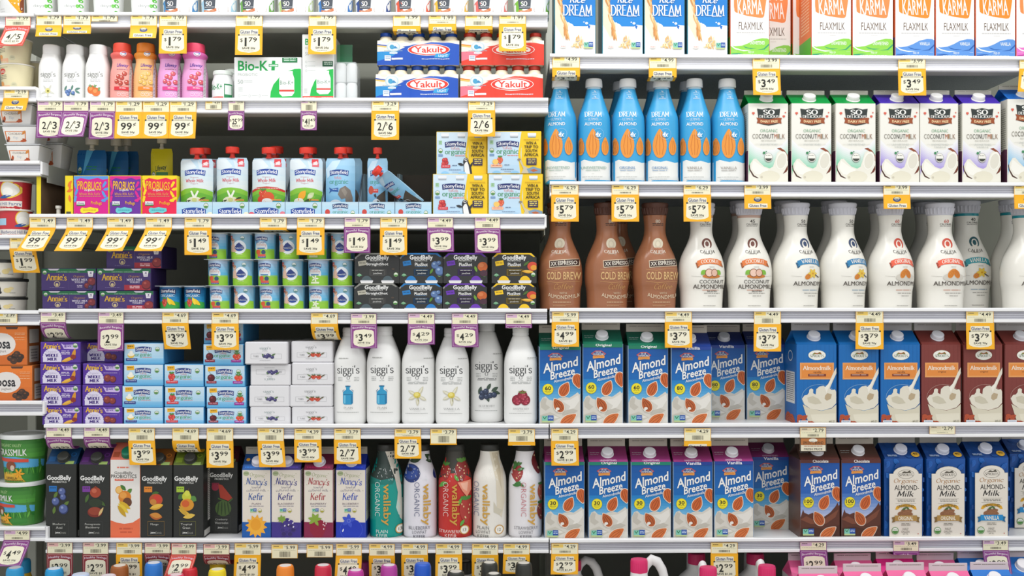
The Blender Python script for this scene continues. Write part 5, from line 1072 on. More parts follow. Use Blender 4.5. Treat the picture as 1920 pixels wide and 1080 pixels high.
def smoothie_pack(kind):
    def build():
        A = Art(728, 505, 1222, 868); A.grad(728, 505, 1222, 868, '#d2e4f0', '#b4d4ea', 5).rect(1042, 505, 1222, 868, '#f0c81e').poly([(1042, 505), (1056, 505), (1034, 700), (1060, 868), (1030, 868), (1010, 700)], '#e2d9a0' if kind == 'x' else '#f0c81e')
        for x in (772, 934, 1100): A.poly([(x, 518), (x+78, 518), (x+74, 556), (x+4, 556)], '#7f8a92').rect(x, 516, x+78, 540, '#e9ebee').rect(x+4, 540, x+74, 552, '#b8bfc6')
        A.rect(748, 580, 780, 614, '#a8cfa8').words(752, 585, 776, 608, '#5a8a5a', rows=3, wl=.6); seal(A, 766, 668, 21); A.rect(745, 698, 788, 718, '#7a9ac0')
        sign(A, 808, 588, 1018, 638, 'Stonyfield', '#26336e').text('YoKids', 865, 634, 955, 662, '#e08078', font='p', thick=.8, thin=.5, serif=0, arch=3).text('organic', 810, 656, 1016, 712, '#4f9a68', font='p', thick=1.1, thin=.5, serif=.4).words(910, 708, 1014, 722, '#e08078', wl=.2)
        if kind == 'r':
            for x, y in ((800, 750), (825, 770), (795, 780), (818, 748)): A.berry(x, y, 20, '#c83a3c', '#9a2428', '#e0786a')
            A.rect(772, 790, 862, 816, '#d04048').words(785, 798, 850, 808, '#f4ccd0', wl=.4)
            A.poly([(990, 760), (1000, 735), (1022, 726), (1040, 738), (1046, 765), (1068, 800), (1080, 868), (1000, 868), (996, 800)], '#2c2e33').poly([(1000, 790), (1012, 770), (1030, 760), (1044, 790), (1060, 868), (1006, 868)], '#e9e9e6').ell(1018, 745, 14, 12, '#e4e2de').ell(1020, 744, 8, 7, '#2c2e33').leaf(968, 786, 64, 22, -12, '#2c2e33').leaf(1072, 790, 60, 18, 60, '#2c2e33')
        else:
            A.straw(1310-498+30, 755, 56, 66, '#d8583c').ell(800, 768, 28, 24, '#f0c468').rect(756, 790, 862, 816, '#f0b89a').words(770, 798, 850, 808, '#c0683c', wl=.4)
            A.poly([(1020, 752), (1035, 740), (1060, 800), (1120, 830), (1222, 850), (1222, 868), (1040, 868), (1060, 830)], '#c9bfa4').poly([(1090, 830), (1150, 810), (1222, 830), (1222, 868), (1110, 868)], '#7f9ab0').poly([(1120, 840), (1160, 830), (1200, 846), (1150, 856)], '#b8643c').ell(1020, 748, 16, 10, '#8a8478')
        A.words(882, 792, 930, 804, '#4a5a7a', wl=.4).words(850, 830, 970, 842, '#6a7a94', wl=.14).words(880, 850, 945, 858, '#8a9ab0')
        for x in (790, 960): A.ell(x+20, 868, 40, 22, '#8fc4e6')
        for i, t in enumerate(('WIN A', 'TRIP TO', 'SOUTH', 'AFRICA')):
            hw = (50, 66, 54, 66)[i]; A.text(t, 1133-hw, 590+34*i, 1133+hw, 617+34*i, '#40330f', .05)
        A.words(1062, 572, 1204, 584, '#c89a1a', wl=.1).rect(1088, 735, 1182, 796, '#33284e').words(1098, 742, 1172, 790, '#e0cc6a', rows=3, wl=.5)
        T = Art(0, 0, 100, 100); T.rect(0, 0, 100, 100, '#bcd6e8').rect(64, 0, 100, 100, '#f0c81e')
        return cbox('smoothie_multipack', 103, 75, .08, '#c4dcec', A, TA=T, side='#e0bc20')
    return build
def pouch_mesh(w, h, A, c, tmax=.016):
    b = MB(); n, m = 14, 16
    def th(v):
        t = v/h; return .0012+tmax*max(0, math.sin(PI*min(1, (1-t)*.93+.0)))**.8*(1 if t > .3 else .75+.25*t/.3)
    def wid(v): t = v/h; return w/2*(1-.10*max(0, (t-.93)/.07)**2)
    def f(u, v, o, s=1):
        x = max(-1, min(1, u/wid(v))); return (x*wid(v), s*(-th(v)*(1-abs(x)**2.6)-.0006)-o*s, v)
    vs = []; fs = []
    for s in (1, -1):
        for j in range(m+1):
            for i in range(n+1): vs.append(f(-wid(h*j/m)+2*wid(h*j/m)*i/n, h*j/m, 0, s))
    S = (n+1)*(m+1)
    for q in (0, 1):
        for j in range(m):
            for i in range(n):
                a = q*S+j*(n+1)+i; F_ = [a, a+1, a+n+2, a+n+1]; fs.append(F_ if q == 0 else F_[::-1])
    edge = list(range(n+1))+[j*(n+1)+n for j in range(1, m+1)]+[m*(n+1)+i for i in range(n-1, -1, -1)]+[j*(n+1) for j in range(m-1, 0, -1)]
    for i in range(len(edge)): a, d = edge[i], edge[(i+1) % len(edge)]; fs.append([a, a+S, d+S, d])
    b.add(vs, fs, mat(c, .25), True); b.art(A, w*.985, h, lambda u, v, o: f(u, v, o), curved=(10, 12), off=.0003)
    return b
def pouch(kind, capc='#e23a2a'):
    def build():
        A = Art(72, 325, 370, 822); c = '#c3d9e6'
        if kind in 'vspg':
            A.grad(72, 325, 370, 600, '#b4d2e4', '#e2e8e6', 7).poly([(72, 340), (160, 330), (230, 400), (150, 440), (72, 420)], '#d8e2e6').poly([(230, 340), (280, 380), (370, 420), (370, 480), (260, 430)], '#cfdde4')
            A.poly([(72, 610), (130, 588), (220, 582), (310, 590), (370, 612), (370, 822), (72, 822)], '#86c23c').poly([(72, 650), (180, 622), (280, 625), (370, 650), (370, 822), (72, 822)], '#68b034')
            if kind == 's': A.poly([(72, 600), (130, 578), (220, 572), (310, 580), (370, 602), (370, 620), (300, 600), (220, 592), (140, 598), (72, 620)], '#c8342c').words(110, 586, 330, 596, '#f0c8c0', wl=.1)
            sign(A, 118, 424, 312, 474, 'Stonyfield', '#1f4496'); A.text('Organic', 175, 484, 255, 500, '#c8707a', font='p', thick=.7, thin=.4, serif=0).text('Whole Milk', 132, 504, 298, 534, '#d8505c', font='p', thick=1.2, thin=.6, serif=.2).text('Yogurt', 180, 538, 252, 554, '#c8707a', font='p', thick=.7, thin=.4, serif=0)
            A.rect(274, 333, 334, 370, '#d42a34').rect(280, 370, 340, 402, '#d8606a').words(286, 378, 330, 394, '#f4e4e4', wl=.4).poly([(284, 366), (320, 350), (332, 372), (300, 385)], '#f0d8d8')
            if kind == 'v': A.poly([(180, 610), (195, 605), (218, 650), (245, 605), (260, 610), (230, 670), (205, 670)], '#eef0e0').ell(215, 690, 74, 32, '#ecebcc').ell(215, 685, 24, 18, '#d8dc8c').leaf(150, 697, 70, 16, 20, '#3a4a2a').leaf(290, 672, 60, 16, 20, '#3a4a2a')
            elif kind == 's': A.straw(185, 635, 80, 76, '#d84a34').ell(235, 665, 50, 46, '#dc5a34').ell(165, 685, 32, 32, '#d8432c').ell(220, 698, 48, 26, '#eeeeea')
            else: A.leaf(190, 650, 110, 60, 50, '#f0a82c').ell(160, 700, 48, 30, '#eceee0').leaf(270, 650, 80, 44, 40, '#c8d8a0').ell(265, 655, 18, 14, '#d8dcb8').leaf(245, 690, 70, 20, 15, '#3f5a2a')
            A.rect(255, 680, 340, 692, '#ee9a4a').rect(270, 694, 345, 708, '#3a9ab0' if kind != 'v' else '#86c23c')
        elif kind in 'uw':
            A.grad(72, 325, 370, 715, '#9fcbe6', '#7cb8de', 6).poly([(72, 420), (140, 350), (230, 340), (180, 420), (90, 500)], '#c4deee'); sign(A, 115, 428, 312, 478, 'Stonyfield', '#1f3f86')
            A.text('YoKids', 165, 482, 240, 512, '#ec7a6a', font='p', thick=.8, thin=.5, serif=0, arch=3).text('organic', 115, 510, 310, 562, '#4a9a80', font='p', thick=1.1, thin=.5, serif=.4)
            if kind == 'u': A.poly([(110, 578), (140, 590), (210, 582), (210, 618), (140, 612), (110, 628), (122, 604)], '#2c5aa0').words(150, 592, 200, 606, '#c4d4ec', wl=.4).poly([(205, 640), (225, 590), (280, 565), (330, 600), (350, 660), (350, 822), (290, 822), (280, 670), (240, 680)], '#7d746c').poly([(240, 600), (270, 580), (300, 620), (280, 660)], '#928a80').ell(180, 712, 60, 30, '#dde6ee')
            else: A.ell(130, 600, 40, 36, '#c8543c').rect(165, 590, 240, 622, '#d84a44').words(172, 598, 230, 612, '#f4d0cc', wl=.4).ell(210, 712, 60, 36, '#e6edf2').poly([(170, 640), (200, 630), (215, 660), (190, 665)], '#3a3a40').poly([(215, 660), (340, 600), (350, 822), (240, 822)], '#4a4238')
            c = '#a4cde6'
        elif kind == 'b':
            A.grad(72, 325, 370, 715, '#0f5fa0', '#1a86c8', 6).poly([(170, 325), (240, 325), (200, 420), (150, 500)], '#5ab4e4').words(180, 440, 290, 480, '#1a8a5a', rows=2, wl=.5); seal(A, 110, 470, 26); A.poly([(110, 822), (140, 640), (200, 600), (280, 600), (340, 650), (350, 822)], '#c96a30'); c = '#0f5fa0'
        else:
            A.rect(72, 325, 370, 715, '#e2d41e').text('Lifeway', 150, 440, 300, 490, '#2c4a2c', .04, rot=6).rect(160, 490, 320, 520, '#3a8a4a'); seal(A, 120, 520, 36); A.ell(240, 640, 90, 90, '#1a5a98').ell(230, 640, 70, 72, '#e2d41e').ell(240, 650, 50, 55, '#2a72b0').ell(125, 600, 16, 16, '#d8502c'); c = '#e2d41e'
        w, h = 62*U, 104*U
        b = pouch_mesh(w, h, A, c); cm = MB(); m = mat(capc, .35); z = h-.001
        cm.lathe([(.005, z), (.0075, z+.001), (.0075, z+.003), (.0055, z+.004), (.0055, z+.010)], m, 24)
        k = MB(); k.lathe([(.0085, z+.010), (.0155, z+.0105), (.0160, z+.012), (.0160, z+.022), (.0150, z+.0235)], m, 32)
        for i in range(4): a = PI/2*i+.4; k.box(-.002, .002, -.002, .002, z+.009, z+.020, m, .0005) if False else None
        return proto('yogurt_pouch', [('pouch_body', b.mesh('pouch_body')), ('spout', cm.mesh('spout', 30)), ('cap', k.mesh('cap', 30))], w, h, 0, 0, h+.024, root=True)
    return build
def tray(kind):
    def build():
        w, h, d = 66.5*U, 23.5*U, .15; b = MB(); t = .0009
        A = Art(52, 712, 375, 822); A.grad(52, 712, 375, 822, '#c2dcea', '#a4cfe6', 4)
        if kind != 'y':
            sign(A, 100, 760, 318, 818, 'Stonyfield', '#1f4496', arch=9); seal(A, 318, 742, 22)
            if kind == 's': A.ell(75, 815, 30, 26, '#e0566a').ell(355, 808, 26, 24, '#e07a8a')
            if kind == 'v': A.ell(355, 812, 30, 22, '#ecebd0')
        else:
            sign(A, 145, 726, 285, 764, 'Stonyfield', '#1f4070').text('YoKids', 190, 762, 232, 778, '#e08078', font='p', thick=.8, thin=.5, serif=0).text('organic', 148, 776, 285, 808, '#4a9a80', font='p', thick=1.1, thin=.5, serif=.4).ell(102, 790, 22, 22, '#c8443c' ); seal(A, 325, 796, 18)
        wm = mat('#b4d4e6', .5); inn = mat('#4a4238', .7)
        b.box(-w/2, w/2, 0, t, 0, h, wm); b.art(A, w, h, lambda u, v, o: (u, -o, v))
        for s in (-1, 1):
            x = s*(w/2-t)
            vs = []
            for xx in (x-t/2, x+t/2): vs += [(xx, 0, 0), (xx, d, 0), (xx, d, h*3.4), (xx, d*.45, h*3.2), (xx, d*.12, h*1.5), (xx, 0, h)]
            b.add(vs, [[0, 1, 2, 3, 4, 5], [11, 10, 9, 8, 7, 6]]+[[i, i+6, (i+1) % 6+6, (i+1) % 6] for i in range(6)], [wm, wm]+[inn]*6)
        b.box(-w/2, w/2, d-t, d, 0, h*3.4, inn); b.box(-w/2, w/2, 0, d, 0, t, inn)
        return proto('display_tray', [('tray', b.mesh('tray'))], w, h, 0, 0, h)
    return build
def bug_box(kind):
    c, sp, tc = {'m': ('#d8188c', '#5a9ae0', '#f0b824'), 'p': ('#6a2c9a', '#e0208c', '#f0b824'), 'r': ('#e81e4c', '#f4d61e', '#f4b824')}[kind]
    def build():
        A = Art(658, 712, 978, 1065); A.rect(658, 712, 978, 1065, c)
        A.poly([(658, 712), (978, 712), (978, 735), (930, 745), (880, 728), (800, 744), (720, 730), (680, 748), (658, 740)], sp)
        for x, y, r_, L in ((940, 790, 60, 60), (955, 830, 10, 50), (935, 870, -60, 70), (950, 920, 30, 60), (675, 790, 100, 90), (680, 860, 70, 60), (672, 920, 80, 60), (930, 930, 0, 40)): A.leaf(x, y, L, 24, r_, sp); A.ell(x+L*.35*math.cos(math.radians(r_)), y-L*.35*math.sin(math.radians(r_)), 13, 13, sp, n=12)
        A.text('PROBUGS', 692, 760, 915, 836, tc, .035, rot=-3).text('organic', 756, 828, 856, 850, '#f4eef0', .03).text('Whole Milk Kefir', 708, 858, 905, 884, '#e8a45c', font='p', thick=1, thin=.5, serif=0, nib=.4).words(712, 890, 912, 902, '#d89a6a', wl=.1)
        A.rect(684, 938, 762, 972, '#f0f0f0').text('Lifeway', 688, 944, 758, 966, '#33336a', .03).rect(684, 966, 762, 976, '#3a8a4a').text('ProBugs', 818, 938, 918, 974, tc, .02, rot=-3)
        A.poly([(718, 1010), (735, 992), (770, 998), (810, 988), (850, 996), (885, 1000), (888, 1025), (850, 1042), (800, 1034), (745, 1044), (722, 1034)], '#f0e02c' if kind == 'm' else '#6accd0').words(745, 1012, 865, 1026, '#c8861e' if kind == 'm' else '#2a7a9a', wl=.14)
        seal(A, 685, 1058, 14); A.rect(895, 1052, 930, 1064, '#f0d8e8').words(745, 1052, 850, 1062, '#e8b8d8', wl=.2)
        L = Art(0, 0, 100, 170); L.rect(0, 0, 100, 170, '#f0d81e')
        for x, y, r_ in ((40, 40, 60), (60, 70, 20), (30, 95, 90), (70, 30, 0)): L.leaf(x, y, 50, 18, r_, '#ec7a2c')
        L.words(20, 120, 60, 124, '#8a6a1a').rect(25, 150, 70, 162, '#4a4a3a')
        return cbox('kefir_pouch_box', 66, 72, .11, c, A, side='#f0d81e', LA=L)
    return build
def cup_art(kind):
    if kind in 'aw':
        A = Art(320, 425, 500, 655); A.grad(320, 425, 500, 560, '#b8c8e0', '#58b4e0', 5).grad(320, 560, 500, 655, '#8cc86a', '#9ccc3c', 3).ell(390, 545, 58, 56, '#dfe8ec').rect(320, 575, 500, 655, '#92c840').ell(395, 580, 60, 18, '#92c840')
        sign(A, 328, 452, 450, 488, 'Stonyfield', '#2c3a74', arch=6).text('ORGANIC', 334, 488, 442, 506, '#3a5a9a', font='p', thick=1.1, thin=.5, serif=.3, arch=-4).text('YoBaby', 338, 508, 440, 542, '#e09a88', font='p', thick=.8, thin=.4, serif=0)
        A.rect(352, 550, 425, 560, '#3a7ab0')
        if kind == 'a': A.ell(362, 588, 22, 22, '#dc5a34').ell(412, 590, 20, 20, '#33506e').rect(355, 608, 432, 628, '#d8584c').rect(358, 628, 432, 642, '#2c4a8a').words(365, 632, 425, 639, '#c8d4ec')
        elif kind == 'w':
            for a in range(0, 360, 72): A.leaf(390+18*math.cos(math.radians(a)), 590-18*math.sin(math.radians(a)), 34, 14, a, '#eef0d8')
            A.rect(350, 620, 430, 638, '#dfe8c4')
        return A
    if kind == 'b':
        A = Art(545, 425, 718, 655); A.grad(545, 425, 718, 570, '#9ab8cc', '#7cbcdc', 5).rect(545, 570, 718, 655, '#98cc3c').ell(630, 575, 100, 20, '#98cc3c')
        A.rect(545, 440, 566, 480, '#c85a4c').words(549, 455, 562, 468, '#f0d8d0'); A.ell(632, 545, 58, 62, '#e6ecf2')
        A.ell(572, 490, 17, 20, '#e2b49c').ell(570, 478, 16, 12, '#a87a5c').poly([(550, 585), (552, 530), (566, 508), (584, 512), (595, 545), (602, 578), (575, 590)], '#e6bca6').ell(590, 578, 16, 10, '#e6bca6')
        seal(A, 660, 462, 19, '#5a8a8a'); A.poly([(590, 545), (612, 515), (632, 502), (650, 520), (672, 540)], '#2c3f80').rect(590, 543, 674, 562, '#24387a').ell(632, 562, 34, 18, '#2c4a94', a0=0, a1=180).text('Pediatrician', 594, 546, 670, 558, '#e6ecf4', .01)
        A.words(605, 610, 660, 624, '#cfe69a', wl=.3).words(600, 640, 690, 646, '#7aa83a'); return A
    A = Art(110, 670, 292, 862); A.grad(110, 670, 292, 800, '#1f5a8a', '#2a9ad0', 5).rect(110, 800, 292, 862, '#2f9a44').ell(200, 815, 110, 34, '#3fa84a'); sign(A, 128, 686, 270, 726, 'Stonyfield', '#22305e', arch=6).text('ORGANIC', 134, 726, 262, 748, '#dce8f0', font='p', thick=1.1, thin=.5, serif=.3, arch=-5)
    A.straw(172, 798, 52, 72, '#d04034').leaf(232, 790, 90, 34, -40, '#f0c81e').leaf(214, 785, 70, 26, -70, '#f4d63c').rect(160, 852, 240, 862, '#c83a44'); return A
def cup_pack(k1, k2):
    def build():
        w, h = 88*U, 43*U; rt, rb = 19.6*U, 18.2*U; parts = []
        cx = (-w/4-.0005, w/4+.0005)
        for j, (x, k, yy) in enumerate(((cx[0], k1, 0), (cx[1], k2, 0), (cx[0], None, 1), (cx[1], None, 1))):
            b = MB(); yc = rt+yy*rt*2.15+.0012; rad = lambda v: rb+(rt-rb)*v/h
            base = '#8cc04a' if k != 'f' and k1 != 'f' else '#2f8a4a'
            b.lathe([(rb*.93, 0), (rb, .0015), (rt*.985, h*.93), (rt*1.0, h*.965), (rt*1.04, h*.985)], [mat(base, .35), mat('#74b4d4' if k1 != 'f' else '#2478a8', .35), mat('#e0e4e6', .35), mat('#e0e4e6', .35)], 40, 2, x, yc)
            if k:
                def surf(u, v, o, x=x, yc=yc): r = rad(v)+o; q = min(abs(u)/r, .985); return (x+math.copysign(q*r, u), yc-r*math.sqrt(1-q*q)-o*.3, v)
                b.art(cup_art(k), rb*1.96, h*.95, surf, curved=(10, 8), off=.0003)
            parts.append(('cup', b.mesh('cup')))
        b = MB(); D_ = rt*4.15+.0024; b.box(-w/2-.001, w/2+.001, -.0008, D_, h*.985, h, mat('#cfd8de', .3), .0004)
        L = Art(0, 0, 100, 100); L.rect(2, 2, 98, 98, '#9ab87a').rect(10, 8, 90, 60, '#cfe0e6') if k1 != 'f' else L.rect(2, 2, 98, 98, '#7a9a5a').rect(30, 8, 70, 60, '#c85a4a')
        b.art(L, w, D_, lambda u, v, o: (u, v, h+o), off=.0001); parts.append(('lid_film', b.mesh('lid_film')))
        return proto('yogurt_cup_pack', parts, w, h, 0, 0, h, root=True)
    return build
def shot_pack(c, sub, fruit):
    def build():
        w, h, d = 83*U, 56*U, .06; b = MB(); k = .0105; P = [(-w/2+.001, 0), (w/2-.001, 0), (w/2, .0015), (w/2, h-k), (w/2-k*1.1, h), (-w/2+k*1.1, h), (-w/2, h-k), (-w/2, .0015)]
        n = len(P); bk = mat('#2f302f', .35); cc = mat(c, .35)
        vs = [(x, 0, z) for x, z in P]+[(x, d, z) for x, z in P]
        b.add(vs, [list(range(n))]+[[i, i+n, (i+1) % n+n, (i+1) % n] for i in range(n)]+[list(range(2*n-1, n-1, -1))], [bk]*4+[cc]*3+[bk]*(n-5)+[bk])
        A = Art(908, 350, 1315, 632); z = '#efefec'
        A.poly([(955, 352), (1265, 352), (1300, 385), (1290, 390), (1250, 365), (970, 365), (935, 390), (922, 388)], c).poly([(908, 400), (925, 380), (930, 395), (918, 410)], '#8a8a88')
        A.text('GoodBelly', 1004, 370, 1222, 426, z, .05).text('PROBIOTICS', 1050, 414, 1170, 430, '#d8d8d4', .02).text('StraightShot' if sub == 'S' else 'PlusShot', 1054 if sub != 'S' else 1015, 442, 1174 if sub != 'S' else 1215, 474, z, .03)
        A.poly([(938, 432), (1012, 418), (1020, 462), (945, 474)], c if sub != 'S' else '#b4b0a0').words(950, 440, 1006, 458, dark(c, .6) if sub != 'S' else '#6a675c', wl=.5)
        A.words(1060, 478, 1165, 484, dark(c, .9), wl=.2).rect(1040, 500, 1200, 560, dark(c, .3) if sub != 'S' else '#3a3a38').frame(1050, 505, 1180, 560, 1.5, dark(c, .8) if sub != 'S' else '#6a6a66').words(1065, 510, 1170, 522, '#c8c8c0', wl=.25).text('JuiceDrink', 1078, 534, 1158, 552, '#d8d8d4', .02)
        A.poly([(925, 560), (950, 538), (978, 560), (950, 572)], '#5a9a6a').words(935, 552, 968, 560, '#d8ecd8'); seal(A, 1285, 552, 21)
        if fruit == 'blu': A.leaf(1210, 520, 60, 22, 60, '#5a8a34'); [A.berry(x, y, r, '#5a78a8', '#33486e', '#9ab4d4') for x, y, r in ((1245, 465, 38), (1290, 520, 46), (1280, 445, 22))]
        elif fruit == 'pom': A.ell(1270, 478, 46, 44, '#c0602c').ell(1258, 465, 24, 20, '#d07a48').leaf(1208, 500, 60, 24, 110, '#6a9a34').ell(1282, 540, 36, 30, '#4a2c3a')
        elif fruit == 'man': A.ell(1278, 475, 46, 42, '#cf4a34').ell(1290, 488, 30, 24, '#e09a34').leaf(1222, 450, 70, 22, 40, '#4a6a2c').leaf(1235, 525, 110, 30, -5, '#d8a02c').leaf(1240, 520, 90, 16, -5, '#ecc04c')
        else: A.ell(1260, 500, 14, 10, '#4a4038')
        for x in (1018, 1210): A.ell(x, 622, 50, 58, c if sub != 'S' else '#4a5a60', a0=180, a1=360).rect(x-58, 606, x+58, 618, '#dcdce0').poly([(x-58, 618), (x+58, 618), (x+50, 632), (x-50, 632)], '#eceae8')
        b.art(A, w, h, lambda u, v, o: (u, -o, v))
        return proto('probiotic_shot_pack', [('sleeve', b.mesh('sleeve'))], w, h, 0, 0, h)
    return build
def five_pack(c, c2, light):
    def build():
        w, h = 155*U, 61*U; r = w/10*.985; parts = []
        for i in range(5):
            b = MB(); x = -w/2+w/10*(2*i+1); cr = mat('#efe2c6', .3); fo = mat(dark(c, .85), .3, .3)
            b.lathe([(r*.9, 0), (r, .002), (r, h*.30), (r*.93, h*.40), (r*.95, h*.5), (r, h*.6), (r*.98, h*.72), (r*.72, h*.86), (r*.62, h*.89)], cr, 28, 2, x, r)
            q = MB(); q.lathe([(r*.66, h*.885), (r*.74, h*.90), (r*.74, h*.985), (r*.68, h)], fo, 28, 2, x, r); parts.append(('bottle', b.mesh('bottle'), None, [('foil_cap', q.mesh('foil_cap'))]))
        A = Art(125, 285, 880, 597)
        A.rect(125, 360, 880, 597, '#eee6d8').poly([(125, 470), (300, 468), (380, 430), (500, 405), (620, 380), (780, 385), (880, 400), (880, 597), (125, 597)], c).poly([(125, 470), (330, 470), (250, 520), (180, 545), (125, 560)], c2)
        A.poly([(125, 395), (170, 405), (240, 412), (235, 420), (160, 415), (125, 405)], c if light else '#e8842c').poly([(360, 425), (450, 405), (520, 395), (450, 415), (390, 430)], c).poly([(125, 408), (240, 422), (200, 432), (125, 420)], '#e6c46a')
        A.ell(275, 425, 62, 50, '#bcd4dc').ell(275, 425, 52, 42, '#dce8ea').ell(262, 425, 22, 22, '#4aa0c8').poly([(272, 440), (290, 415), (318, 440)], '#3a8ac0').words(190, 460, 360, 470, '#9ab4c0', wl=.1).rect(240, 476, 312, 490, '#dfe6e6')
        A.ell(600, 452, 196, 56, '#f2ece4').ell(600, 452, 190, 51, '#e2382c').ell(600, 452, 160, 44, '#f2ece4').text('Yakult', 470, 424, 735, 480, '#e2382c', .03)
        if light: A.poly([(665, 490), (798, 488), (780, 526), (650, 528)], '#3aa0d8').text('LIGHT', 690, 498, 775, 520, '#f0f4f6', .02)
        A.words(455, 352, 730, 372, c if light else '#e8842c', wl=.08).rect(195, 506, 252, 556, '#dfe4ea').words(202, 516, 246, 545, '#8aa0c0', rows=2).rect(258, 528, 362, 546, '#e6e2e4').words(535, 536, 790, 550, '#dfe2ec', wl=.07)
        b = MB(); zt = h*.76; n = 40; vs = []
        def fy(x): t = ((x+w/2) % (w/5))/(w/5)*2-1; return r*.35*(abs(t)**2.2)*.5
        def surf(u, v, o):
            return (u, fy(u)-.0006-o-(0 if v < zt*.8 else -.004*((v-zt*.8)/(zt*.2))**2), v)
        wm = mat('#e9e0d0', .3)
        for j in range(7):
            for i in range(n+1): vs.append(surf(-w/2+w*i/n, zt*j/6, 0))
        for j in range(7):
            for i in range(n+1): p = surf(-w/2+w*i/n, zt*j/6, 0); vs.append((p[0], 2*r+.0006-(p[1]+.0006), p[2]))
        fs = []
        for q in (0, 1):
            for j in range(6):
                for i in range(n): a = q*7*(n+1)+j*(n+1)+i; f = [a, a+1, a+n+2, a+n+1]; fs.append(f if not q else f[::-1])
        for j in range(6):
            for i in (0, n): a = j*(n+1)+i; e = 7*(n+1); fs.append([a, a+n+1, a+n+1+e, a+e])
        b.add(vs, fs, wm, True)
        A.items = [([(p[0], p[1]/.76, *p[2:]) for p in vv], ff, cc_) for vv, ff, cc_ in A.items]
        b.art(A, w, zt, surf, curved=(40, 6), off=.0002); parts.append(('wrapper', b.mesh('wrapper', 60)))
        return proto('probiotic_drink_pack', parts, w, h, 0, 0, h, root=True)
    return build
def probiotic_box(tall):
    def build():
        if not tall:
            A = Art(278, 515, 888, 872); A.rect(278, 515, 888, 872, '#eceeec').text('Bio-K', 308, 540, 588, 626, '#18a04c', .045).poly([(622, 540), (652, 540), (646, 622), (614, 622)], '#18a04c').rect(592, 568, 678, 592, '#18a04c').rect(598, 573, 672, 587, '#dcebe0').words(606, 576, 664, 584, '#7ab890')
            A.text('PROBIOTIC', 308, 646, 488, 668, '#b4bcb4', 0).text('50', 306, 700, 356, 734, '#9aa49c', 0).words(364, 706, 440, 728, '#cfd4d0', rows=2).words(310, 762, 352, 805, '#cfd4d0', rows=4)
            for x in (320, 415, 508): A.ring(x, 835, 10, 11, 2, '#a8b4ac').words(x+20, 832, x+75, 840, '#c4ccc6')
            A.poly([(605, 852), (610, 800), (635, 740), (690, 680), (760, 630), (830, 610), (874, 608), (888, 612), (888, 852)], '#1cb84c').rect(715, 516, 854, 556, '#1c7a44').words(728, 522, 840, 550, '#cfe4d4', rows=2, wl=.3)
            A.poly([(694, 628), (812, 628), (812, 650), (826, 690), (826, 810), (805, 836), (715, 840), (688, 815), (688, 690), (706, 650)], '#f0f2f0').text('Bio-K+', 695, 708, 818, 742, '#7a9a84', .005).rect(688, 784, 824, 800, '#d8483c').rect(278, 856, 888, 872, '#e0503c')
            return cbox('probiotic_box', 128, 75, .09, '#eceeec', A)
        A = Art(888, 305, 1182, 872); A.rect(888, 305, 1182, 872, '#eceeec').text('Bio-K', 912, 340, 1080, 394, '#18a04c', .045).text('PROBIOTIC', 912, 412, 1040, 430, '#b4bcb4', 0).text('50', 912, 456, 950, 484, '#9aa49c', 0)
        for y in (540, 578, 616): A.ring(922, y, 9, 10, 2, '#a8b4ac').words(940, y-4, 1010, y+4, '#c8d0ca')
        A.rect(1078, 532, 1178, 580, '#1c5a3c').words(1088, 540, 1168, 572, '#cfe4d4', rows=2, wl=.3).poly([(958, 835), (968, 780), (1000, 710), (1060, 640), (1130, 608), (1182, 602), (1182, 835)], '#1cb84c').poly([(1032, 616), (1142, 616), (1140, 640), (1156, 680), (1156, 790), (1132, 818), (1050, 820), (1022, 800), (1020, 680), (1036, 640)], '#f0f2f0').text('Bio-K+', 1028, 696, 1152, 728, '#7a9a84', .005).rect(1020, 768, 1156, 782, '#d8483c').rect(888, 836, 1182, 872, '#e0503c').words(900, 846, 1010, 860, '#f4d4cc', wl=.2).words(1070, 846, 1170, 860, '#f4d4cc', wl=.2).words(900, 770, 935, 815, '#d4d8d4', rows=4)
        return cbox('probiotic_box', 61, 118, .09, '#eceeec', A)
    return build
# second left shelf: boxes and drink packs
def jar():
    A = Art(90, 630, 285, 872); A.text('Bio-K+', 92, 740, 205, 785, '#2a9a5a', .01).rect(222, 740, 280, 850, '#2a8a54').rect(228, 750, 276, 820, '#e8f0ea').rect(92, 838, 216, 852, '#d8483c')
    return bottle('probiotic_jar', [(872, 172), (860, 188), (740, 192), (715, 186), (690, 168), (668, 160)], K, A, '#eceeec', mat('#e6efe6', .4), [(668, 158), (664, 172), (652, 174), (640, 172), (634, 160)], grid=(10, 10), capname='lid')
put('jar', jar, 'little white probiotic jar with a green lid', 'jar', 398, 438, 133, 'S2')
put('jar', None, 'little white probiotic jar half behind the wide green box', 'jar', 418, 456, 131, 'S2', dy=.06)
put('bioA', probiotic_box(False), 'wide white and green probiotic box lying flat', 'box', 439, 565.5, 107, 'S2', group='white and green probiotic boxes')
put('bioB', probiotic_box(True), 'tall white and green probiotic box standing upright', 'box', 566.5, 626, 64, 'S2', group='white and green probiotic boxes')
def clear_pack():
    parts = []; r = 10.9*U
    for i in range(2):
        for z in (0, 32*U):
            b = MB(); x = (-1, 1)[i]*10.8*U; b.lathe([(r*.9, z), (r, z+.002), (r, z+27*U), (r*.85, z+30*U), (r*.8, z+31.5*U)], mat('#eef0ee', .35), 24, 2, x, r+.001); parts.append(('bottle', b.mesh('bottle')))
    b = MB(); w, h, d = 44*U, 65*U, .06; b.box(-w/2, w/2, -.0005, d, 0, h, mat('#e9eff2', .12, alpha=.3), .003); parts.append(('clear_wrap', b.mesh('clear_wrap')))
    b = MB(); b.box(-w/2, w/2*.4, d*.6, d*.62, h, h+34*U, mat('#3f9a6a', .2, alpha=.35)); parts.append(('wrap_flap', b.mesh('wrap_flap')))
    return proto('probiotic_bottle_pack', parts, w, h, 0, 0, h, root=True)
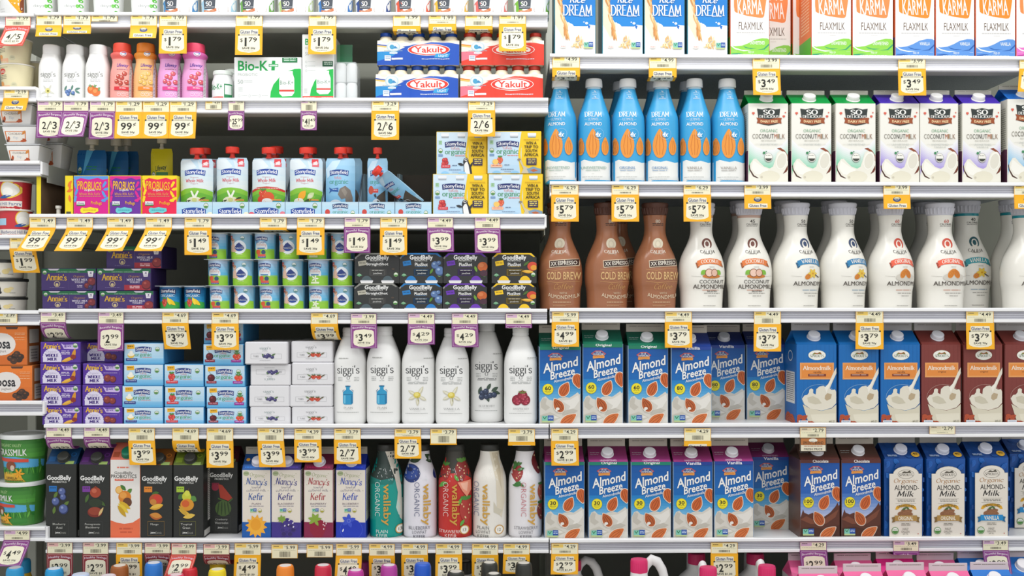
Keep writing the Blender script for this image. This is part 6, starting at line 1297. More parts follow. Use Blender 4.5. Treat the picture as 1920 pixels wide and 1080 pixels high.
put('clr', clear_pack, 'clear wrapped pack of white bottles beside the upright box', 'bottle pack', 627.5, 669, 116, 'S2', dy=.012)
g = 'five bottle drink packs on the second left-hand shelf'
zt = put('ykb', five_pack('#1a52b8', '#2a90d0', True), 'blue drink pack at the bottom of its stack', 'drink pack', 704, 859, 122, 'S2', group=g)
put('ykb', None, 'blue drink pack on top of its stack', 'drink pack', 707, 861, 60, 'S2', zb=zt, group=g)
zt = put('ykr', five_pack('#e2402c', '#f0788a', False), 'red drink pack at the bottom of its stack', 'drink pack', 863, 1018, 122, 'S2', group=g)
put('ykr', None, 'red drink pack on top of its stack', 'drink pack', 865, 1020, 60, 'S2', zb=zt, group=g)
# third left shelf
def hollow_box():
    w, h, d = 70*U, 72*U, .15; b = MB(); y = mat('#f0d81e', .45); br = mat('#7a6248', .8, noise=.1, scale=30); t = .0012
    b.box(-w/2, -w/2+t, 0, d, 0, h, br); b.box(-w/2, -w/2+.010, -.0012, 0, 0, h, y); b.box(w/2-t, w/2, 0, d, 0, h*.98, br); b.box(w/2-.018, w/2, -.0012, 0, 0, h*1.02, y)
    b.box(-w/2, w/2, d-t, d, 0, h*1.04, br); b.box(-w/2, w/2, 0, d, 0, t, br)
    A = Art(0, 0, 40, 170)
    for yy, r_ in ((30, 50), (60, 20), (95, 100), (40, 90)): A.leaf(24, yy, 34, 14, r_, '#ec7a2c')
    A.rect(6, 150, 30, 162, '#4a4a3a'); b.art(A, .018, h, lambda u, v, o: (u, -.0012-o, v), x0=w/2-.018)
    return proto('display_tray', [('tray', b.mesh('tray'))], w, h, 0, 0, h)
put('hollow', hollow_box, 'emptied yellow display box with brown inside at the shelf end', 'display box', 69, 137, 331, 'S3')
def spout_bit():
    b = MB(); m = mat('#e6e2d6', .4); b.lathe([(.004, 0), (.012, .001), (.012, .004), (.006, .006), (.006, .016), (.009, .018), (.009, .024)], m, 24)
    for a in range(4): b.box(*sorted((0.0, .016*math.cos(a*PI/2+.6))), *sorted((0, .016*math.sin(a*PI/2+.6))), .001, .004, m, .0006)
    return proto('loose_spout_cap', [('cap', b.mesh('loose_spout_cap', 30))], .032, .024, .012, 0, .024)
put('spout', spout_bit, 'loose white spout cap lying in the emptied yellow box', 'cap', 104, 124, 382, 'S3', dy=.03, h=.024, zb=DECK['S3'][0]+.0015, rot=20)
g = 'kefir pouch boxes on the third left-hand shelf'
for a, b, k, t in ((137.5, 204, 'm', 'magenta kefir pouch box with blue splashes'), (205, 265, 'p', 'purple kefir pouch box between the magenta and red ones'), (266, 332, 'r', 'red kefir pouch box with yellow splashes')):
    put('bug'+k, bug_box(k), t, 'box', a, b, 329, 'S3', group=g)
def tall_pouch(kind):
    def build():
        p = pouch(kind, '#d8d2c4')(); return p
    return build
g = 'upright pouches behind the kefir boxes'
put('poub', tall_pouch('b'), 'blue pouch with a pale spout standing behind the magenta box', 'pouch', 145, 200, 282, 'S3', dy=.135, group=g)
put('pouy', tall_pouch('y'), 'yellow pouch with a pale spout standing behind the red box', 'pouch', 283, 324, 279, 'S3', dy=.135, group=g)
for i, x in enumerate((195, 214)): put('poub', None, f'blue pouch in the shade, {("beside the front blue one", "second one along behind the purple box")[i]}', 'pouch', x, x+46, 284, 'S3', dy=.18+.04*i, group=g)
gt = 'pale blue display trays of pouches'; gp = 'yogurt pouches in the display trays'
for i, (a, b, k, t) in enumerate(((331, 398, 'v', 'beside the red pouch box'), (398.5, 466, 'v', 'second along, holding a vanilla pouch'), (467, 534, 's', 'with strawberries printed at its corners'), (535, 602.5, 'p', 'holding the pouch with an orange pear print'), (603.5, 672, 'y', 'holding the blue pouch with a dog print'), (673, 740, 'y', 'holding the upright strawberry pouch'), (741, 809, 'y', 'with the toppled pouch, beside the smoothie packs'))):
    put('tray'+k, tray(k), 'pale blue display tray '+t, 'display tray', a, b, 378.5, 'S3', group=gt)
for i, (a, b, k, dy, y, t) in enumerate(((339, 400, 'v', .027, 298, 'pouch with vanilla flower beside the red box'), (407, 465, 'v', .03, 296, 'pouch with vanilla flower in the second tray'), (473, 536, 's', .027, 297, 'pouch with strawberries in the third tray'), (544, 605, 'p', .027, 297, 'pouch with orange pear in the fourth tray'), (611, 666, 'u', .03, 297, 'blue pouch with a grey dog print'), (689, 727, 'w', .03, 297, 'narrow blue pouch with a strawberry print, upright'), (353, 412, 'v', .075, 298, 'pouch behind the first vanilla one'), (484, 545, 's', .075, 297, 'pouch just behind the strawberry one'), (490, 548, 's', .115, 296, 'pouch at the back of the strawberry tray'), (617, 679, 'u', .075, 297, 'blue pouch just behind the dog print one'), (552, 611, 'p', .085, 297, 'pouch behind the orange pear one'))):
    put('pouch'+k, pouch(k), 'red capped yogurt '+t, 'pouch', a, b, y, 'S3', dy=dy, zb=DECK['S3'][0]+.0012, group=gp, rot=(0, 3, -2, 2, 0, 0, 5, -3, 4, 2, 3)[i])
put('pouchw', None, 'red capped yogurt pouch toppled over in its tray', 'pouch', 735, 790, 297, 'S3', dy=.05, zb=DECK['S3'][0]+.03, group=gp)
o = [x for x in bpy.data.objects if x.get('label') == 'red capped yogurt pouch toppled over in its tray'][0]
o.location = (wx(782, .03), .030, wz(384, 790, .03)); o.scale = (.72, .8, .85)
o.rotation_euler = (Matrix.Rotation(math.radians(-50), 3, 'Y') @ Matrix.Rotation(math.radians(22), 3, 'X') @ Matrix.Rotation(math.radians(-50), 3, 'Z')).to_euler()
g = 'smoothie packs on the third left-hand shelf'
z1 = put('smr', smoothie_pack('r'), 'pale blue smoothie pack with penguin at the bottom of its stack', 'multipack', 811.5, 914.5, 326, 'S3', group=g)
z2 = put('smp', smoothie_pack('p'), 'pale blue smoothie pack with peach at the bottom of its stack', 'multipack', 915.5, 1018, 326, 'S3', group=g)
put('smr', None, 'pale blue smoothie pack with penguin on top, in the shade', 'multipack', 818, 913, 246.5, 'S3', dy=.02, zb=z1, group=g)
put('smp', None, 'pale blue smoothie pack with peach on top of its stack', 'multipack', 913.5, 1015, 246, 'S3', zb=z2, group=g)
# fourth left shelf
g = 'purple yogurt multipacks on the fourth left-hand shelf'
z1 = put('bunb', bunny_pack('b'), 'purple yogurt pack with dark berries at the bottom of its stack', 'multipack', 79, 180, 545, 'S4', group=g)
put('bunb', None, 'purple yogurt pack with dark berries on top of its stack', 'multipack', 77, 180, 503, 'S4', zb=z1, group=g)
z1 = put('bunr', bunny_pack('r'), 'purple yogurt pack with red band at the bottom of three', 'multipack', 186, 288, 545, 'S4', group=g)
z1 = put('bunr', None, 'purple yogurt pack with red band in the middle of three', 'multipack', 181, 283, 503, 'S4', zb=z1, group=g)
put('bunr', None, 'purple yogurt pack with red band topmost of three, set back', 'multipack', 199, 303, 461, 'S4', dy=.03, zb=z1, group=g)
g = 'yogurt cup packs on the fourth left-hand shelf'
put('cupf', cup_pack('f', 'f'), 'pack of blue yogurt cups with strawberries and bananas', 'yogurt pack', 291, 383, 536, 'S4', dy=.012, group=g)
zs = {}
RW = ('bottom', 'middle', 'top')
for r, (y, xs) in enumerate(((535.5, (386, 480, 573)), (486, (383, 477, 572)), (436, (380, 471, 569)))):
    for j, x in enumerate(xs):
        k = ('ab', 'ab', 'wb')[j]
        zs[j] = put('cup'+k, cup_pack(*k), f'pack of baby yogurt cups, {RW[r]} row, {("beside the empty gap", "in the middle stack", "beside the black shot packs")[j]}', 'yogurt pack', x, x+90, y, 'S4', dy=.008+.004*r, zb=zs.get(j), group=g)
g = 'black probiotic shot packs on the fourth left-hand shelf'
for i, (a, b, k) in enumerate(((664, 747.5, ('#8a8a84', 'S', '')), (748, 829, ('#1f7ac0', 'P', 'blu')), (830, 913, ('#6a34b0', 'P', 'pom')), (921, 1005, ('#f0c41e', 'P', 'man')))):
    t = ('plain black shot pack', 'black and blue shot pack', 'black and violet shot pack', 'black and yellow shot pack')[i]
    z1 = put('sh%d' % i, shot_pack(*k), t+' at the bottom of its stack', 'multipack', a, b, 531, 'S4', group=g)
    put('sh%d' % i, None, t+' on top of its stack', 'multipack', a+1, b+1, 474, 'S4', zb=z1, group=g)
# fifth left shelf: stacks of tube boxes
PL = ('at the bottom of its stack', 'second from the bottom of its stack', 'third from the bottom of its stack', 'fourth from the bottom of its stack', 'topmost and hidden by a tag')
def stack(key, build, label, rows, sh, g):
    z = None
    for i, (a, b, y, dy) in enumerate(rows):
        z = put(key(i), build(i), label+' '+(PL[i] if i < len(rows)-1 or len(rows) == 5 else 'on top of its stack'), 'box', a, b, y, sh, dy=dy, zb=z, group=g)
g = 'purple yogurt tube boxes on the fifth left-hand shelf'
stack(lambda i: 'tbc', lambda i: tube_box('c'), 'purple tube box with peach slices', ((79, 154, 762, .008), (77, 151.5, 721, .008), (75, 151, 681, .008), (75.5, 151.5, 641, .008)), 'S5', g)
stack(lambda i: 'tbs', lambda i: tube_box('s'), 'purple tube box with dark strawberries', ((155, 230, 762, .008), (154, 229.5, 721.5, .008), (155, 230, 681, .008), (158, 231, 642, .045)), 'S5', g)
g = 'pale blue yogurt tube boxes on the fifth left-hand shelf'
stack(lambda i: 'bbv', lambda i: blue_box('v'), 'pale blue tube box with a cupcake', ((232, 306, 764, .008), (229, 305.5, 723, .008), (232, 306.5, 683, .008), (232.5, 307.5, 643, .008)), 'S5', g)
stack(lambda i: 'bbs', lambda i: blue_box('s'), 'pale blue tube box with one strawberry', ((308, 382.5, 763, .008), (309, 384, 725, .008), (308, 382, 683, .008)), 'S5', g)
stack(lambda i: 'bbx', lambda i: blue_box('x'), 'pale blue tube box with cherry and berry', ((388, 462, 765, .008), (387, 462, 725, .008), (384, 459.5, 685, .008), (381, 456.5, 645, .008), (382, 456.5, 605, .03)), 'S5', g)
g = 'white yogurt tube boxes on the fifth left-hand shelf'
stack(lambda i: 'wbd' if i == 2 else 'wbb', lambda i: white_box('d' if i == 2 else 'b'), 'white tube box with blueberries', ((469, 544.5, 763, .008), (467, 543, 723, .008), (469.5, 545, 683, .008), (459, 539, 641, .0)), 'S5', g)
stack(lambda i: 'wbr', lambda i: white_box('r'), 'white tube box with red berries', ((547, 624, 763, .008), (543, 623, 722, .008), (547, 624.5, 680, .008), (546, 623.5, 639.5, .012)), 'S5', g)
# top left shelf: cup bottoms
def coco_cup(c):
    def build():
        A = Art(1045, -200, 1360, 102); A.rect(1045, -200, 1360, 102, '#eceeec').leaf(1080, 40, 130, 90, 80, c).leaf(1065, 90, 90, 40, 20, dark(c, .85)).poly([(1325, 102), (1330, 20), (1360, -40), (1360, 102)], c)
        A.poly([(1085, -40), (1200, -40), (1192, 48), (1095, 48)], '#4a5058').text('SO', 1112, -12, 1166, 24, '#eceae6', font='p', thick=1.7, thin=.7, serif=.4).words(1100, 30, 1190, 42, '#b8bcc0', wl=.2).poly([(1090, 52), (1140, 60), (1204, 40), (1206, 64), (1140, 78), (1092, 78)], '#c8764c').words(1105, 62, 1190, 68, '#f0d0b8', wl=.3)
        A.ell(1266, 50, 42, 52, '#8a5a48').ell(1266, 47, 40, 50, '#eceae6').ell(1266, 48, 26, 34, '#dcdcd8').words(1090, 88, 1230, 96, '#c4c8c4', wl=.1)
        return bottle('coconut_yogurt_cup', [(104, 296), (98, 306), (0, 316), (-150, 328), (-190, 332), (-196, 336)], K, A, '#eceeec', mat('#e8e8e6', .35), [(-196, 336), (-196, 341), (-206, 341), (-208, 300)], ne=3.2, grid=(12, 8), capname='lid')
    return build
def oat_cup():
    A = Art(865, -200, 1085, 104); A.rect(865, -200, 1085, 104, '#eeefec').text('daiya', 948, 10, 1034, 42, '#7a827c', font='p', thick=.8, thin=.4, serif=0).ell(1050, 24, 13, 14, '#6cc24a').words(1045, 22, 1056, 26, '#eef4ea').words(935, 92, 1040, 98, '#c4c8c4', wl=.14)
    for y in (-60, -20, 20, 72): A.ell(1072, y, 14, 14, '#5ab83c')
    return bottle('dairy_free_yogurt_cup', [(104, 210), (98, 218), (0, 226), (-150, 236), (-190, 240), (-196, 246)], K, A, '#eeefec', mat('#e8e8e6', .35), [(-196, 250), (-196, 258), (-206, 258), (-208, 220)], ne=3.2, grid=(10, 8), capname='lid')
g = 'white yogurt cups on the top left-hand shelf'
for i, (a, b) in enumerate(((55, 103), (113, 161), (180, 227), (250, 298))): put('oat', oat_cup, 'white yogurt cup with green dots, '+('beside the orange bag', 'second along', 'third along', 'beside the coconut ones')[i], 'yogurt cup', a-3, b+3, -40, 'S1', group=g)
for i, (a, b, c, t) in enumerate(((310, 375, '#4a8ac0', 'pale blue'), (381, 447, '#a4cce0', 'ice blue'), (453, 517, '#6aa84a', 'leaf green'), (524, 590, '#b8cf8a', 'pale green'), (598, 663, '#3a7ac0', 'mid blue'), (668, 734, '#2c4a8c', 'navy'), (742, 808, '#e05a3c', 'orange red'), (813, 879, '#e8b83c', 'yellow'), (888, 952, '#e0706a', 'grapefruit pink'), (962, 1030, '#7ab83c', 'lime green'))):
    put('cc%d' % i, coco_cup(c), f'white coconut yogurt cup with {t} print', 'yogurt cup', a-2, b+2, -40, 'S1', group=g)
def bag():
    A = Art(0, 0, 45, 80); A.rect(0, 0, 45, 80, '#ececea').poly([(14, 40), (45, 30), (45, 76), (38, 70)], '#f0a81e').ell(45, 60, 5, 14, '#8a4a2c').words(3, 64, 14, 76, '#d4d4d2', rows=3)
    b = pouch_mesh(46*U, 80*U, A, '#ececea', .02); return proto('cheese_bag', [('bag', b.mesh('bag'))], 46*U, 80*U, 0, 0, 80*U)
put('bag', bag, 'white bag with orange corner at the far left of the top shelf', 'bag', 0, 46, -50, 'F0', dy=.03)
# far left short shelves
def ycup(kind):
    def build():
        A = Art(20, 575, 300, 778)
        if kind == 'p':
            A.rect(20, 575, 300, 778, '#e9dfb6').ell(80, 632, 36, 22, '#d8402f').text('Latta', 52, 620, 108, 644, '#f0e8d8', .02).words(40, 600, 140, 612, '#b8b090').words(48, 660, 125, 696, '#9a947c', rows=3).ell(70, 730, 24, 24, '#f0a45c').rect(45, 740, 150, 775, '#f4c09a').ell(185, 735, 24, 20, '#d8d4b0').words(172, 728, 198, 742, '#a8a488', rows=2)
            body = '#e9dfb6'; P = [(778, 222), (770, 232), (600, 272), (584, 276)]
        else:
            A.rect(20, 575, 300, 778, '#c8343c').ell(230, 640, 62, 62, '#f0c83c' ).ell(230, 640, 54, 54, '#e9e6dc').ell(225, 655, 34, 30, '#f4f2ea').leaf(205, 690, 90, 24, 10, '#2c5a98').rect(20, 720, 300, 778, '#ece4da').text('Redwood Hill Farm', 60, 728, 290, 752, '#5a6a94', .0).words(110, 758, 220, 768, '#d07a74').rect(36, 640, 100, 690, '#a8cfe4')
            body = '#c8343c'; P = [(778, 236), (770, 246), (600, 262), (584, 266)]
        return bottle('yogurt_cup', P, K, A, body, mat('#ece8dc', .3), [(584, 268), (582, 286), (574, 288), (570, 270)], grid=(12, 8), capname='lid')
    return build
z1 = put('ycp', ycup('p'), 'pale yogurt tub with red logo, lower of two', 'yogurt tub', 2, 62, 121, 'F1')
put('ycp', None, 'pale yogurt tub under the red price tag, upper of two', 'yogurt tub', 0, 58, 73, 'F1', zb=z1)
put('ycp', None, 'pale yogurt tub in the shade behind the front two', 'yogurt tub', 42, 96, 118, 'F1', dy=.09)
def flip():
    wt, wb, h, d = 68*U, 52*U, 32*U, 60*U; b = MB(); m = mat('#ecebe8', .3)
    b.box(-wb/2, wb/2, (d-wb*.9)/2, d-(d-wb*.9)/2, 0, h, m, .004, 2, top=wt/wb*.96); yb = (d-wb*.9)/2; yt_ = d/2-wb*.9/2*wt/wb*.96
    A = Art(20, 255, 310, 432); A.rect(35, 296, 222, 405, '#d87a34').rect(44, 302, 214, 398, '#ece6dc').text('CHOBANI', 66, 312, 192, 334, '#6a5a50', .0).text('flip', 104, 348, 150, 382, '#9ab0c8', font='p', thick=.7, thin=.4, serif=0)
    for x, y, r_ in ((50, 390, 40), (210, 385, -30), (205, 310, 60), (60, 370, 80), (195, 395, 0)): A.leaf(x, y, 50, 24, r_, ('#b8542c', '#d88a3c', '#5a3a2c')[x % 3])
    b.art(A, wb, h*.92, lambda u, v, o: (u*(1+.2*v/h), yb+(yt_-yb)*v/h-o, v), off=.0004)
    l = MB(); l.box(-wt/2, wt/2, 0, d, h, h+.0018, mat('#dfe2e4', .25), .0006)
    return proto('flip_yogurt_cup', [('cup', b.mesh('cup')), ('lid', l.mesh('lid'))], wt, h+.0018, 0, 0, h+.0018)
z1 = put('flip', flip, 'white square flip cup at the bottom of three', 'yogurt cup', 8, 76, 270, 'F2', group='white square flip cups in a stack')
z1 = put('flip', None, 'white square flip cup in the middle of three', 'yogurt cup', 0, 70, 234, 'F2', zb=z1, group='white square flip cups in a stack')
put('flip', None, 'white square flip cup on top under a yellow tag', 'yogurt cup', -8, 62, 194, 'F2', zb=z1, group='white square flip cups in a stack')
zf = put('flip', None, 'white square flip cup lower down in the second row', 'yogurt cup', 56, 118, 268, 'F2', dy=.10, group='white square flip cups in a stack')
put('flip', None, 'white square flip cup higher up in the second row', 'yogurt cup', 50, 112, 233, 'F2', dy=.10, zb=zf, group='white square flip cups in a stack')
z1 = put('ycr', ycup('r'), 'red yogurt cup with goat badge, lower of two', 'yogurt cup', -2, 58, 393, 'F3', rot=20)
put('ycr', None, 'red yogurt cup with goat badge, upper of two', 'yogurt cup', -6, 56, 339, 'F3', zb=z1, rot=-28)
def black_tub():
    A = Art(-180, 640, 205, 770); A.text('noosa', -150, 678, 75, 744, '#26262a', .05).ell(115, 716, 26, 20, '#e8d494').ell(140, 700, 16, 12, '#ecd9a0').words(130, 735, 165, 742, '#4a4a4a')
    return bottle('yogurt_tub', [(772, 346), (765, 362), (660, 384), (645, 388)], K, A, '#e6e1d4', mat('#2f302e', .4), [(647, 388), (646, 402), (628, 404), (622, 396), (620, 340)], grid=(12, 6), capname='lid')
z = None
for i, y in enumerate((557, 522, 487)): z = put('noo', black_tub, 'cream yogurt tub with black lid, '+('bottom', 'middle', 'top')[i]+' of its stack', 'yogurt tub', -34, 47+(0, 1, -3)[i], y, 'F4', zb=z, group='cream tubs with black lids'); 
def twin_box():
    A = Art(-190, 145, 255, 500); A.grad(-190, 145, 255, 500, '#ee8230', '#d06a28', 5).poly([(50, 150), (172, 150), (160, 172), (62, 172)], '#5a3a28').ell(10, 310, 138, 104, '#e6e0da').ell(66, 222, 10, 10, '#e6e0da').text('noosa', -130, 285, 98, 352, '#26262a', .05).text('yoghurt', -40, 362, 58, 392, '#7a7068', .0)
    for x, y in ((100, 440), (140, 420), (180, 450), (160, 400), (130, 465), (195, 425)): A.ell(x, y, 34, 28, ('#3a2a22', '#4a3428', '#2e221c')[x % 3]).ell(x-6, y-8, 12, 6, '#7a4a2c')
    for y in (205, 218, 244, 268): A.words(140, y, 238, y+8, '#f4c89a', wl=.25)
    S = Art(0, 0, 100, 100); S.rect(0, 0, 100, 100, '#a8602c').rect(12, 8, 80, 44, '#d4ccc0').rect(12, 52, 80, 94, '#d4ccc0').words(20, 60, 70, 90, '#8a847a', rows=4)
    return cbox('yogurt_twin_box', 92, 73, .075, '#e07a2c', A, side='#a8602c', SA=S)
z1 = put('twin', twin_box, 'orange twin yogurt box, lower of two', 'box', -28, 61, 685, 'F5')
put('twin', None, 'orange twin yogurt box, upper of two', 'box', -38, 51.5, 611, 'F5', zb=z1)
def green_tub():
    A = Art(20, 540, 420, 925); A.grad(20, 540, 420, 700, '#3a7a34', '#5aa844', 4).poly([(20, 700), (200, 690), (420, 730), (420, 850), (20, 860)], '#5ab0dc').rect(20, 790, 420, 925, '#3f8a3a').poly([(20, 850), (140, 820), (240, 860), (290, 925), (20, 925)], '#eab83c')
    for x in range(30, 420, 14): A.leaf(x, 815, 70, 8, 80+(x % 5)*6, ('#4a9a3c', '#2f7a30', '#6ab84a')[x % 3])
    A.text('ORGANIC VALLEY', 60, 575, 260, 602, '#b8d89a', .0).text('GRASSMILK', 30, 622, 300, 680, '#f0f2ec', .03).poly([(40, 700), (310, 712), (310, 740), (40, 732)], '#d8503c').ell(160, 770, 46, 40, '#8a4a30').ell(175, 790, 20, 26, '#d8c4b0')
    for a in range(0, 360, 60): A.leaf(230+26*math.cos(math.radians(a)), 840-26*math.sin(math.radians(a)), 50, 18, a, '#f0a82c')
    A.text('VANILLA', 110, 866, 215, 890, '#3a2c1a', .02).words(90, 896, 270, 908, '#6a5020', wl=.1)
    return bottle('yogurt_tub', [(930, 320), (922, 336), (760, 356), (570, 388), (540, 392)], K, A, '#4a8a3c', mat('#e6e8e6', .25), [(546, 394), (544, 414), (520, 418), (508, 410), (504, 380), (512, 370)], bands=[(905, '#e4dfc8'), (900, '#4a8a3c')], grid=(14, 14), capname='lid')
z1 = put('gt', green_tub, 'big green yogurt tub turned aside, lower of two', 'yogurt tub', 0, 84, 903, 'F6', rot=-24, group='big green yogurt tubs')
put('gt', None, 'big green yogurt tub with vanilla panel, upper of two', 'yogurt tub', 6, 88, 815, 'F6', zb=z1, rot=4, group='big green yogurt tubs')
# ------------------------------------------------------------------ bottom deck, mostly below the picture
def juice(body, cap, lid='#e8e6ea', waist=False):
    def build():
        P = [(0, 60), (-4, 66), (-100, 66), (-118, 60), (-128, 44), (-132, 38), (-138, 34)] if not waist else [(0, 58), (-4, 64), (-60, 64), (-85, 58), (-105, 62), (-122, 54), (-131, 40), (-138, 34)]
        def dot(c, CP, k, cy):
            c.lathe([(12.5*U, CP[-1][1]), (12*U, CP[-1][1]+.0003)], mat(lid, .4), 32, 2, 0, cy)
        return bottle('creamer_bottle', P, U, None, body, mat(cap, .4), [(-136, 35), (-137, 38), (-152, 37), (-156, 34), (-157.5, 30)], capart=dot)
    return build
ZD = ZB
g = 'round capped bottles on the bottom deck'
# cap centre, cap half width, cap top row, depth, body, cap, lid
for i, (x, hw, y, dy, bd, cp, ld, t) in enumerate((
    (31, 15.5, 1066, -.10, '#e8cc2a', '#2a9ad0', '#b8b8c0', 'yellow bottle with light blue cap at the far left'),
    (49, 12, 1049, .03, '#d8b02a', '#2a9ad0', '#2a9ad0', 'ochre bottle with blue cap behind the far left one'),
    (104, 16, 1068, -.08, '#3a9ad8', '#2aa0dc', '#dfe6ee', 'blue bottle with light blue cap under the first maroon tag'),
    (153, 16, 1078, -.152, '#c8d4ec', '#c4d4f0', '#d8e0f0', 'pale bottle with pale blue cap just showing'),
    (206, 15, 1080, -.152, '#e8d8dc', '#e4ccd4', '#eee4ea', 'pale bottle with white cap just showing beside the brown one'),
    (226, 15.5, 1062, -.075, '#d8963c', '#a8602c', '#e4dcd4', 'amber bottle with brown cap under a yellow tag'),
    (290, 16, 1057, -.085, '#4a5ac8', '#2a7ad0', '#e0e4ee', 'indigo bottle with blue cap under a red tag'),
    (332, 15, 1079, -.125, '#e0607a', '#e8486a', '#f0d8de', 'pink bottle with pink cap just showing'),
    (358, 14, 1066, -.045, '#d83a4c', '#d8303c', '#d8303c', 'red bottle half behind the tilted red tag'),
    (410, 14, 1054, .02, '#e0c01e', '#ecd024', '#b8ac4a', 'yellow bottle in the second row by the folded maroon tag'),
    (409, 16, 1069, -.12, '#e8d024', '#f0d824', '#e6e2cc', 'yellow bottle in front of the other yellow one'),
    (536, 15.5, 1062, -.085, '#f0862c', '#f08a2c', '#e8e4e2', 'orange bottle with orange cap'),
    (607, 15.5, 1061, -.085, '#c02c3c', '#d02c48', '#e6e0e2', 'red bottle with crimson cap'),
    (668, 14.5, 1070, -.12, '#c0389a', '#c43c9c', '#e8dce6', 'magenta capped bottle in front of a yellow tag'),
    (683, 12, 1053, .03, '#a83068', '#b83c94', '#b83c94', 'magenta capped bottle in the second row'),
    (730, 15, 1061, -.085, '#c8304c', '#b844a0', '#eae2ea', 'red bottle with purple cap'),
    (793, 15.5, 1058, -.085, '#e8e8ec', '#1f5ac8', '#2f6ad4', 'white bottle with royal blue cap'),
    (855, 15.5, 1073, -.12, '#e6e4e2', '#33342f', '#d8d4cc', 'white bottle with black cap just showing beside the royal blue one'),
    (918, 15.5, 1056, -.085, '#e8e8e6', '#33342f', '#d8d4cc', 'white bottle with black cap, middle of the black capped row'),
    (926, 14, 1076, -.156, '#e8e8e6', '#33342f', '#dcd8d0', 'white bottle with black cap standing at the very front'),
    (982, 15.5, 1057, -.085, '#e8e8e6', '#33342f', '#d8d4cc', 'white bottle with black cap next to the jugs'),
    (872, 13, 1052, .04, '#dcdcda', '#33342f', '#c8c4bc', 'white bottle with black cap in the second row'))):
    put(f'j{bd}{cp}{ld}', juice(bd, cp, ld, i % 2), t, 'bottle', x-hw*1.8, x+hw*1.8, y, None, dy=dy, zb=ZD, group=g)
def jug(capc):
    def build():
        b = MB(); m = mat('#e6e4e2', .35); k = U
        P = [(48, 0), (52, 3), (52, 85), (50, 105), (42, 122), (30, 134), (21, 142), (17, 147), (16, 156)]
        b.lathe([(r*k, z*k) for r, z in P], m, 44, 2.6, 0, 52*k)
        hp = [(8, 58, 150), (15, 60, 164), (26, 62, 172), (38, 62, 168), (47, 62, 156), (53, 62, 138), (56, 62, 118), (55, 61, 98), (50, 60, 82), (40, 58, 72)]
        b.tube([(x*k, y*k, z*k) for x, y, z in hp], [8*k]*3+[8.5*k]*7, m, 14)
        c = MB(); cm = mat(capc, .4); c.lathe([(15.5*k, 155*k), (16.5*k, 156*k), (16.5*k, 172*k), (15.5*k, 174.5*k), (13*k, 175*k)], cm, 40, 2, 0, 52*k)
        for i in range(28): a = 2*PI*i/28; c.box(16.4*k*math.cos(a)-.0004, 16.4*k*math.cos(a)+.0004, 52*k+16.4*k*math.sin(a)-.0004, 52*k+16.4*k*math.sin(a)+.0004, 157*k, 171*k, cm)
        return proto('milk_jug', [('jug_body', b.mesh('jug_body')), ('cap', c.mesh('cap', 30))], 104*k, 175*k, 52*k, 36*k, 175*k, root=True, pivot=52*k)
    return build
g = 'white milk jugs with pink caps'
for i, (x, y, dy, t) in enumerate(((1075, 1053, .02, 'with its cap half hidden by a yellow tag'), (1199, 1051, -.14, 'in the front row with its whole cap showing'), (1306, 1040, .03, 'in the second row with its cap under the shelf'), (1327, 1066, -.15, 'standing low in the front row beside a yellow tag'), (1416, 1040, .02, 'in the second row near the pink cartons'), (1437, 1063, -.15, 'in the front row near the pink cartons'))):
    put('jug', jug('#dc2a6a'), 'white milk jug with pink cap, '+t, 'jug', x-50, x+50, y, None, dy=dy, zb=ZD, group=g, rot=80 if i > 1 else 0)
def plain_carton(c, c2):
    def build():
        R = Art(0, 0, 100, 100); R.rect(0, 0, 100, 100, c).rect(70, 30, 96, 60, c2).words(72, 34, 94, 56, '#f4e0e8', rows=3).poly([(0, 60), (60, 100), (0, 100)], dark(c, .9))
        return carton('milk_carton', 74, 150, 26, 13, '#ece6e6', c, None, R, '#d8c8cc', cap='#f0ecee', capr=12)
    return build
g = 'gable topped milk cartons on the bottom deck'
for i, (a, b, y, dy, k, t) in enumerate(((1487, 1560, 1047, -.02, 'p', 'beside the jugs, second row'), (1574, 1647, 1047, -.02, 'p', 'second along in the second row'), (1654, 1726, 1044, -.02, 'd', 'third along in the second row'), (1732, 1805, 1046, -.02, 'p', 'fourth along in the second row'), (1810, 1884, 1043, -.02, 'b', 'beside the pink ones in the second row'), (1889, 1962, 1041, -.02, 'b', 'at the picture edge in the second row'), (1507, 1584, 1074, -.13, 'p', 'in the front row under the purple tag'), (1592, 1667, 1070, -.13, 'p', 'second along in the front row'), (1674, 1749, 1068, -.13, 'p', 'third along in the front row'), (1756, 1832, 1069, -.13, 'p', 'fourth along in the front row'), (1835, 1910, 1067, -.13, 'b', 'in the front row near the picture edge'))):
    put('mc'+k, plain_carton(*{'p': ('#f06aa0', '#e84a8c'), 'd': ('#e8308c', '#d02478'), 'b': ('#2a7ad0', '#1a5ab0')}[k]), {'p': 'pink', 'd': 'deep pink', 'b': 'blue'}[k]+' topped milk carton '+t, 'carton', a, b, y+40, None, dy=dy, zb=ZD, group=g)
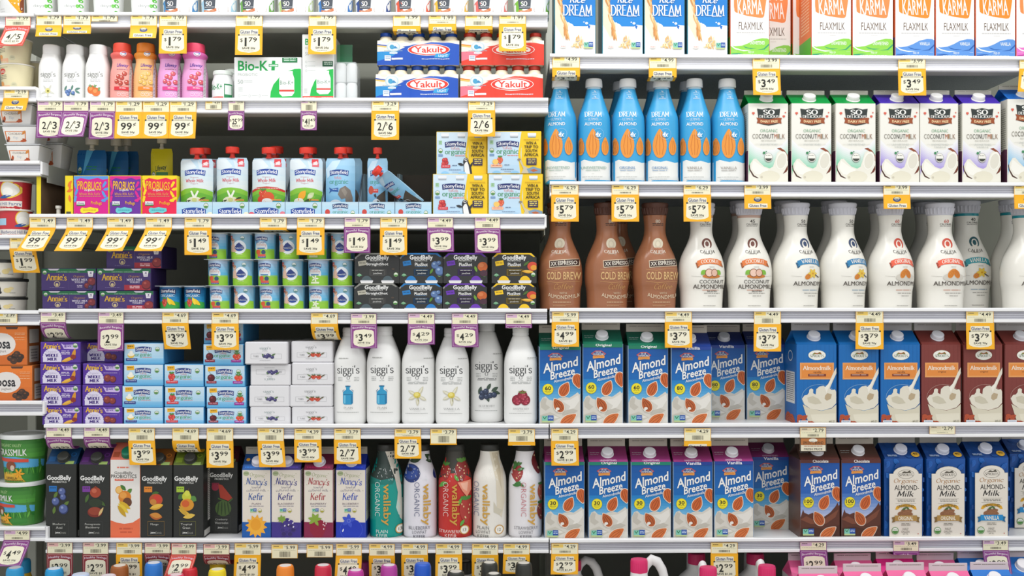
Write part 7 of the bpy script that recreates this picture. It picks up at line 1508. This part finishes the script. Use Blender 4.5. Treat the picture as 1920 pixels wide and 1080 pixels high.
# ------------------------------------------------------------------ all the tags
T = tag
S2 = 'SAVE 20¢'
T(10, 57, 28, 48.5, 88, 'R', '1.59', '4/5', 'SAVE $2.95', 'above the pale tubs at the far left', 24, -8)
T(68, 115, 27, 47.5, 69, 'O', '1.79', None, None, 'above the small white bottles', 30, 3, lk='Y')
T(119, 170, 27, 47.5, 63, 'O', '1.79', None, None, 'above the pink and white bottles', 30, 2)
T(171, 220, 27, 40, None, 'Y', '1.79', None, None, 'stuck on the top rail above the red capped bottle')
T(245, 294, 27, 48, 72, 'O', '1.79', None, None, 'above the orange small bottle', 20, 0)
T(299, 350, 27, 49, 101, 'Y', '1.99', '$1 79', S2, 'covering the lilac kefir bottle cap', 6, 1)
T(442, 492, 26, 49, 103, 'Y', '1.99', '$1 79', S2, 'hanging over the wide green and white box', 4, 0)
T(579, 630, 26, 49, 102, 'Y', '1.99', '$1 79', S2, 'hanging over the upright green and white box', 4, 0)
T(737, 788, 26, 49, 59, 'Y', '1.99', '$1 79', S2, 'above the blue drink packs', fold='S')
T(804, 855, 27, 45, 58, 'Y', '1.99', '$1 79', S2, 'above the gap between blue and red drink packs', fold='S')
T(872, 923, 26, 49, 58, 'Y', '1.99', '$1 79', S2, 'above the caps of the red drink packs', fold='S')
T(936, 986, 27, 45, 97, 'Y', '1.99', '$1 79', S2, 'covering the red drink pack logo', 8, 0)
T(7, 53, 167, 184, 207.5, 'O', '2.19', None, None, 'in front of the square flip cups', 15, -3)
T(69.5, 118, 189, 208, 259, 'P', '1.79', '2/3', 'SAVE 58¢', 'under the vanilla small bottle', 10, 2)
T(118.5, 166, 189, 208, 258, 'P', '1.79', '2/3', 'SAVE 58¢', 'under the blueberry small bottle', 22, -3)
T(168, 216, 189, 209, 261, 'P', '1.79', '2/3', 'SAVE 58¢', 'under the orange fruit small bottle', 4, 0)
for x, dx, t in ((216.5, 0, 'salmon pink'), (267.5, 0, 'orange'), (318, -1, 'lilac')): T(x, x+50, 189, 210, 260, 'Y', '1.29', '99¢', 'SAVE 30¢', f'under the {t} kefir bottle', 6, dx)
T(385, 415, 189, 205, None, 'Y', '4.39', None, None, 'stuck on the rail under the little jars')
T(428, 458, 188.5, 208, 244, 'P', '27.99', '$25 99', 'SAVE 2', 'under the wide probiotic box, narrow', 3)
T(564, 594, 188.5, 208, 244, 'P', '44.99', '$41 49', 'SAVE 3.50', 'under the upright probiotic box, narrow', 3)
T(697, 748, 188.5, 208, 262, 'Y', '3.29', '2/6', 'SAVE 58¢', 'under the blue drink packs', 3)
T(878, 928, 188.5, 207, 256, 'Y', '3.29', '2/6', 'SAVE 58¢', 'under the red drink packs', 3)
for x, t in ((55, 'emptied yellow box'), (125, 'magenta pouch box'), (201, 'purple pouch box'), (273, 'red pouch box')): T(x, x+49, 408, 427, 470, 'Y', '1.49', '99¢', 'SAVE 50¢', f'tilting out under the {t}', 38, -10)
T(346, 396, 408, 427, 478, 'Y', '1.79', '$1 49', 'SAVE 30¢', 'under the first vanilla pouch', 2, 1)
T(487, 537, 408, 427, 432.5, 'Y', '1.79', '$1 49', 'SAVE 30¢', 'under the strawberry pouch tray', fold='S')
T(557, 608, 408, 427, 478, 'Y', '1.79', '$1 49', 'SAVE 30¢', 'under the orange pear pouch', 2, 0)
T(645.5, 694, 408, 426, 474, 'P', '1.79', '$1 49', 'SAVE 30¢', 'under the blue dog print pouch', 2)
T(713, 763, 408, 427, 478, 'Y', '1.79', '$1 49', 'SAVE 30¢', 'under the toppled pouch', 2)
T(801.5, 850, 408, 427, 472, 'P', '4.49', '$3 99', 'SAVE 50¢', 'above the violet shot pack', 2, 1)
T(890, 938, 407, 428, 474, 'P', '4.49', '$3 99', 'SAVE 50¢', 'above the yellow shot pack', 2, 1)
T(18, 67, 445, 466, 511, 'Y', '2.59', '$1 99', 'SAVE 70¢', 'below the goat badge cups', -12, 4)
T(-16, 32, 585, 606, None, 'Y', '2.39', None, None, 'stuck on the rail above the orange twin boxes')
T(75.5, 123, 585, 604.5, 636, 'P', '3.49', '$2 99', 'SAVE 50¢', 'above the peach tube boxes', 0, 2, fold='C')
T(184, 232, 585, 607, 658, 'P', '3.49', '$2 99', 'SAVE 50¢', 'covering the shaded purple tube box', 2)
T(304, 353, 585.5, 606, 655, 'Y', '4.69', '$3 99', 'SAVE 70¢', 'above the single strawberry tube boxes', -8, 3)
T(397, 447, 586, 607, 656, 'Y', '4.69', '$3 99', 'SAVE 70¢', 'covering the top cherry tube box', 2, 1)
T(583, 633, 587, 607.5, 638, 'Y', '4.69', '$3 99', 'SAVE 70¢', 'above the white tube boxes', 0, 3, fold='C')
T(657.5, 706, 588, 608, 653, 'P', '3.99', '$3 49', 'SAVE 50¢', 'between the milk can yogurt bottles', 3, 1)
T(765, 815, 587.5, 608, 646, 'P', '4.49', '$4 29', 'SAVE 20¢', 'hiding the first vanilla bottle cap', 2, 0)
T(847, 896, 587.5, 608, 651, 'P', '4.49', '$4 29', 'SAVE 20¢', 'between the second vanilla and blueberry bottles', 2, 1)
T(948, 997, 588, 608, 617, 'P', '4.49', '$4 29', 'SAVE 20¢', 'above the raspberry yogurt bottle', fold='S')
T(86, 134, 800.5, 820, 842, 'P', '4.49', '$2 99', 'SAVE 50¢', 'above the blueberry juice carton', 0, 1, fold='C')
T(157, 205.5, 800.5, 819.5, 838, 'P', '4.49', '$3 29', 'SAVE 50¢', 'above the pomegranate juice carton', 0, 0, fold='C')
T(241, 290, 803, 826.5, 872, 'Y', '4.69', '$3 99', 'SAVE 70¢', 'beside the green capped juice carton', 2, 3)
T(323, 372, 803, 826.5, 848, 'Y', '4.69', '$3 99', 'SAVE 70¢', 'above the pear and banana juice carton', 0, 2, fold='C')
T(387.5, 437, 803, 827, 877, 'Y', '4.69', '$3 99', 'SAVE 70¢', 'covering the watermelon juice carton top', 2, 1)
T(483, 532, 803, 827, 876, 'Y', '4.39', '$3 99', 'SAVE 40¢', 'between the sun and blackberry kefir cartons', 2, 4)
T(552, 602, 804, 825, 867, 'Y', '4.39', '$3 99', 'SAVE 40¢', 'above the raspberry kefir carton', 2, 1)
T(626.5, 676, 804, 825, 870, 'Y', '3.79', '2/7', 'SAVE 58¢', 'above the blueberry kefir carton', 2, 1)
T(740, 789, 804.5, 819, 860, 'Y', '3.79', '2/7', 'SAVE 58¢', 'above the blueberry kefir bottle', 3, 1)
T(807, 856, 804.5, 832, 837, 'Y', '3.79', '2/7', 'SAVE 58¢', 'above the red kefir bottle', fold='S')
T(953, 1003, 804.5, 829, 838, 'Y', '3.79', '2/7', 'SAVE 58¢', 'above the strawberry lowfat bottle', fold='S')
T(7, 56, 994, 1013, 1056, 'P', '4.99', '$4 49', 'SAVE 50¢', 'under the big green tubs', 30, -8)
T(88, 136, 1017, 1038, 1085, 'M', '3.99', '$2 99', 'SAVE $1', 'under the blueberry juice carton', -2)
T(155, 203, 1017, 1039, 1086, 'M', '3.99', '$2 99', 'SAVE $1', 'under the pomegranate juice carton', -2)
T(218, 266, 1018, 1040, 1088, 'Y', '3.99', '$2 99', 'SAVE $1', 'under the green capped juice carton', -2)
T(271, 319, 1018, 1038, 1068, 'M', '3.99', '$2 99', 'SAVE $1', 'under the mango juice carton', 0, 0, fold='C')
T(321, 368, 1019, 1040, 1077, 'R', '3.99', '$2 99', 'SAVE $1', 'tilting out under the pear and banana carton', 32, -8)
T(381, 430, 1020, 1040, 1058, 'M', '3.99', '$2 99', 'SAVE $1', 'under the watermelon juice carton', 0, 2, fold='C')
T(440, 489, 1019, 1041, 1088, 'Y', '5.99', '$4 49', 'SAVE $1.50', 'under the sun kefir carton', 3, -1)
T(509, 558, 1021, 1047, None, 'Y', '5.99', None, None, 'stuck on the rail under the blackberry kefir carton')
T(575, 624, 1021, 1045, None, 'Y', '5.99', None, None, 'stuck on the rail under the raspberry kefir carton')
T(630, 678, 1020, 1042, 1090, 'Y', '5.99', '$4 49', 'SAVE $1.50', 'under the blueberry kefir carton', 14, -1)
T(692, 740, 1020, 1042, 1090, 'Y', '4.99', '$3 99', 'SAVE $1', 'under the teal kefir bottle', -10)
T(753, 802, 1020, 1041, 1088, 'Y', '4.99', '$3 99', 'SAVE $1', 'under the kefir bottle with the big blueberry', -4)
T(817, 866, 1020, 1040, 1088, 'Y', '4.99', '$3 99', 'SAVE $1', 'under the red kefir bottle', 10)
T(885, 934, 1020, 1041, 1088, 'Y', '4.99', '$3 99', 'SAVE $1', 'under the cream kefir bottle', -6)
T(944, 993, 1020, 1040, 1076, 'Y', '4.99', '$3 99', 'SAVE $1', 'under the strawberry lowfat bottle', 4, -1)
# right-hand case
T(1036, 1087, 105, 127, 146, 'Y', '4.99', '$3 49', 'SAVE 50¢', 'over the first blue almond drink bottle', fold='S')
T(1217, 1268, 106.5, 128, 147, 'Y', '4.99', '$3 49', 'SAVE 50¢', 'over the fourth blue almond drink bottle', fold='S')
T(1411.5, 1462, 107, 129, 178, 'Y', '3.99', '$3 49', 'SAVE 50¢', 'over the first green topped carton', 3, 1)
T(1684.5, 1735, 108, 129, 179, 'Y', '3.99', '$3 49', 'SAVE 50¢', 'over the first violet topped carton', 3, 0)
T(1912, 1961, 108, 129, 172, 'Y', '3.99', '$3 49', 'SAVE 50¢', 'over the blue topped carton at the picture edge', 3, -4)
for x, t in ((1034, 'first brown cold brew bottle'), (1147, 'gap between two brown cold brew bottles'), (1282, 'first white bottle')): T(x, x+50.5, 346, 365, 415.5, 'Y', '6.29', '$5 79', 'SAVE 50¢', f'hanging over the {t}', 3, 0)
for x, t in ((1396, 'second coconut almond bottle'), (1657, 'first red ribbon bottle'), (1902, 'teal ribbon bottle at the edge')): T(x, x+49, 345.5, 365.5, 391.5, 'O', '3.99', None, None, f'over the {t}', 5)
T(1035, 1085, 584.5, 604, 650, 'Y', '5.99', '$4 99', 'SAVE $1', 'over the almond milk carton at the shelf end', 3)
T(1247, 1297, 584.5, 604, 652, 'Y', '4.49', '$3 79', 'SAVE 70¢', 'over the front vanilla almond milk carton', 3)
T(1414, 1464, 583.5, 608, 659, 'Y', '4.49', '$3 79', 'SAVE 70¢', 'over the set back vanilla carton', 4, -1)
T(1605, 1656, 583, 606, 655, 'Y', '4.49', '$3 79', 'SAVE 70¢', 'over the middle blue milk glass carton', 3, -1)
T(1812, 1863, 583.5, 606, 655, 'Y', '4.49', '$3 79', 'SAVE 70¢', 'over the second red milk glass carton', 3, 0)
T(1033.5, 1084, 804, 827, 873, 'Y', '4.29', '$2 99', 'SAVE $1.30', 'over the magenta carton at the shelf end', 3, 1)
T(1283, 1333, 803, 827, 840, 'Y', '4.29', '$2 99', 'SAVE $1.30', 'over the first magenta topped vanilla carton', fold='S')
T(1500, 1549, 801, 821, 847, 'B', '2.79', ' ', ' ', 'over the first chocolate almond milk carton', 2)
T(1743, 1791, 797.5, 814, None, 'B', '2.79', None, None, 'on the rail over the second arched label carton')
T(1034, 1084, 1019, 1039, 1077, 'Y', '4.29', '$2 99', 'SAVE $1.30', 'under the magenta carton at the shelf end', 4, -1)
T(1333, 1383, 1017.5, 1038, 1087, 'Y', '4.29', '$2 99', 'SAVE $1.30', 'under the second magenta topped vanilla carton', 3)
T(1500, 1550, 1016, 1032, 1080, 'P', '4.29', '$2 99', 'SAVE $1.30', 'under the first chocolate almond milk carton', 6, 3)
T(1675, 1723, 1014, 1034, 1043, 'P', '3.49', '$2 99', 'SAVE 50¢', 'under the first arched label carton', fold='S')
T(1843, 1891, 1012.5, 1032, 1078, 'P', '3.49', '$2 99', 'SAVE 50¢', 'under the vanilla arched label carton', 8, 4)
bpy.data.objects.remove(_to)
